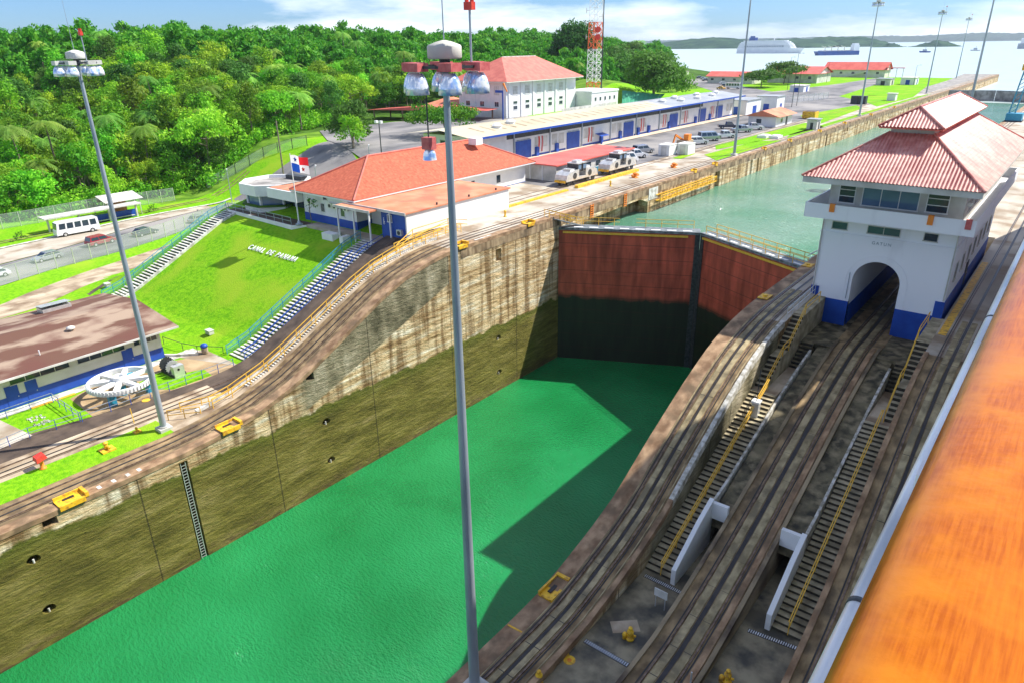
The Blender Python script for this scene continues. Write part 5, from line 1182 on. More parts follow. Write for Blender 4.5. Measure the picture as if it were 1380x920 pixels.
for k in range(26): a = k*.9; x, y = -16.2+1.2*math.cos(a)*(1-k*.012), 16.6+.55*math.sin(a*1.3); b.box(x-.1, x+.1, y-.08, y+.08, H0+.01, H0+.1)
tag(b.build('stone_pattern', 'wornwhite'), 'ring of small white stones on the fenced lawn', 'stones')
mk = MB().lathe((-12.2, 24.6, H0+.02), [(.38, 0), (.38, .03)], 18).build('manhole_cover', 'rail_yellow'); tag(mk, 'round yellow cover on the sandy pavement beside the big wheel', 'manhole cover')
for x, y in ((-19.4, 18.0), (-19.4, 20.1)): tag(MB().box(x-.2, x+.2, y-.9, y+.9, H0+.03, H0+.05).build('painted_mat', 'rail_yellow'), 'yellow painted patch on the path before the %s blue door' % ('first' if y < 19 else 'second'), 'floor marking')
# verge furniture
t = thing('fire_hydrant', (-7.0, 13.7, H0), 'red capped hydrant cabinet on the grass verge at the left edge', 'hydrant')
MB().lathe((-7, 13.7, H0), [(.28, 0), (.28, .08), (.16, .12), (.16, .75), (.2, .8)], 12).build('body', 'orange', t, True)
b = MB(); b.add([(-7.5, 13.3, 11.65), (-6.5, 13.3, 11.65), (-6.5, 14.1, 11.85), (-7.5, 14.1, 11.85), (-7.4, 13.35, 12.0), (-6.6, 13.35, 12.0), (-6.6, 14.0, 12.15), (-7.4, 14.0, 12.15)], [(3, 2, 1, 0), (4, 5, 6, 7), (0, 1, 5, 4), (1, 2, 6, 5), (2, 3, 7, 6), (3, 0, 4, 7)]); b.build('cover', 'red', t)
for x, y, lb, s in ((-5.7, 18.2, 'yellow mooring gear in the middle of the grass verge', 1.0), (-6.7, 21.2, 'small yellow fitting on the grass verge near the mast', .55)):
    t = thing('mooring_fitting', (x, y, H0), lb, 'mooring fitting', 'yellow fittings on the grass verge')
    MB().box(x-.5*s, x+.5*s, y-.55*s, y+.55*s, H0, H0+.12).build('base_plate', 'yellow', t); b = MB(); b.cyl((x-.1*s, y, H0+.12), (x-.1*s, y, H0+.6*s), .16*s, n=10); b.cyl((x-.35*s, y, H0+.35*s), (x+.4*s, y+.1, H0+.35*s), .11*s, n=10); b.lathe((x-.1*s, y, H0+.6*s), [(.22*s, 0), (.22*s, .1), (.05, .2)], 10); b.build('roller', 'yellow', t, True)
tag(MB().beam((-8.6, 21.8, H0), (-8.7, 21.8, H0+1.5), .06).build('marker_post', 'rail_yellow'), 'thin ochre stake beside the return track near the left mast', 'post')
# fences of the low ground
fencing('chain_link_fence', [(-63, 0), (-64.2, 15), (-65.2, 28.6), (-68, 37.4), (-69.9, 48.4), (-73, 57.3), (-78.5, 69.5), (-79.5, 78)], 2.6, 'chain link fence along the near side of the road with the cars', 'silver', 'silver', 'chainlink', 2.9)
fencing('chain_link_fence', [(-105.4, 20), (-105.4, 47.9), (-106.4, 57.7), (-105.1, 66.7), (-104.1, 75)], 2.8, 'chain link fence at the forest edge behind the bus shelter', 'silver', 'silver', 'chainlink', 3.2)
fencing('chain_link_fence', [(-106, 84), (-101, 97), (-93, 104)], 2.4, 'dark wire fence in the scrub beyond the lookout', 'dark_metal', 'dark_metal', 'chainlink', 3.5)
fencing('chain_link_fence', [(-57, 250), (-45, 262), (-35, 275), (-30, 300)], 2.4, 'wire fence across the lot behind the warehouse', 'silver', 'silver', 'chainlink', 3.5)
# bus shelter
t = thing('bus_shelter', (-94.8, 46, H0), 'long bus shelter with flat grey roof and blue back panels behind the white bus', 'shelter')
MB().box(-96.4, -93.4, 45.2, 63, 13.5, 13.75).build('roof', 'grime_white', t)
for y in (46, 51.5, 57, 62.3): MB().box(-95.1, -94.8, y, y+.3, H0, 13.5).build('post', 'grime_white', t)
MB().box(-95.9, -95.75, 52, 62.8, H0, 12.3).build('back_panel', 'blue', t); MB().box(-95.4, -94.9, 53, 62, 11.2, 11.3).build('bench', 'grime_white', t)
t = thing('guard_booth', (-100, 61, H0), 'small booth under a wide pale pitched canopy by the forest fence', 'booth')
MB().box(-101.5, -98.5, 59.5, 62.2, H0, 13.6).build('wall', 'tin_orange', t); window(t, -101, -99, 12.1, 13.2, 59.5, 2)
b = MB(); b.add([(-104, 57.2, 14.1), (-100, 57.2, 15.2), (-95.6, 57.2, 14.2), (-104, 64.6, 14.1), (-100, 64.6, 15.2), (-95.6, 64.6, 14.2)], [(0, 1, 4, 3), (1, 2, 5, 4)]); b.box(-100.1, -99.9, 57.3, 64.5, 13.9, 14.9); b.build('canopy', 'wornwhite', t)
for x, y in ((-103.5, 57.8), (-96.3, 57.8), (-103.5, 64), (-96.3, 64)): MB().beam((x, y, H0), (x, y, 14.1), .14).build('post', 'silver', t)
# ================================================================== vehicles
def vehicle(kind, bodym, label, group='parked vehicles'):
    """built at the origin, nose towards +x"""
    L, Wd, Hb, Hc = dict(car=(4.4, 1.75, .82, 1.42), suv=(4.7, 1.85, 1.0, 1.75), pickup=(5.3, 1.85, 1.02, 1.8), van=(5.0, 1.9, 1.1, 2.1), bus=(7.3, 2.2, 1.25, 2.75))[kind]
    t = thing({'car': 'parked_car', 'suv': 'parked_car', 'pickup': 'pickup_truck', 'van': 'van', 'bus': 'minibus'}[kind], (0, 0, 0), label, {'suv': 'car', 'pickup': 'pickup truck'}.get(kind, kind), group)
    if kind == 'car': cab = [(-L*.46, Hb), (-L*.30, Hc-.03), (L*.08, Hc), (L*.27, Hb)]; body = [(-L/2, .35), (-L/2, Hb-.05), (-L*.40, Hb+.03), (L*.28, Hb), (L*.46, Hb-.18), (L/2, Hb-.35), (L/2, .32)]
    elif kind == 'suv': cab = [(-L*.48, Hb), (-L*.43, Hc-.03), (L*.10, Hc), (L*.26, Hb)]; body = [(-L/2, .4), (-L/2, Hb), (L*.27, Hb), (L*.47, Hb-.12), (L/2, Hb-.35), (L/2, .38)]
    elif kind == 'pickup': cab = [(-L*.13, Hb), (-L*.11, Hc-.02), (L*.12, Hc), (L*.25, Hb)]; body = [(-L/2, .45), (-L/2, Hb), (L*.26, Hb), (L*.46, Hb-.1), (L/2, Hb-.32), (L/2, .42)]
    elif kind == 'van': cab = [(-L*.49, Hb), (-L*.47, Hc-.03), (L*.26, Hc), (L*.42, Hb)]; body = [(-L/2, .4), (-L/2, Hb), (L*.42, Hb), (L*.49, Hb-.2), (L/2, .4)]
    else: cab = [(-L*.495, Hb), (-L*.485, Hc-.08), (-L*.45, Hc), (L*.40, Hc-.02), (L*.46, Hc-.2), (L*.49, Hb)]; body = [(-L/2, .42), (-L/2, Hb), (L*.49, Hb), (L/2, Hb-.2), (L/2, .42)]
    b = MB()
    def ext(poly, w0, w1, zlo, zhi):
        n = len(poly); vs = []
        for s in (-1, 1):
            for x, z in poly: k = 0 if zhi == zlo else (z-zlo)/(zhi-zlo); vs.append((x, s*(w0+(w1-w0)*max(0, k))/2, z))
        b.add(vs, [tuple(range(n)), tuple(range(n, 2*n))[::-1]]+[(i, n+i, n+(i+1) % n, (i+1) % n) for i in range(n)])
    ext(body, Wd, Wd, 0, 1); ext(cab, Wd*.97, Wd*(.80 if kind != 'bus' else .93), Hb, Hc)
    if kind == 'pickup': b.box(-L*.48, -L*.14, -Wd*.42, Wd*.42, Hb-.02, Hb+.02)
    b.build('body', bodym, t)
    g = MB(); x0, x1 = cab[0][0], cab[-1][0]; xt0, xt1 = (cab[1][0], cab[-2][0])
    for s in (-1, 1):
        def Y(k): return s*((Wd*.97+(Wd*(.80 if kind != 'bus' else .93)-Wd*.97)*k)/2+.012)
        z0, z1 = Hb+(Hc-Hb)*.12, Hb+(Hc-Hb)*.80
        npn = {'bus': 5, 'van': 3}.get(kind, 2)
        for q in range(npn):
            u0, u1 = q/npn+.02, (q+1)/npn-.02
            def X(u, k): return (x0+(xt0-x0)*k)+((x1+(xt1-x1)*k)-(x0+(xt0-x0)*k))*(.04+.92*u)
            p = [(X(u0, .12), Y(.12), z0), (X(u1, .12), Y(.12), z0), (X(u1, .8), Y(.8), z1), (X(u0, .8), Y(.8), z1)]
            g.quad(*(p if s < 0 else p[::-1]))
    g.build('side_window', 'glass', t)
    def screen(xa, xb, nm, d):
        k0, k1 = .12, .85; w = lambda k: (Wd*.97+(Wd*(.80 if kind != 'bus' else .93)-Wd*.97)*k)/2-.08
        p = [(xa+(xb-xa)*k0+d, -w(k0), Hb+(Hc-Hb)*k0), (xa+(xb-xa)*k0+d, w(k0), Hb+(Hc-Hb)*k0), (xa+(xb-xa)*k1+d, w(k1), Hb+(Hc-Hb)*k1), (xa+(xb-xa)*k1+d, -w(k1), Hb+(Hc-Hb)*k1)]
        MB().quad(*p).build(nm, 'glass', t)
    screen(x1, xt1, 'windscreen', .02); screen(x0, xt0, 'rear_window', -.02)
    r = {'bus': .42, 'pickup': .38, 'van': .35, 'suv': .37, 'car': .32}[kind]
    for sx in (-.31, .32):
        for s in (-1, 1):
            w = MB().cyl((L*sx, s*(Wd/2-.2), r), (L*sx, s*(Wd/2+.02), r), r, n=16).build('wheel', 'tyre', t)
            MB().cyl((L*sx, s*(Wd/2+.02), r), (L*sx, s*(Wd/2+.035), r), r*.55, n=10).build('rim', 'silver', w)
    for s in (-1, 1):
        MB().box(L/2-.06, L/2+.01, s*Wd*.36-.16, s*Wd*.36+.16, Hb-.42 if kind != 'bus' else .8, Hb-.26 if kind != 'bus' else .98).build('headlight', 'lamp_glass', t)
        MB().box(-L/2-.01, -L/2+.05, s*Wd*.40-.09, s*Wd*.40+.09, Hb-.4, Hb-.15).build('tail_light', 'red', t)
    MB().box(L/2-.1, L/2+.04, -Wd*.48, Wd*.48, .34, .52).build('bumper', 'silver' if kind == 'pickup' else bodym, t)
    return t
def put(t, x, y, rz, z=None): t.location = (x, y, (ground(x, y)+.05) if z is None else z); t.rotation_euler = (0, 0, rz); return t
E1 = H1+.03
bus = put(vehicle('bus', 'carwhite', 'white minibus standing at the blue panelled bus shelter', 'vehicles on the road'), -89.3, 48.8, -PI/2-.05)
put(vehicle('car', 'carsilver', 'silver car on the road behind the near fence, left of the red car', 'vehicles on the road'), -74.5, 38.4, -PI/2+.15)
put(vehicle('suv', 'carred', 'dark red car passing on the road behind the fence', 'vehicles on the road'), -77.5, 48.0, PI/2+.15)
put(vehicle('car', 'cardark', 'dark blue car on the road ahead of the red car', 'vehicles on the road'), -78.0, 56.0, PI/2+.2)
put(vehicle('car', 'carwhite', 'white car cut by the left edge of the picture', 'vehicles on the road'), -70.5, 29.5, -PI/2)
put(vehicle('car', 'carsilver', 'pale blue car farthest up the road beside the lookout', 'vehicles on the road'), -80.0, 67.5, PI/2+.35)
put(vehicle('pickup', 'carsilver', 'silver pickup truck nearest the hut with the orange roof', 'parked vehicles'), -15.5, 178, .25+PI/2-.9, E1)
put(vehicle('pickup', 'carwhite', 'white pickup truck behind the silver one at the orange roofed hut'), -15.3, 185, .6, E1)
put(vehicle('pickup', 'cardark', 'dark pickup truck parked behind the two pale ones'), -21.5, 184, .6, E1)
put(vehicle('van', 'carsilver', 'grey van parked in the middle of the quay car row'), -15.5, 158.5, .9, E1)
put(vehicle('suv', 'carwhite', 'white car just left of the grey van'), -15.0, 151.5, .9, E1)
put(vehicle('pickup', 'carwhite', 'white pickup truck right behind the grey van'), -14.5, 165, .9, E1)
put(vehicle('pickup', 'carwhite', 'white pickup truck behind the pair of locomotives'), -16.5, 126, 1.1, E1)
put(vehicle('van', 'carwhite', 'white van parked behind the second locomotive'), -14.8, 119.5, 1.2, E1)
put(vehicle('suv', 'carsilver', 'silver car between the white van and the small containers'), -18.5, 133, 1.2, E1)
put(vehicle('pickup', 'carwhite', 'white truck with its back to the shed near the locomotives'), -15.4, 111, 1.4, E1)
put(vehicle('bus', 'carwhite', 'white bus parked under the spreading tree across the lot', 'vehicles on the far lot'), -86, 343, .1, H1+.06)
for i, (x, y, m_, w) in enumerate(((-128, 405, 'cardark', 'dark car leading the far row by the lakeside trees'), (-132, 414, 'carwhite', 'white car second in the far lakeside row'), (-138, 424, 'carsilver', 'silver car third in the far lakeside row'), (-145, 434, 'cardark', 'dark car last in the far lakeside row'), (-106, 378, 'carwhite', 'white car by the low red roofed house'))):
    put(vehicle('car', m_, w, 'vehicles on the far lot'), x, y, .9, H1+.06)
put(vehicle('car', 'rail_yellow', 'yellow car crossing the lot behind the warehouse', 'vehicles on the far lot'), -90, 338, 2.8, H1+.06)
put(vehicle('suv', 'cardark', 'black car standing in front of the white bus', 'vehicles on the far lot'), -93, 352, .1, H1+.06)

def locomotive(label):
    t = thing('towing_locomotive', (0, 0, 0), label, 'locomotive', 'silver towing locomotives'); W = 1.15
    b = MB(); b.box(-4.6, 4.6, -W, W, .75, 1.15); b.build('frame', 'silver', t)
    for s in (-1, 1):
        b = MB(); pr = [(1.0, 1.15), (4.5, 1.15), (4.4, 1.75), (3.4, 2.15), (1.0, 2.35)]; n = 5
        vs = [(s*x, y, z) for y in (-W, W) for x, z in pr]; b.add(vs, [tuple(range(n)), tuple(range(n, 2*n))]+[(i, (i+1) % n, n+(i+1) % n, n+i) for i in range(n)])
        h = b.build('hood', 'silver', t); MB().box(min(s*2.9, s*1.5), max(s*2.9, s*1.5), -.7, .7, 2.2, 2.5).build('hood_box', 'silver', h)
        b = MB(); b.box(min(s*4.6, s*4.85), max(s*4.6, s*4.85), -1.0, 1.0, .6, .95); b.build('bumper', 'yellow', t)
        c = MB().box(min(s*.15, s*1.25), max(s*.15, s*1.25), -1.05, 1.05, 1.9, 3.15).build('cab', 'dark_metal', t)
        MB().box(min(s*.1, s*1.3), max(s*.1, s*1.3), -1.12, 1.12, 3.15, 3.28).build('cab_roof', 'silver', c)
        for y in (-1.06, 1.06): MB().box(min(s*.3, s*1.1), max(s*.3, s*1.1), y-.01, y+.01, 2.3, 2.95).build('cab_window', 'blueglass', c)
        for x in (1.9, 3.6):
            for y in (-.85, .85): MB().cyl((s*x, y-.1, .45), (s*x, y+.1, .45), .45, n=16).build('wheel', 'dark_metal', t)
        MB().cyl((s*2.2, -W-.06, 1.45), (s*2.2, -W+.02, 1.45), .5, n=16).build('cable_drum', 'dark_metal', t)
    b = MB(); b.box(-.8, .8, -.5, .5, 3.28, 3.6); b.build('roof_unit', 'silver', t)
    return t
l1 = put(locomotive('nearer silver towing locomotive beside the low red roofed shed'), -11.2, 97.5, PI/2, H1+.1)
KIDS.clear(); l2 = dup(l1, (-11.2, 110.5, H1+.1), PI/2, 'farther silver towing locomotive next to the parked vans')
t = thing('work_buggy', (-20.3, 90.5, H1), 'small dark service vehicle with rails between the two buildings', 'service vehicle')
MB().box(-21.6, -19.2, 88.6, 92.6, 21.5, 22.1).build('frame', 'silver', t); MB().box(-21.3, -19.5, 91, 92.3, 22.1, 23.7).build('cab', 'dark_metal', t)
for x in (-21.4, -19.4):
    for y in (89.3, 91.8): MB().cyl((x-.15, y, 21.4), (x+.15, y, 21.4), .5, n=14).build('wheel', 'tyre', t)
# ================================================================== sheds and buildings of the upper terrace
t = thing('storage_shed', (-18.5, 96, H1), 'low shed with flat red roof and pale blue end wall behind the first locomotive', 'shed')
MB().box(-22.2, -14.4, 96.2, 121, H1, 23.4).build('wall', 'grime_white', t); MB().box(-22.6, -14.0, 95.8, 121.5, 23.45, 23.65).build('roof', 'tin_red', t)
for x in (-19.8, -17.2): MB().box(x-.1, x+.1, 96.08, 96.2, H1, 23.4).build('pilaster', 'white', t)
for k in range(7): window(t, 99+k*3.1, 100.6+k*3.1, 21.9, 22.9, -14.4, 1, 'glass', 'white', .08, 1, 'y', 1)
MB().box(-14.39, -14.3, 107, 113, 21.0, 21.8).build('blue_panel', 'railblue', t)
for x, y, w, lb in ((-13.2, 133.5, 2.2, 'small white container at the left of a pair beside the grass'), (-10.8, 137.0, 2.2, 'small white container at the right of a pair beside the grass')):
    t = thing('white_container', (x, y, H1), lb, 'container', 'small white containers')
    MB().box(x-1.2, x+1.2, y-1.6, y+1.6, H1+.05, H1+2.1).build('body', 'white', t); MB().box(x-1.27, x+1.27, y-1.67, y+1.67, H1+2.1, H1+2.2).build('roof', 'white', t); MB().box(x-.6, x+.6, y-1.64, y-1.6, H1+.15, H1+1.9).build('door', 'grime_white', t)
t = thing('excavator', (-14, 143, H1), 'orange and tan tracked digger between the containers and the cars', 'excavator')
for s in (-1, 1): MB().box(-14+s*1.1-.3, -14+s*1.1+.3, 141, 145, H1, H1+.8).build('track', 'tyre', t)
MB().box(-15.2, -12.8, 141.5, 144.5, H1+.8, H1+2.0).build('body', 'pale_bed', t); MB().box(-13.9, -12.8, 142, 143.4, H1+2.0, H1+3.2).build('cab', 'orange', t)
b = MB(); b.beam((-14.4, 143, H1+1.8), (-14.8, 140, H1+3.2), .35); b.beam((-14.8, 140, H1+3.2), (-14.8, 138.8, H1+1.2), .28); b.build('arm', 'orange', t)
# warehouse
def warehouse():
    t = thing('warehouse', (-41, 98, H1), 'very long white warehouse with blue doors and a low pale metal roof', 'warehouse'); X = -34.5; y0, y1 = 98, 218
    MB().box(-47, X, y0, y1, H1, 26.6).build('wall', 'white', t)
    b = MB(); ze, zr = 26.85, 27.9; ya, yb = 94.6, 219.5
    for a, c, mi in ((ya, 172, 0), (172, yb, 1)):
        b.quad((-31.6, a, ze), (-31.6, c, ze), (-39.5, c, zr), (-39.5, a, zr), mi); b.quad((-48.5, a, ze), (-39.5, a, zr), (-39.5, c, zr), (-48.5, c, ze), mi)
    b.quad((-31.6, ya, ze-.02), (-39.5, ya, zr-.02), (-39.5, yb, zr-.02), (-31.6, yb, ze-.02), 2); b.quad((-48.5, ya, ze-.02), (-48.5, yb, ze-.02), (-39.5, yb, zr-.02), (-39.5, ya, zr-.02), 2)
    rf = b.build('roof', ['cream_roof', 'grey_roof', 'grime_white'], t)
    b = MB(); b.box(-31.68, -31.5, ya, yb, ze-.34, ze+.02); b.build('gutter', 'blue', rf)
    b = MB()
    for k in range(26): y = 100+k*2.9; b.box(-38.3, -35.2, y, y+.45, ze+.62, ze+.68)
    for k in range(0): pass
    o = MB()
    for k in range(22):
        y = 101+k*3.2; xa, xb = -38.2, -34.4; za = ze+(zr-ze)*(abs(xa+31.6)/7.9)+.03; zb = ze+(zr-ze)*(abs(xb+31.6)/7.9)+.03
        MB().quad((xb, y, zb), (xb, y+.7, zb), (xa, y+.7, za), (xa, y, za)).build('roof_slot', 'pale_bed', rf)
    for x, y in ((-37, 176), (-35.5, 184), (-38.5, 186), (-35.5, 194), (-38.5, 200), (-36, 205), (-38, 212), (-37.5, 113), (-36.0, 107)):
        z = ze+(zr-ze)*(abs(x+31.6)/7.9) if x > -39.5 else zr; MB().lathe((x, y, z), [(.9, -.2), (.9, .35), (1.05, .4), (.5, .8)], 12).build('roof_vent', 'white', rf)
    MB().box(X, X+.05, y0+10, y1-22, 25.15, 26.45).build('clerestory', 'dark_metal', t)
    bays = [98, 110, 122, 134, 146, 158, 170, 182, 194, 206, 218]
    for y in bays[:-1]+[217.7]: MB().box(X, X+.22, y, y+.3, H1, 26.5).build('pilaster', 'white' if y < 100 else 'steel', t)
    for a, c in ((110.7, 115.7), (128.4, 133.3), (152.3, 157.0), (176, 180.7), (193.6, 198.4), (205.4, 210)):
        d = MB().box(X, X+.09, a, c, H1+.05, 24.5).build('roller_door', 'blue', t); MB().box(X+.09, X+.13, a+.3, c-.3, 24.55, 24.75).build('door_canopy', 'steel', d)
    for y in bays[:-1]:
        for k in range(2):
            ya_ = y+1.0+k*2.4
            if any(a-1.9 < ya_ < c for a, c in ((110.7, 115.7), (128.4, 133.3), (152.3, 157.0), (176, 180.7), (193.6, 198.4), (205.4, 210))): ya_ += 6
            if any(a-1.9 < ya_ < c for a, c in ((128.4, 133.3), (152.3, 157.0), (176, 180.7), (193.6, 198.4), (205.4, 210))): continue
            MB().box(X, X+.05, ya_, ya_+1.9, 22.6, 24.7).build('louvre_panel', 'grime_white', t)
    for a, c in ((98, 110.5), (116, 128), (134, 152), (157.5, 175.5), (181, 193), (199, 205), (210.5, 218)):
        MB().box(X, X+.04, a, c, H1, H1+.5).build('blue_skirting', 'blue', t)
    for y in (118.1, 136.8, 160.6, 172.3, 184.7, 202.1):
        for s, m_ in ((0, 'red'), (.55, 'white'), (1.1, 'lamp_red')):
            b = MB()
            for k in range(5): b.quad((X+.06, y+s+.12*math.sin(k*.9), 24.8-k*.62), (X+.06, y+s+.5+.12*math.sin(k*.9), 24.8-k*.62), (X+.06+.02, y+s+.5+.12*math.sin(k*.9+.9), 24.8-(k+1)*.62), (X+.08, y+s+.12*math.sin(k*.9+.9), 24.8-(k+1)*.62))
            b.build('banner', m_, t)
    for y in (117, 124.0, 141.6, 150, 158.6, 164, 175, 191, 200.5): MB().box(X, X+.5, y, y+.9, H1+.1, H1+1.9).build('blue_cabinet', 'blue', t)
    b = MB(); b.add([(X, 139.6, 23.2), (X+1.9, 139.6, 22.7), (X+1.9, 143, 22.7), (X, 143, 23.2)], [(0, 1, 2, 3)]); b.beam((X+1.7, 139.8, H1), (X+1.7, 139.8, 22.7), .3); b.build('door_awning', 'blue', t)
    window(t, -46, -43.6, 24.2, 25.6, y0, 1, 'grime_white', 'white', .15); window(t, -42.5, -40, 24.2, 25.6, y0, 2, 'glass', 'grime_white', .1)
warehouse()
def box_house(name, x0, x1, y0, y1, h, label, wallm='white', roofm='grime_white', cat='building', zb=H1, door='blue', ov=.3, rt=.2):
    t = thing(name, ((x0+x1)/2, y0, zb), label, cat); MB().box(x0, x1, y0, y1, zb, zb+h).build('wall', wallm, t); MB().box(x0-ov, x1+ov, y0-ov, y1+ov, zb+h+.01, zb+h+rt).build('roof', roofm, t)
    if door:
        xm = x0+(x1-x0)*.35; d = MB().box(xm, xm+(x1-x0)*.28, y0-.05, y0, zb+.05, zb+min(2.4, h*.7)).build('door', door, t)
        ym = y0+(y1-y0)*.45; MB().box(x1, x1+.05, ym, ym+(y1-y0)*.25, zb+.05, zb+min(2.4, h*.75)).build('side_door', door, t)
    return t
box_house('store_house', -38, -31.5, 221, 233, 4.2, 'grey roofed white store with a blue gate past the end of the warehouse', 'white', 'grey_roof')
box_house('store_house', -34, -27.5, 236, 243, 4.6, 'small white block house with dark blue door beside the lot', 'white', 'grey_roof')
t = thing('hut', (-16, 196, H1), 'small white hut with orange gabled roof at the end of the parked cars', 'hut')
MB().box(-20, -12.5, 193.5, 206, H1, 23.5).build('wall', 'white', t); b = MB()
b.add([(-21, 192.8, 23.5), (-16.2, 192.8, 25.0), (-11.4, 192.8, 23.5), (-21, 207, 23.5), (-16.2, 207, 25.0), (-11.4, 207, 23.5)], [(0, 3, 4, 1), (1, 4, 5, 2), (0, 1, 2), (3, 5, 4), (0, 2, 5, 3)], 0); b.build('roof', 'tin_orange', t)
window(t, 197, 198.5, 21.8, 22.8, -12.5, 1, 'glass', 'white', .08, 1, 'y', 1); MB().box(-12.5, -12.44, 201, 202.2, H1, 23.0).build('door', 'dark_metal', t); window(t, -17.8, -16.4, 21.7, 22.8, 193.5, 1)
box_house('kiosk', -4.4, -1.9, 193, 196, 2.4, 'little grey roofed kiosk on the grass beside the quay', 'grime_white', 'grey_roof', 'kiosk', door='dark_metal')
for x, y, lb in ((-7.2, 171, 'white slab block lying left of a pair on the quay grass'), (-4.6, 171.5, 'white slab block lying right of a pair on the quay grass')):
    b = MB(); b.box(x-1.1, x+1.1, y-1.6, y+1.6, H1+.03, H1+.6); b.box(x-.7, x+.7, y-1.1, y+1.1, H1+.6, H1+.75); tag(b.build('concrete_block', 'white'), lb, 'block', 'white blocks on the quay')
t = thing('equipment_skip', (-12.2, 221, H1), 'rusty yellow skip on the grass beyond the hut', 'skip'); b = MB(); b.box(-14, -10.4, 219.4, 222.8, H1+.15, H1+2.0); b.build('body', 'yellow', t); MB().box(-13.8, -10.6, 219.6, 222.6, H1+1.9, H1+2.02).build('load', 'dark_asphalt', t)
for x, lb in ((-15.2, 'black box of a pair standing on the far grass, left one'), (-12.6, 'black box of a pair standing on the far grass, right one')):
    b = MB(); b.box(x-1.15, x+1.15, 279, 281.5, H1+.03, H1+2.6); b.box(x-1.2, x+1.2, 278.9, 281.6, H1+2.6, H1+2.7); tag(b.build('metal_crate', 'dark_metal'), lb, 'crate', 'black crates on the far grass')
box_house('pump_house', -27, -20.5, 408, 416, 3.2, 'small white house with blue base near the approach pier', 'white', 'grime_white', 'building')
box_house('pump_house', -36, -29.5, 398, 406, 3.0, 'small grey block house left of the blue based one', 'grime_white', 'grey_roof', 'building', door='dark_metal')
box_house('pump_house', -9.2, -6.4, 300, 303, 2.4, 'tiny white kiosk beside the far quay path', 'white', 'grime_white', 'kiosk', door=None)
box_house('machine_shed', -56, -50, 333, 341, 2.6, 'small white shed in front of the grey red roofed hall', 'white', 'grime_white', 'shed')
# halls near the lake
def gable(name, x0, x1, y0, y1, h, hr, label, wallm, roofm, cat='hall', axis='x', zb=H1, ov=1.0):
    t = thing(name, ((x0+x1)/2, y0, zb), label, cat); MB().box(x0, x1, y0, y1, zb, zb+h).build('wall', wallm, t); b = MB(); z0, z1 = zb+h, zb+hr; X0, X1, Y0, Y1 = x0-ov, x1+ov, y0-ov, y1+ov; ym = (y0+y1)/2
    b.add([(X0, Y0, z0), (X1, Y0, z0), (X1, Y1, z0), (X0, Y1, z0), (X0, ym, z1), (X1, ym, z1)], [(0, 1, 5, 4), (3, 4, 5, 2), (0, 3, 2, 1)]); b.build('roof', roofm, t)
    b = MB(); b.add([(X0+ov, y0, z0), (X0+ov, y1, z0), (X0+ov, ym, z1-.15), (X1-ov, y0, z0), (X1-ov, y1, z0), (X1-ov, ym, z1-.15)], [(0, 2, 1), (3, 4, 5)]); b.build('gable_wall', wallm, t)
    n = max(2, int((x1-x0)/6))
    for k in range(n): a = x0+(x1-x0)*(k+.3)/n; window(t, a, a+1.6, zb+h*.45, zb+h*.75, y0, 1)
    return t
gable('workshop_hall', -92, -66, 404, 428, 4.6, 8.0, 'grey walled hall with bright red gabled roof in the middle of the far lot', 'grime_white', 'tin_red')
gable('lakeside_hall', -118, -93, 385, 397, 3.6, 6.0, 'low pale house with long pinkish red roof behind the spreading trees', 'cream', 'tin_red')
t = gable('boat_house', -84, -50, 478, 492, 4.2, 8.4, 'open sided boat house with long red roof at the lake shore', 'cream', 'tin_red'); MB().box(-50, -40, 478, 480, H1+5.2, H1+5.6).build('porch_roof', 'tin_red', t)
for x in (-48, -44, -40.5): MB().beam((x, 478.5, H1), (x, 478.5, H1+5.2), .3).build('post', 'grime_white', t)
b = MB(); b.beam((-72, 476.5, H1+.1), (-60, 476.5, H1+3.4), 1.5, .4); b.build('ramp', 'cream', t)
hipbuilding('lake_house', -262, -238, 528, 548, 18, 30, 36, 536, 540, 'tan house with dark hip roof and small lantern among palms at the lake', 'house', 'cream', 'brown_roof', 2.0)
o = MB().box(-252.5, -247.5, 535.5, 540.5, 34.5, 38.5).build('roof_lantern', 'brown_roof', bpy.data.objects['lake_house'])
box_house('harbour_office', -180, -158, 430, 445, 3.6, 'flat roofed pale office beside the lakeside car row', 'cream', 'cream_roof', 'building')
box_house('lake_kiosk', -205, -196, 480, 488, 8.0, 'blue sided cabin on the far shore behind the lake house', 'railblue', 'steel', 'cabin', door=None)
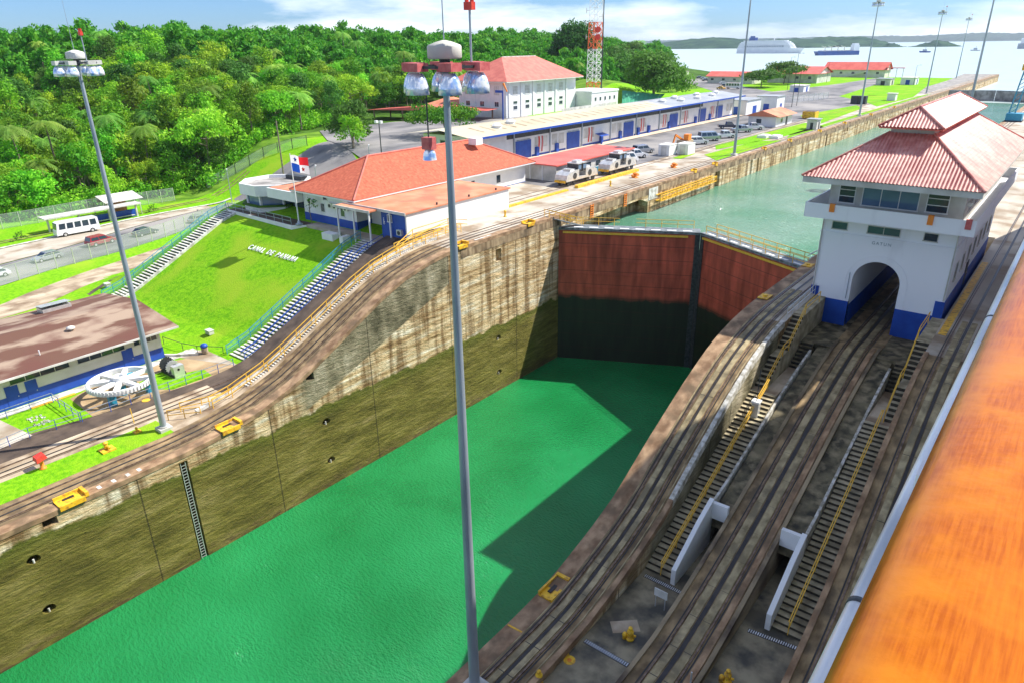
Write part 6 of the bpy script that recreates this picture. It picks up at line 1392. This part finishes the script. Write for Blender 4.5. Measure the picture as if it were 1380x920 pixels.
# administration building
def admin():
    x0, x1, y0, y1 = -109.5, -89.9, 176, 214
    t = hipbuilding('administration_building', x0, x1, y0, y1, H1, 31.7, 38.4, 186, 204, 'tall white administration building with deep red hip roof', 'building', 'white', 'admin_red', 2.0, 'y', None, 'cream', .35)
    for k in range(6):
        y = 177.4+k*6.2; MB().box(x1, x1+.25, y-.4, y+.4, H1, 31.3).build('pilaster', 'white', t)
        if k < 5:
            window(t, y+1.9, y+4.3, 27.6, 30.2, x1, 3, 'grime_white', 'white', .12, 3, 'y', 1)
            window(t, y+2.1, y+4.1, 24.9, 25.7, x1, 1, 'glass', 'white', .12, 1, 'y', 1); window(t, y+2.1, y+4.1, 23.2, 24.3, x1, 1, 'glass', 'white', .12, 1, 'y', 1)
    for k in range(4):
        x = x0+.8+k*6.0; MB().box(x-.4, x+.4, y0-.25, y0, H1, 31.3).build('pilaster', 'white', t)
        if 0 < k+1 < 4:
            window(t, x+1.9, x+4.2, 27.6, 30.2, y0, 3, 'grime_white', 'white', .12, 3); window(t, x+2.2, x+3.8, 24.2, 25.6, y0, 2, 'glass', 'white', .12)
    MB().box(-99.9, -99.5, 186, 204, 38.3, 38.55).build('ridge_cap', 'grime_white', t)
    MB().box(-96, -83.5, 214.5, 232, H1, 26.3).build('wing', 'white', t)
    MB().box(-96.2, -83.3, 214.4, 232.2, 26.3, 26.9).build('wing_parapet', 'white', t)
    for k in range(5): window(t, 216.5+k*3.1, 217.6+k*3.1, 23.6, 24.8, -83.5, 1, 'glass', 'white', .1, 1, 'y', 1)
    MB().box(-83, -82.8, 196, 230, H1, 22.6).build('yard_wall', 'grime_white', t)
admin()
t = thing('parking_canopy', (-104, 152, H1), 'long open canopy with bright orange red roof left of the white administration building', 'canopy'); b = MB()
b.add([(-124, 149, 24.0), (-88.5, 165, 24.0), (-92, 175, 23.8), (-126, 160, 23.8), (-107, 157, 25.2), (-107.5, 166, 25.1)], [(0, 4, 3), (0, 1, 4), (1, 2, 5, 4), (4, 5, 3), (3, 5, 2)]); b.build('roof', 'tin_red', t)
for x, y in ((-122, 150.5), (-113, 154), (-103, 158.5), (-93, 163.5), (-93, 173), (-124, 159)): MB().beam((x, y, H1), (x, y, 24), .3).build('post', 'brown_roof', t)
MB().box(-122, -92, 166, 168, H1, 23.4).build('back_wall', 'brown_roof', t) if False else None
hipbuilding('garage_building', -121, -112, 172, 186, H1, 24.0, 26.2, 177, 181, 'small garage with pale orange roof between the canopy and the forest', 'building', 'tin_orange', 'tin_orange', .8)
t = thing('windsock_post', (-85.5, 169, H1), 'blue post with a small blue sign and orange windsock before the white building', 'windsock')
MB().cyl((-85.5, 169, H1), (-85.5, 169, 29.2), .22, n=8).build('post', 'blue', t); MB().box(-88.3, -85.3, 168.9, 169.1, 28.9, 29.6).build('sign', 'blue', t)
MB().cyl((-85.2, 169, 31.6), (-84.0, 169.3, 29.2), .35, .2, 10).build('windsock', 'orange', t); MB().cyl((-85.5, 169, 29.2), (-85.4, 169, 31.7), .06, n=6).build('mast', 'steel', t)
# radio tower
t = thing('radio_tower', (-97, 237, 21), 'red and white lattice radio tower rising beside the white building', 'radio tower')
def tower():
    zb, zt = 22.5, 66; n = 14; W = lambda z: 2.1-.6*(z-zb)/(zt-zb)
    secs = [(22.5, 28.5, 'red_steel'), (28.5, 40, 'white'), (40, 49, 'red_steel'), (49, 66, 'white')]
    for a, c, m_ in secs:
        b = MB(); k = max(2, int((c-a)/2.3))
        for i in range(k):
            z0 = a+(c-a)*i/k; z1 = a+(c-a)*(i+1)/k; w0, w1 = W(z0)/1, W(z1)/1; th = .16 if m_ == 'red_steel' else (.13 if z0 < 45 else .08)
            C0 = [(-97+sx*w0, 237+sy*w0, z0) for sx, sy in ((-1, -1), (1, -1), (1, 1), (-1, 1))]; C1 = [(-97+sx*w1, 237+sy*w1, z1) for sx, sy in ((-1, -1), (1, -1), (1, 1), (-1, 1))]
            for q in range(4):
                r = (q+1) % 4; b.beam(C0[q], C1[q], th*1.3); b.beam(C0[q], C1[r], th*.8); b.beam(C0[r], C1[q], th*.8); b.beam(C1[q], C1[r], th*.8)
        b.build('lattice_section', m_, t)
    for i in range(10):
        z = 42+i*2.2; s = -1 if i % 2 else 1; b = MB(); b.beam((-97+s*1.8, 236, z), (-97+s*3.4, 236, z), .12); b.beam((-97+s*3.4, 236, z-.9), (-97+s*3.4, 236, z+.9), .16); b.build('antenna', 'grime_white', t)
    for z in (44, 46.5): MB().cyl((-95, 235, z), (-94.2, 234.4, z), 1.0, n=14).build('dish', 'red', t)
tower()
tag(MB().cyl((-88.8, 229, H1), (-88.8, 229, 62), .28, .14, 8).build('antenna_pole', 'dark_metal'), 'slim black pole in front of the lattice radio tower', 'pole')
b = MB()
for k in range(9): b.add([(-90+k*1.6, 246+k*.8, ground(-90+k*1.6, 246+k*.8)+3.2), (-84+k*1.2, 236+k*.5, ground(-84+k*1.2, 236+k*.5)+.3), (-82.6+k*1.2, 236.5+k*.5, ground(-82.6+k*1.2, 236.5+k*.5)+.5), (-88.6+k*1.6, 247+k*.8, ground(-88.6+k*1.6, 247+k*.8)+3.3)], [(0, 1, 2, 3)])
sm_ = b.build('slope_netting', 'pontoon'); mod = sm_.modifiers.new('s', 'SOLIDIFY'); mod.thickness = .1; tag(sm_, 'green netting spread on the grassy mound under the radio tower', 'netting')
# crane on the pier
t = thing('crane', (38, 240, H1), 'yellow tipped blue lattice crane boom at the right behind the control house', 'crane')
b = MB(); 
for i in range(9):
    z0, z1 = H1+2+i*1.2, H1+2+(i+1)*1.2; x0_, x1_ = 35.0+i*.12, 35.0+(i+1)*.12
    for s in (-.7, .7):
        for s2 in (-.7, .7): b.beam((x0_+s, 240+s2, z0), (x1_+s, 240+s2, z1), .22)
        b.beam((x0_-.7, 240+s, z0), (x1_+.7, 240+s, z1), .14); b.beam((x0_+s, 239.3, z0), (x1_+s, 240.7, z1), .14)
b.build('boom', 'railblue', t); b = MB(); b.box(34.8, 37.6, 239, 241, 33.8, 35.4); b.beam((36.2, 240, 35.2), (36.9, 240, 36.6), .5); b.build('boom_head', 'yellow', t)
MB().box(33.9, 37.6, 238, 242.5, H1+.3, H1+2.1).build('cab', 'railblue', t); MB().box(33.8, 37.8, 237.8, 242.6, H1, H1+.35).build('carriage', 'dark_metal', t)
# people free; ships and islands on the lake
def ship_cruise():
    z = WU+.05; t = thing('cruise_ship', (-520, 1590, z), 'white cruise ship lying on the lake before the dark island', 'cruise ship'); ang = math.atan2(-35, 148)
    c, s = math.cos(ang), math.sin(ang); L = 76.5; R = lambda x, y: (-520+c*x-s*y, 1590+s*x+c*y)
    def hull(mb, x0, x1, bow, w, z0, z1, bz=0):
        P = [(x0, -w), (x1, -w), (x1+bow, 0), (x1, w), (x0, w)]; Q = [(x0, -w), (x1+bz, -w), (x1+bow+bz*1.6, 0), (x1+bz, w), (x0, w)]
        vs = [(*R(*p), z0) for p in P]+[(*R(*p), z1) for p in Q]; mb.add(vs, [(4, 3, 2, 1, 0), (5, 6, 7, 8, 9)]+[(i, (i+1) % 5, 5+(i+1) % 5, 5+i) for i in range(5)])
    b = MB(); hull(b, -L, L*.62, 22, 11, z, z+10, 5); b.build('hull', 'ship_white', t)
    b = MB()
    for k, (x0, x1) in enumerate(((-L+1, 52), (-L+2, 50), (-L+3, 48), (-L+5, 45), (-L+8, 40), (-L+14, 34))): hull(b, x0, x1, 3, 10.4-k*.2, z+10+k*2.6, z+12.0+k*2.6)
    b.build('decks', 'ship_white', t); b = MB()
    for k, (x0, x1) in enumerate(((-L+3, 50), (-L+4, 48), (-L+5, 46), (-L+7, 43), (-L+10, 38))): hull(b, x0, x1, 2, 9.6, z+12.0+k*2.6, z+12.6+k*2.6)
    b.build('window_band', 'steel', t)
    b = MB()
    for k in range(16): x = -58+k*6; b.add([(*R(x, -10.9), z+12.4), (*R(x+4, -10.9), z+12.4), (*R(x+4, -10.9), z+14.6), (*R(x, -10.9), z+14.6)], [(0, 1, 2, 3)])
    b.build('lifeboats', 'orange' if False else 'steel', t)
    b = MB(); hull(b, -52, -38, 4, 5, z+25, z+31); hull(b, -50, -44, 3, 4, z+31, z+34); b.build('funnel', 'navy_hull', t)
    MB().cyl((*R(6, 0), z+25), (*R(6, 0), z+36), .6, n=6).build('mast', 'ship_white', t)
ship_cruise()
def ship_bulk():
    z = WU+.05; t = thing('cargo_ship', (-326, 1376, z), 'blue hulled bulk carrier with deck cranes on the lake', 'cargo ship'); a = math.atan2(52, 52); a = math.atan2(54.9, 50.8)
    c, s = math.cos(a), math.sin(a); L = 37.5; R = lambda x, y: (-325.7+c*x-s*y, 1375.6+s*x+c*y)
    def blk(mb, x0, x1, w, z0, z1, rake=0):
        P = [R(x0, -w), R(x1, -w), R(x1, w), R(x0, w)]; Q = [R(x0-rake, -w), R(x1, -w), R(x1, w), R(x0-rake, w)]; mb.add([(*p, z0) for p in P]+[(*p, z1) for p in Q], [(3, 2, 1, 0), (4, 5, 6, 7)]+[(i, (i+1) % 4, 4+(i+1) % 4, 4+i) for i in range(4)])
    b = MB(); blk(b, -L, L, 5.5, z, z+6.5, 4); b.build('hull', 'navy_hull', t); b = MB(); blk(b, L-11, L-1, 5.2, z+6.5, z+16); blk(b, L-10, L-2, 4, z+16, z+18.5); b.build('bridge_house', 'ship_white', t)
    for x in (-24, -12, 0, 12):
        b = MB(); b.cyl((*R(x, 0), z+6.5), (*R(x, 0), z+14), .9, n=8); b.beam((*R(x, 0), z+12), (*R(x-8, -2), z+15), .6); b.build('deck_crane', 'cream', t)
    for x in (-30, -18, -6, 6, 18): b = MB(); blk(b, x-4, x+4, 4.5, z+6.5, z+7.8); b.build('hatch', 'grime_white', t)
ship_bulk()
def boat(x, y, L, label, m_='navy_hull'):
    z = WU+.05; t = thing('tug_boat', (x, y, z), label, 'tug boat'); b = MB(); b.add([(x-L/2, y-3, z), (x+L/2, y-2, z), (x+L/2, y+3, z), (x-L/2, y+3, z), (x-L/2-1.5, y-3.5, z+2.8), (x+L/2+1, y-3, z+2.2), (x+L/2+1, y+3, z+2.2), (x-L/2-1.5, y+3, z+2.8)], [(3, 2, 1, 0), (4, 5, 6, 7), (0, 1, 5, 4), (1, 2, 6, 5), (2, 3, 7, 6), (3, 0, 4, 7)]); b.build('hull', m_, t)
    MB().box(x-L*.25, x+L*.15, y-2.2, y+2.2, z+2.4, z+5.6).build('wheelhouse', 'steel', t); MB().cyl((x, y, z+5.6), (x, y, z+9), .35, n=6).build('mast', 'steel', t)
boat(-230, 1598, 17, 'small dark tug boat on the open lake right of the cargo ship')
boat(-168, 1750, 16, 'tiny tug boat behind the far lamp mast on the lake', 'ship_white')
t = thing('cargo_ship', (-112, 2020, WU), 'grey ship at anchor cut by the right edge of the picture', 'cargo ship'); b = MB(); b.box(-123, -70, 2010, 2030, WU, WU+11); b.build('hull', 'steel', t); MB().box(-119, -100, 2012, 2028, WU+11, WU+22).build('bridge_house', 'ship_white', t); MB().box(-95, -74, 2012, 2028, WU+11, WU+16).build('cargo', 'grime_white', t)
def ridge(name, pts, y, h, depth, label=None, seed=0, m='island'):
    """low wooded hills along the far shore: pts = [(x, height)] at distance y"""
    r = np.random.default_rng(seed); xs = [p[0] for p in pts]; n = max(20, int((xs[-1]-xs[0])/14)); X = np.linspace(xs[0], xs[-1], n); Hh = np.interp(X, xs, [p[1] for p in pts])
    for o_ in range(5): Hh = Hh*(1+.0)+ (r.normal(0, 1, n)*1.3 if o_ == 0 else 0)
    k = 7; mb = MB(); vs = []
    for j in range(k):
        f = j/(k-1); prof = math.sin(PI*min(1, f*1.0)*.5) if f < .999 else 1
        for i in range(n):
            e = min(1, (X[i]-xs[0])/60, (xs[-1]-X[i])/60)
            vs.append((X[i], y+depth*f+6*math.sin(i*.7+j), WU-.5+max(0, Hh[i]*prof*(.3+.7*e)+(r.normal(0, 1.2) if 0 < j else 0))))
    mb.add(vs, [(j*n+i, j*n+i+1, (j+1)*n+i+1, (j+1)*n+i) for j in range(k-1) for i in range(n-1)])
    b0 = len(mb.v); mb.add([(X[i], y+depth+2, WU-2) for i in range(n)], []); mb.f += [((k-1)*n+i, (k-1)*n+i+1, b0+i+1, b0+i) for i in range(n-1)]; mb.m += [0]*(n-1)
    return structure(mb.build(name, m))
ridge('hills', [(-2400, 30), (-1620, 20), (-1500, 14), (-1400, 22), (-1300, 32), (-1200, 40), (-1120, 36), (-1060, 29), (-960, 26), (-860, 30), (-780, 28), (-700, 20)], 2560, 0, 260, seed=1)
ridge('hills', [(-900, 18), (-850, 30), (-790, 36), (-740, 32), (-690, 34), (-640, 26), (-600, 18), (-560, 6)], 2750, 0, 200, seed=2)
ridge('island', [(-560, 4), (-530, 15), (-495, 12), (-470, 3)], 2550, 0, 90, seed=4)
ridge('island', [(-455, 4), (-420, 15), (-370, 18), (-335, 12), (-318, 3)], 2550, 0, 100, seed=5)
M['far_hill'] = mat('far_hill', (.02, .05, .05), (.04, .08, .07), .01, 1)
ridge('hills', [(-3400, 36), (-2200, 40), (-1500, 44), (-1100, 40), (-700, 52), (-300, 42), (300, 54), (900, 40), (2400, 46)], 5600, 0, 500, seed=6, m='far_hill')
# ================================================================== the passenger ship the picture is taken from
def own_ship():
    t = thing('passenger_ship', (53.5, 0, 10.5), 'passenger ship in the near lane with varnished wooden rail cap and grey metal edge', 'ship')
    b = MB(); P = [(53.45, -160), (84.5, -160), (84.5, 98), (80, 118), (69, 138), (58, 118), (53.45, 98)]
    b.prism(P, 4, 35.4); b.build('hull', 'white', t)
    b = MB(); b.prism([(53.45, -158), (84.5, -158), (84.5, 96), (53.45, 96)], 35.4, 40.3); b.build('upper_decks', 'white', t)
    b = MB(); b.prism([(53.6, 96), (84.3, 96), (82, 104), (55.0, 104)], 35.4, 38.9); b.build('forward_deck_house', 'white', t)
    b = MB(); b.box(55.5, 84, 14, 70, 40.3, 56); b.build('deck_house', 'white', t)  # unseen upper decks, sized to shade the pier and leave the rail sunlit
    for z in (35, 37.8):
        b = MB()
        for k in range(60): b.box(53.40, 53.46, -155+k*3.6, -153+k*3.6, z, z+1.3)
        b.build('window_row', 'glass', t)
    MB().box(53.62, 84.3, -150, 61.9, 40.3, 40.34).build('teak_deck', 'pale_bed', t)
    # solid bulwark, metal edge and rail cap
    MB().box(53.49, 53.56, -150, 62, 40.34, 41.36).build('bulwark', 'white', t)
    n = 14; ys = [-3, -1.2]+[-.6+.1*i for i in range(60)]+[6, 9, 14, 22, 35, 62]
    def loft(prof, name, m, wob=0.0):
        b = MB(); vs = []; k = len(prof)
        for j, y in enumerate(ys):
            for x, z in prof: vs.append((x, y, z+wob*math.sin(y*9)+wob*.6*math.sin(y*23+x*40)))
        b.add(vs, [(j*k+i, j*k+i+1, (j+1)*k+i+1, (j+1)*k+i) for j in range(len(ys)-1) for i in range(k-1)]); return b.build(name, m, t, True)
    # wooden cap 53.5 .. 54.2 with rounded outer edge
    pr = [(53.535, 41.38), (53.505, 41.39), (53.495, 41.42), (53.50, 41.46), (53.52, 41.49), (53.56, 41.505), (53.62, 41.515), (53.72, 41.515), (53.78, 41.505), (53.81, 41.47), (53.80, 41.42), (53.76, 41.39)]
    loft(pr, 'rail_cap', 'wood', .0004)
    M['rail_metal'] = mat('rail_metal', (.55, .55, .53), (.85, .85, .83), 6, .28, .1, metal=.2, detail=9, stretch=(3, .3, 3), c3=(.30, .33, .35), scale3=1.2)
    c = []; R = .017
    for i in range(13): a = -PI*.25+PI*1.25*i/12; c.append((53.477+R*math.cos(a), 41.30+R*math.sin(a)))
    loft(c[::-1], 'edge_tube', 'rail_metal')
    loft([(53.488, 41.2), (53.488, 41.375), (53.535, 41.378)], 'edge_flange', 'white')
    for y in (1.02, 2.6, 4.4, 6.5, 9):
        b = MB(); b.cyl((53.477, y-.006, 41.30), (53.477, y+.006, 41.30), .0185, n=20); b.build('tube_joint', 'dark_metal', t, True)
        MB().box(53.482, 53.50, y+.35, y+.42, 41.3, 41.37).build('bracket', 'white', t)
own_ship()

# ================================================================== vegetation
def leaf_cloud(centers, radii, per, size, seed, flat=.8, up=.35, half=False):
    """leaf quads scattered through the outer part of each clump"""
    r = np.random.default_rng(seed); V = []
    for (c, R) in zip(centers, radii):
        n = int(per*(R/1.5)**2)
        d = r.normal(size=(n, 3)); d /= np.linalg.norm(d, axis=1)[:, None]
        if half: d[:, 2] = np.abs(d[:, 2])*1.0-.15
        rad = R*(.62+.45*r.random(n))[:, None]; p = np.array(c)+d*rad*np.array([1, 1, flat])
        nrm = d*.8+r.normal(size=(n, 3))*.55+np.array([0, 0, up]); nrm /= np.linalg.norm(nrm, axis=1)[:, None]
        a = np.cross(nrm, r.normal(size=(n, 3))); a /= np.linalg.norm(a, axis=1)[:, None]; b = np.cross(nrm, a)
        s = size*(.6+.8*r.random(n))[:, None]; a = a*s; b = b*s*.55
        V.append(np.stack([p-a, p-b*1.0, p+a, p+b*1.0], 1))
    return np.concatenate(V)
def quads_mesh(name, Q, m):
    n = len(Q); me = bpy.data.meshes.new(name); me.vertices.add(4*n); me.vertices.foreach_set('co', Q.reshape(-1).astype(np.float32)); me.loops.add(4*n)
    me.loops.foreach_set('vertex_index', np.arange(4*n, dtype=np.int32)); me.polygons.add(n); me.polygons.foreach_set('loop_start', np.arange(0, 4*n, 4, dtype=np.int32))
    me.update(calc_edges=True); me.materials.append(M[m]); return me
def crown_centers(seed, R, H, n, base, form='round'):
    r = np.random.default_rng(seed); C = []; rd = []
    for i in range(n):
        a = r.random()*2*PI; q = math.sqrt(r.random()); zf = r.random()
        if form == 'round': rr = R*q*(1-.55*zf**2); z = base+(H-base)*(.18+.78*zf)
        elif form == 'spread': rr = R*q*1.0; z = base+(H-base)*(.55+.4*(1-q*q)+.12*r.normal())
        else: rr = R*q*(1-.75*zf); z = base+(H-base)*(.05+.95*zf)
        C.append((rr*math.cos(a), rr*math.sin(a), z)); rd.append(R*(.26+.16*r.random()))
    return C, rd
def limbs(b, C, H, base, seed, r0=.32, m=7):
    r = random.Random(seed); top = Vector((r.uniform(-.5, .5), r.uniform(-.5, .5), base+(H-base)*.45)); mid = Vector((r.uniform(-.3, .3), r.uniform(-.3, .3), base*.6))
    b.cyl((0, 0, -.6), mid, r0, r0*.78, 8, caps=False); b.cyl(mid, top, r0*.78, r0*.42, 8, caps=False)
    for k in range(m): c = Vector(C[k]); s = mid.lerp(top, r.uniform(.35, 1)); b.cyl(s, s.lerp(c, .9), r0*.33, r0*.1, 6, caps=False)
def make_tree(label, cat, m, seed, R=4.2, H=11, base=3.5, n=24, per=78, size=.29, form='round', name='broadleaf_tree', group=None, r0=.3, flat=.75):
    t = thing(name, (0, 0, 0), label, cat, group); C, rd = crown_centers(seed, R, H, n, base, form); b = MB(); limbs(b, C, H, base, seed, r0); b.build('trunk', 'bark', t)
    me = quads_mesh('crown', leaf_cloud(C, rd, per, size, seed, flat), m); o = bpy.data.objects.new('crown', me); COL.objects.link(o); o.parent = t
    return t
def make_palm(label, seed, H=10, m='leaf_palm', name='palm_tree', group='palm trees among the forest', fr=17, L=3.6):
    t = thing(name, (0, 0, 0), label, 'palm tree', group); r = random.Random(seed); b = MB(); p = Vector((0, 0, -.5)); lean = Vector((r.uniform(-.06, .06), r.uniform(-.06, .06), 1))
    for k in range(5): q = p+lean*(H+.5)/5; b.cyl(p, q, .22-.02*k, .2-.02*k, 8, caps=False); p = q
    b.build('trunk', 'bark', t); Q = []
    for f in range(fr):
        a = 2*PI*f/fr+r.uniform(-.15, .15); el = r.uniform(-.15, 1.0); d = Vector((math.cos(a), math.sin(a), 0)); sd = Vector((-d.y, d.x, 0)); pts = []
        for k in range(9): u = k/8; pts.append(p+d*(L*u*math.cos(el*.6))+Vector((0, 0, L*(.55*el+.15)*u-L*.75*u*u)))
        for k in range(8):
            a0, a1 = pts[k], pts[k+1]; w = .9*math.sin(PI*min(.95, (k+.8)/9)); 
            for s in (-1, 1):
                for h in (0, .5):
                    c0 = a0.lerp(a1, h); c1 = a0.lerp(a1, h+.38); tip = c0+sd*(s*w)+(a1-a0)*.7+Vector((0, 0, -.38*w)); Q.append([c0, c1, tip+(a1-a0)*.12, tip])
    me = quads_mesh('fronds', np.array([[tuple(v) for v in q] for q in Q]), m); o = bpy.data.objects.new('fronds', me); COL.objects.link(o); o.parent = t
    return t
G = 'broadleaf trees of the forest on the left hillside'
protos = [make_tree('bright green rounded tree in the dense forest on the left hillside', 'tree', 'leaf', 1, 4.6, 11, 2.2, 30, group=G),
          make_tree('dark green tree in the dense forest on the left hillside', 'tree', 'leaf_dark', 2, 4.4, 12, 2.6, 30, group=G),
          make_tree('tall uneven green tree in the dense forest on the left hillside', 'tree', 'leaf', 3, 4.2, 13.5, 2.5, 34, 55, form='cone', group=G),
          make_tree('wide flat topped tree in the dense forest on the left hillside', 'tree', 'leaf', 4, 5.6, 10.5, 4.5, 30, 50, form='spread', group=G, flat=.5),
          make_tree('yellow green tree in the dense forest on the left hillside', 'tree', 'leaf_lime', 5, 4.2, 9.5, 1.6, 28, group=G)]
palmp = [make_palm('tall palm rising out of the forest on the left hillside', 1, 11.5), make_palm('short palm with drooping fronds among the forest trees on the left hillside', 2, 8.0, L=4.2)]
rt = random.Random(5); spots = []
fwd = Vector((-math.sin(YAW), math.cos(YAW)))
def ok(x, y):
    if x > -113-max(0, y-150)*.06 and not (y > 84 and x < -103 and y < 140): return False
    if y > 84 and y < 145 and x > -106-(y-84)*.30: return False
    if 140 <= y < 170 and x > -131: return False
    if 170 <= y < 245 and x > -127: return False
    if y >= 245 and math.hypot(x+108, y-262) < 32: return False
    if y > 390 and x > -195: return False
    if y > 300 and x > -140: return False
    if ground(x, y) < 17.5 and y > 300: return False
    return True
cand = []
yy = 0
xg = -108.0
while xg > -560:
    yg = 0.0
    st = 6.6 if xg > -190 else (8.0 if xg > -300 else 10)
    while yg < 560:
        x = xg+rt.uniform(-.45, .45)*st; y = yg+rt.uniform(-.45, .45)*st; yg += st
        d = Vector((x-CX, y)); dist = d.length; 
        if not ok(x, y): continue
        c = d.normalized().dot(fwd); side = d.normalized().x*fwd.y-d.normalized().y*fwd.x
        ang = math.degrees(math.atan2(side, c))
        if ang < -43 or ang > 12: continue
        cand.append((dist, x, y))
    xg -= st
cand.sort()
near = cand[:285]; rest = cand[285:]
used = set()
for i, (dist, x, y) in enumerate(near):
    k = rt.choices(range(5), (5, 3, 3, 2.4, 2))[0]; edge = dist < 210 and rt.random() < .3
    p = protos[k]; s = rt.uniform(.72, 1.3)*(.85 if edge else 1)
    o = p if k not in used else dup(p, (0, 0, 0))
    used.add(k); o.location = (x, y, ground(x, y)-.2); o.rotation_euler = (0, 0, rt.uniform(0, 6.28)); o.scale = (s, s, s*rt.uniform(.85, 1.2))
pc = [c for c in cand if c[0] > 165]
first = [True, True]
for i in range(62):
    dist, x, y = pc[int(rt.random()**1.5*min(len(pc), 600))]; k = rt.randrange(2); o = palmp[k] if first[k] else dup(palmp[k], (0, 0, 0)); first[k] = False
    s = rt.uniform(.95, 1.3); o.location = (x+2, y+2, ground(x, y)+1.2); o.rotation_euler = (0, 0, rt.uniform(0, 6)); o.scale = (s, s, s)
# everything farther back is one mass of canopy
allq = []; base_q = []
for sd, form in ((11, 'round'), (12, 'spread'), (13, 'cone')):
    C, rd = crown_centers(sd, 5.0, 11.5, 16, 3, form); base_q.append(leaf_cloud(C, rd, 26, .62, sd, .75))
for i, (dist, x, y) in enumerate(rest):
    q = base_q[i % 3]; a = rt.uniform(0, 6.28); s = rt.uniform(.75, 1.25); ca, sa = math.cos(a)*s, math.sin(a)*s
    w = q.copy(); xx = q[..., 0]*ca-q[..., 1]*sa; yy_ = q[..., 0]*sa+q[..., 1]*ca; w[..., 0] = xx+x; w[..., 1] = yy_+y; w[..., 2] = q[..., 2]*s*rt.uniform(.85, 1.2)+ground(x, y)-.3
    allq.append(w)
me = quads_mesh('forest_canopy', np.concatenate(allq), 'leaf'); o = bpy.data.objects.new('forest', me); COL.objects.link(o); tag(o, 'dense green forest mass covering the hills at the left horizon', 'forest', kind='stuff')
# scrub at the forest edge
C = []; rd = []
for k in range(420):
    u = rt.random(); y = 12+u*130; x = (-111 if y < 84 else -105-(y-84)*.34)+rt.uniform(-9, 1.5); C.append((x, y, ground(x, y)+rt.uniform(.2, 3.0))); rd.append(rt.uniform(.9, 2.3))
me = quads_mesh('undergrowth', leaf_cloud(C, rd, 60, .32, 21, .9), 'leaf'); o = bpy.data.objects.new('undergrowth', me); COL.objects.link(o); tag(o, 'thick green undergrowth along the edge of the forest', 'undergrowth', kind='stuff')
# single trees
KIDS.clear()
def single(loc, label, m, seed, R, H, base, n, per, size, form='round', name='broadleaf_tree', **k):
    o = make_tree(label, 'tree', m, seed, R, H, base, n, per, size, form, name, r0=k.get('r0', .35), flat=k.get('flat', .7)); z = ground(loc[0], loc[1]) if loc[0] < -12 else H1
    o.location = (loc[0], loc[1], z-.1); return o
single((-83, 258), 'big solitary dark green tree right behind the long warehouse roof', 'leaf_dark', 31, 12.0, 15.5, 3.5, 50, 26, .55, r0=.7)
single((-74, 132), 'wide low feathery tree between the parking ground and the warehouse', 'leaf', 32, 8.2, 6.6, 2.8, 44, 42, .30, 'spread', 'spreading_tree', flat=.42)
single((-82, 109), 'dense dark tree standing on the parking ground, left of a pair', 'leaf_dark', 33, 5.0, 9.6, 1.6, 34, 60, .32)
single((-77.5, 105), 'bright leafy young tree on the parking ground, right of a pair', 'leaf', 34, 3.6, 7.2, 1.2, 26, 60, .30)
single((-79, 360), 'dark spreading tree above the white bus', 'leaf_dark', 35, 9, 7.0, 2.6, 40, 26, .5, 'spread', 'spreading_tree', flat=.4)
single((-79, 392), 'spreading tree between the red roofed house and the grey hall', 'leaf_dark', 36, 9, 10, 3.5, 40, 24, .5, 'spread', 'spreading_tree', flat=.45)
single((-100, 312), 'small tree beside the lawn past the warehouse end', 'leaf', 37, 5.5, 9, 2.5, 24, 26, .5)
single((-150, 345), 'round dark tree at the foot of the radio tower mound', 'leaf_dark', 38, 11, 15, 3, 40, 20, .65)
single((-166, 372), 'round dark tree farther left of the tan lake house', 'leaf_dark', 39, 12, 16, 3, 40, 20, .65)
single((-168, 330), 'tall dark tree behind the radio tower', 'leaf_dark', 40, 13, 27, 6, 60, 20, .7)
single((-215, 470), 'dark tree beside the tan lake house', 'leaf_dark', 41, 12, 14, 3, 36, 18, .7)
single((-27.0, 56.6), 'small ornamental tree against the white visitor building wall', 'leaf_dark', 42, .85, 3.9, 1.6, 9, 160, .16, r0=.08)
for (x, y), lb in (((-92.7, 40.6), 'small round shrub on the verge left of the bus'), ((-95.9, 66.2), 'small dark shrub on the verge right of the shelter'), ((-120, 60), None)):
    if lb:
        C, rd = crown_centers(50, 1.1, 1.5, 9, .2); me = quads_mesh('shrub', leaf_cloud(C, rd, 300, .14, 51), 'leaf_dark'); o = bpy.data.objects.new('shrub', me); COL.objects.link(o); o.location = (x, y, ground(x, y)); tag(o, lb, 'shrub')
for loc, H_, lb in (((-309, 629), 22, 'left palm of the pair beside the tan lake house'), ((-298, 629), 26, 'right, taller palm of the pair beside the tan lake house')):
    o = make_palm(lb, int(H_), H_, group='palms at the lake house', L=9.5, fr=20); o.location = (loc[0], loc[1], 16.5)
for (x, y), s, lb in (((-122, 96), 1.1, 'thin palm at the forest edge behind the utility pole'), ((-118, 88), .9, 'palm with a pale trunk at the forest edge left of the utility pole')):
    o = make_palm(lb, int(x) % 7, 9.5, group='palms at the forest edge'); o.location = (x, y, ground(x, y)); o.scale = (s, s, s)
bpy.context.view_layer.update()

hz = MB().box(-5400, 4400, -560, 6500, -16, 72).build('haze', 'white'); hz['kind'] = 'stuff'; hz['label'] = 'thin pale air haze over the lake and the far hills'; hz['category'] = 'haze'
hm = bpy.data.materials.new('haze'); hm.use_nodes = True; nt = hm.node_tree; nt.nodes.clear(); pv = nt.nodes.new('ShaderNodeVolumePrincipled'); pv.inputs['Color'].default_value = (.75, .86, 1, 1); pv.inputs['Density'].default_value = .00006; pv.inputs['Anisotropy'].default_value = .2
on = nt.nodes.new('ShaderNodeOutputMaterial'); nt.links.new(pv.outputs[0], on.inputs['Volume']); hz.data.materials.clear(); hz.data.materials.append(hm)
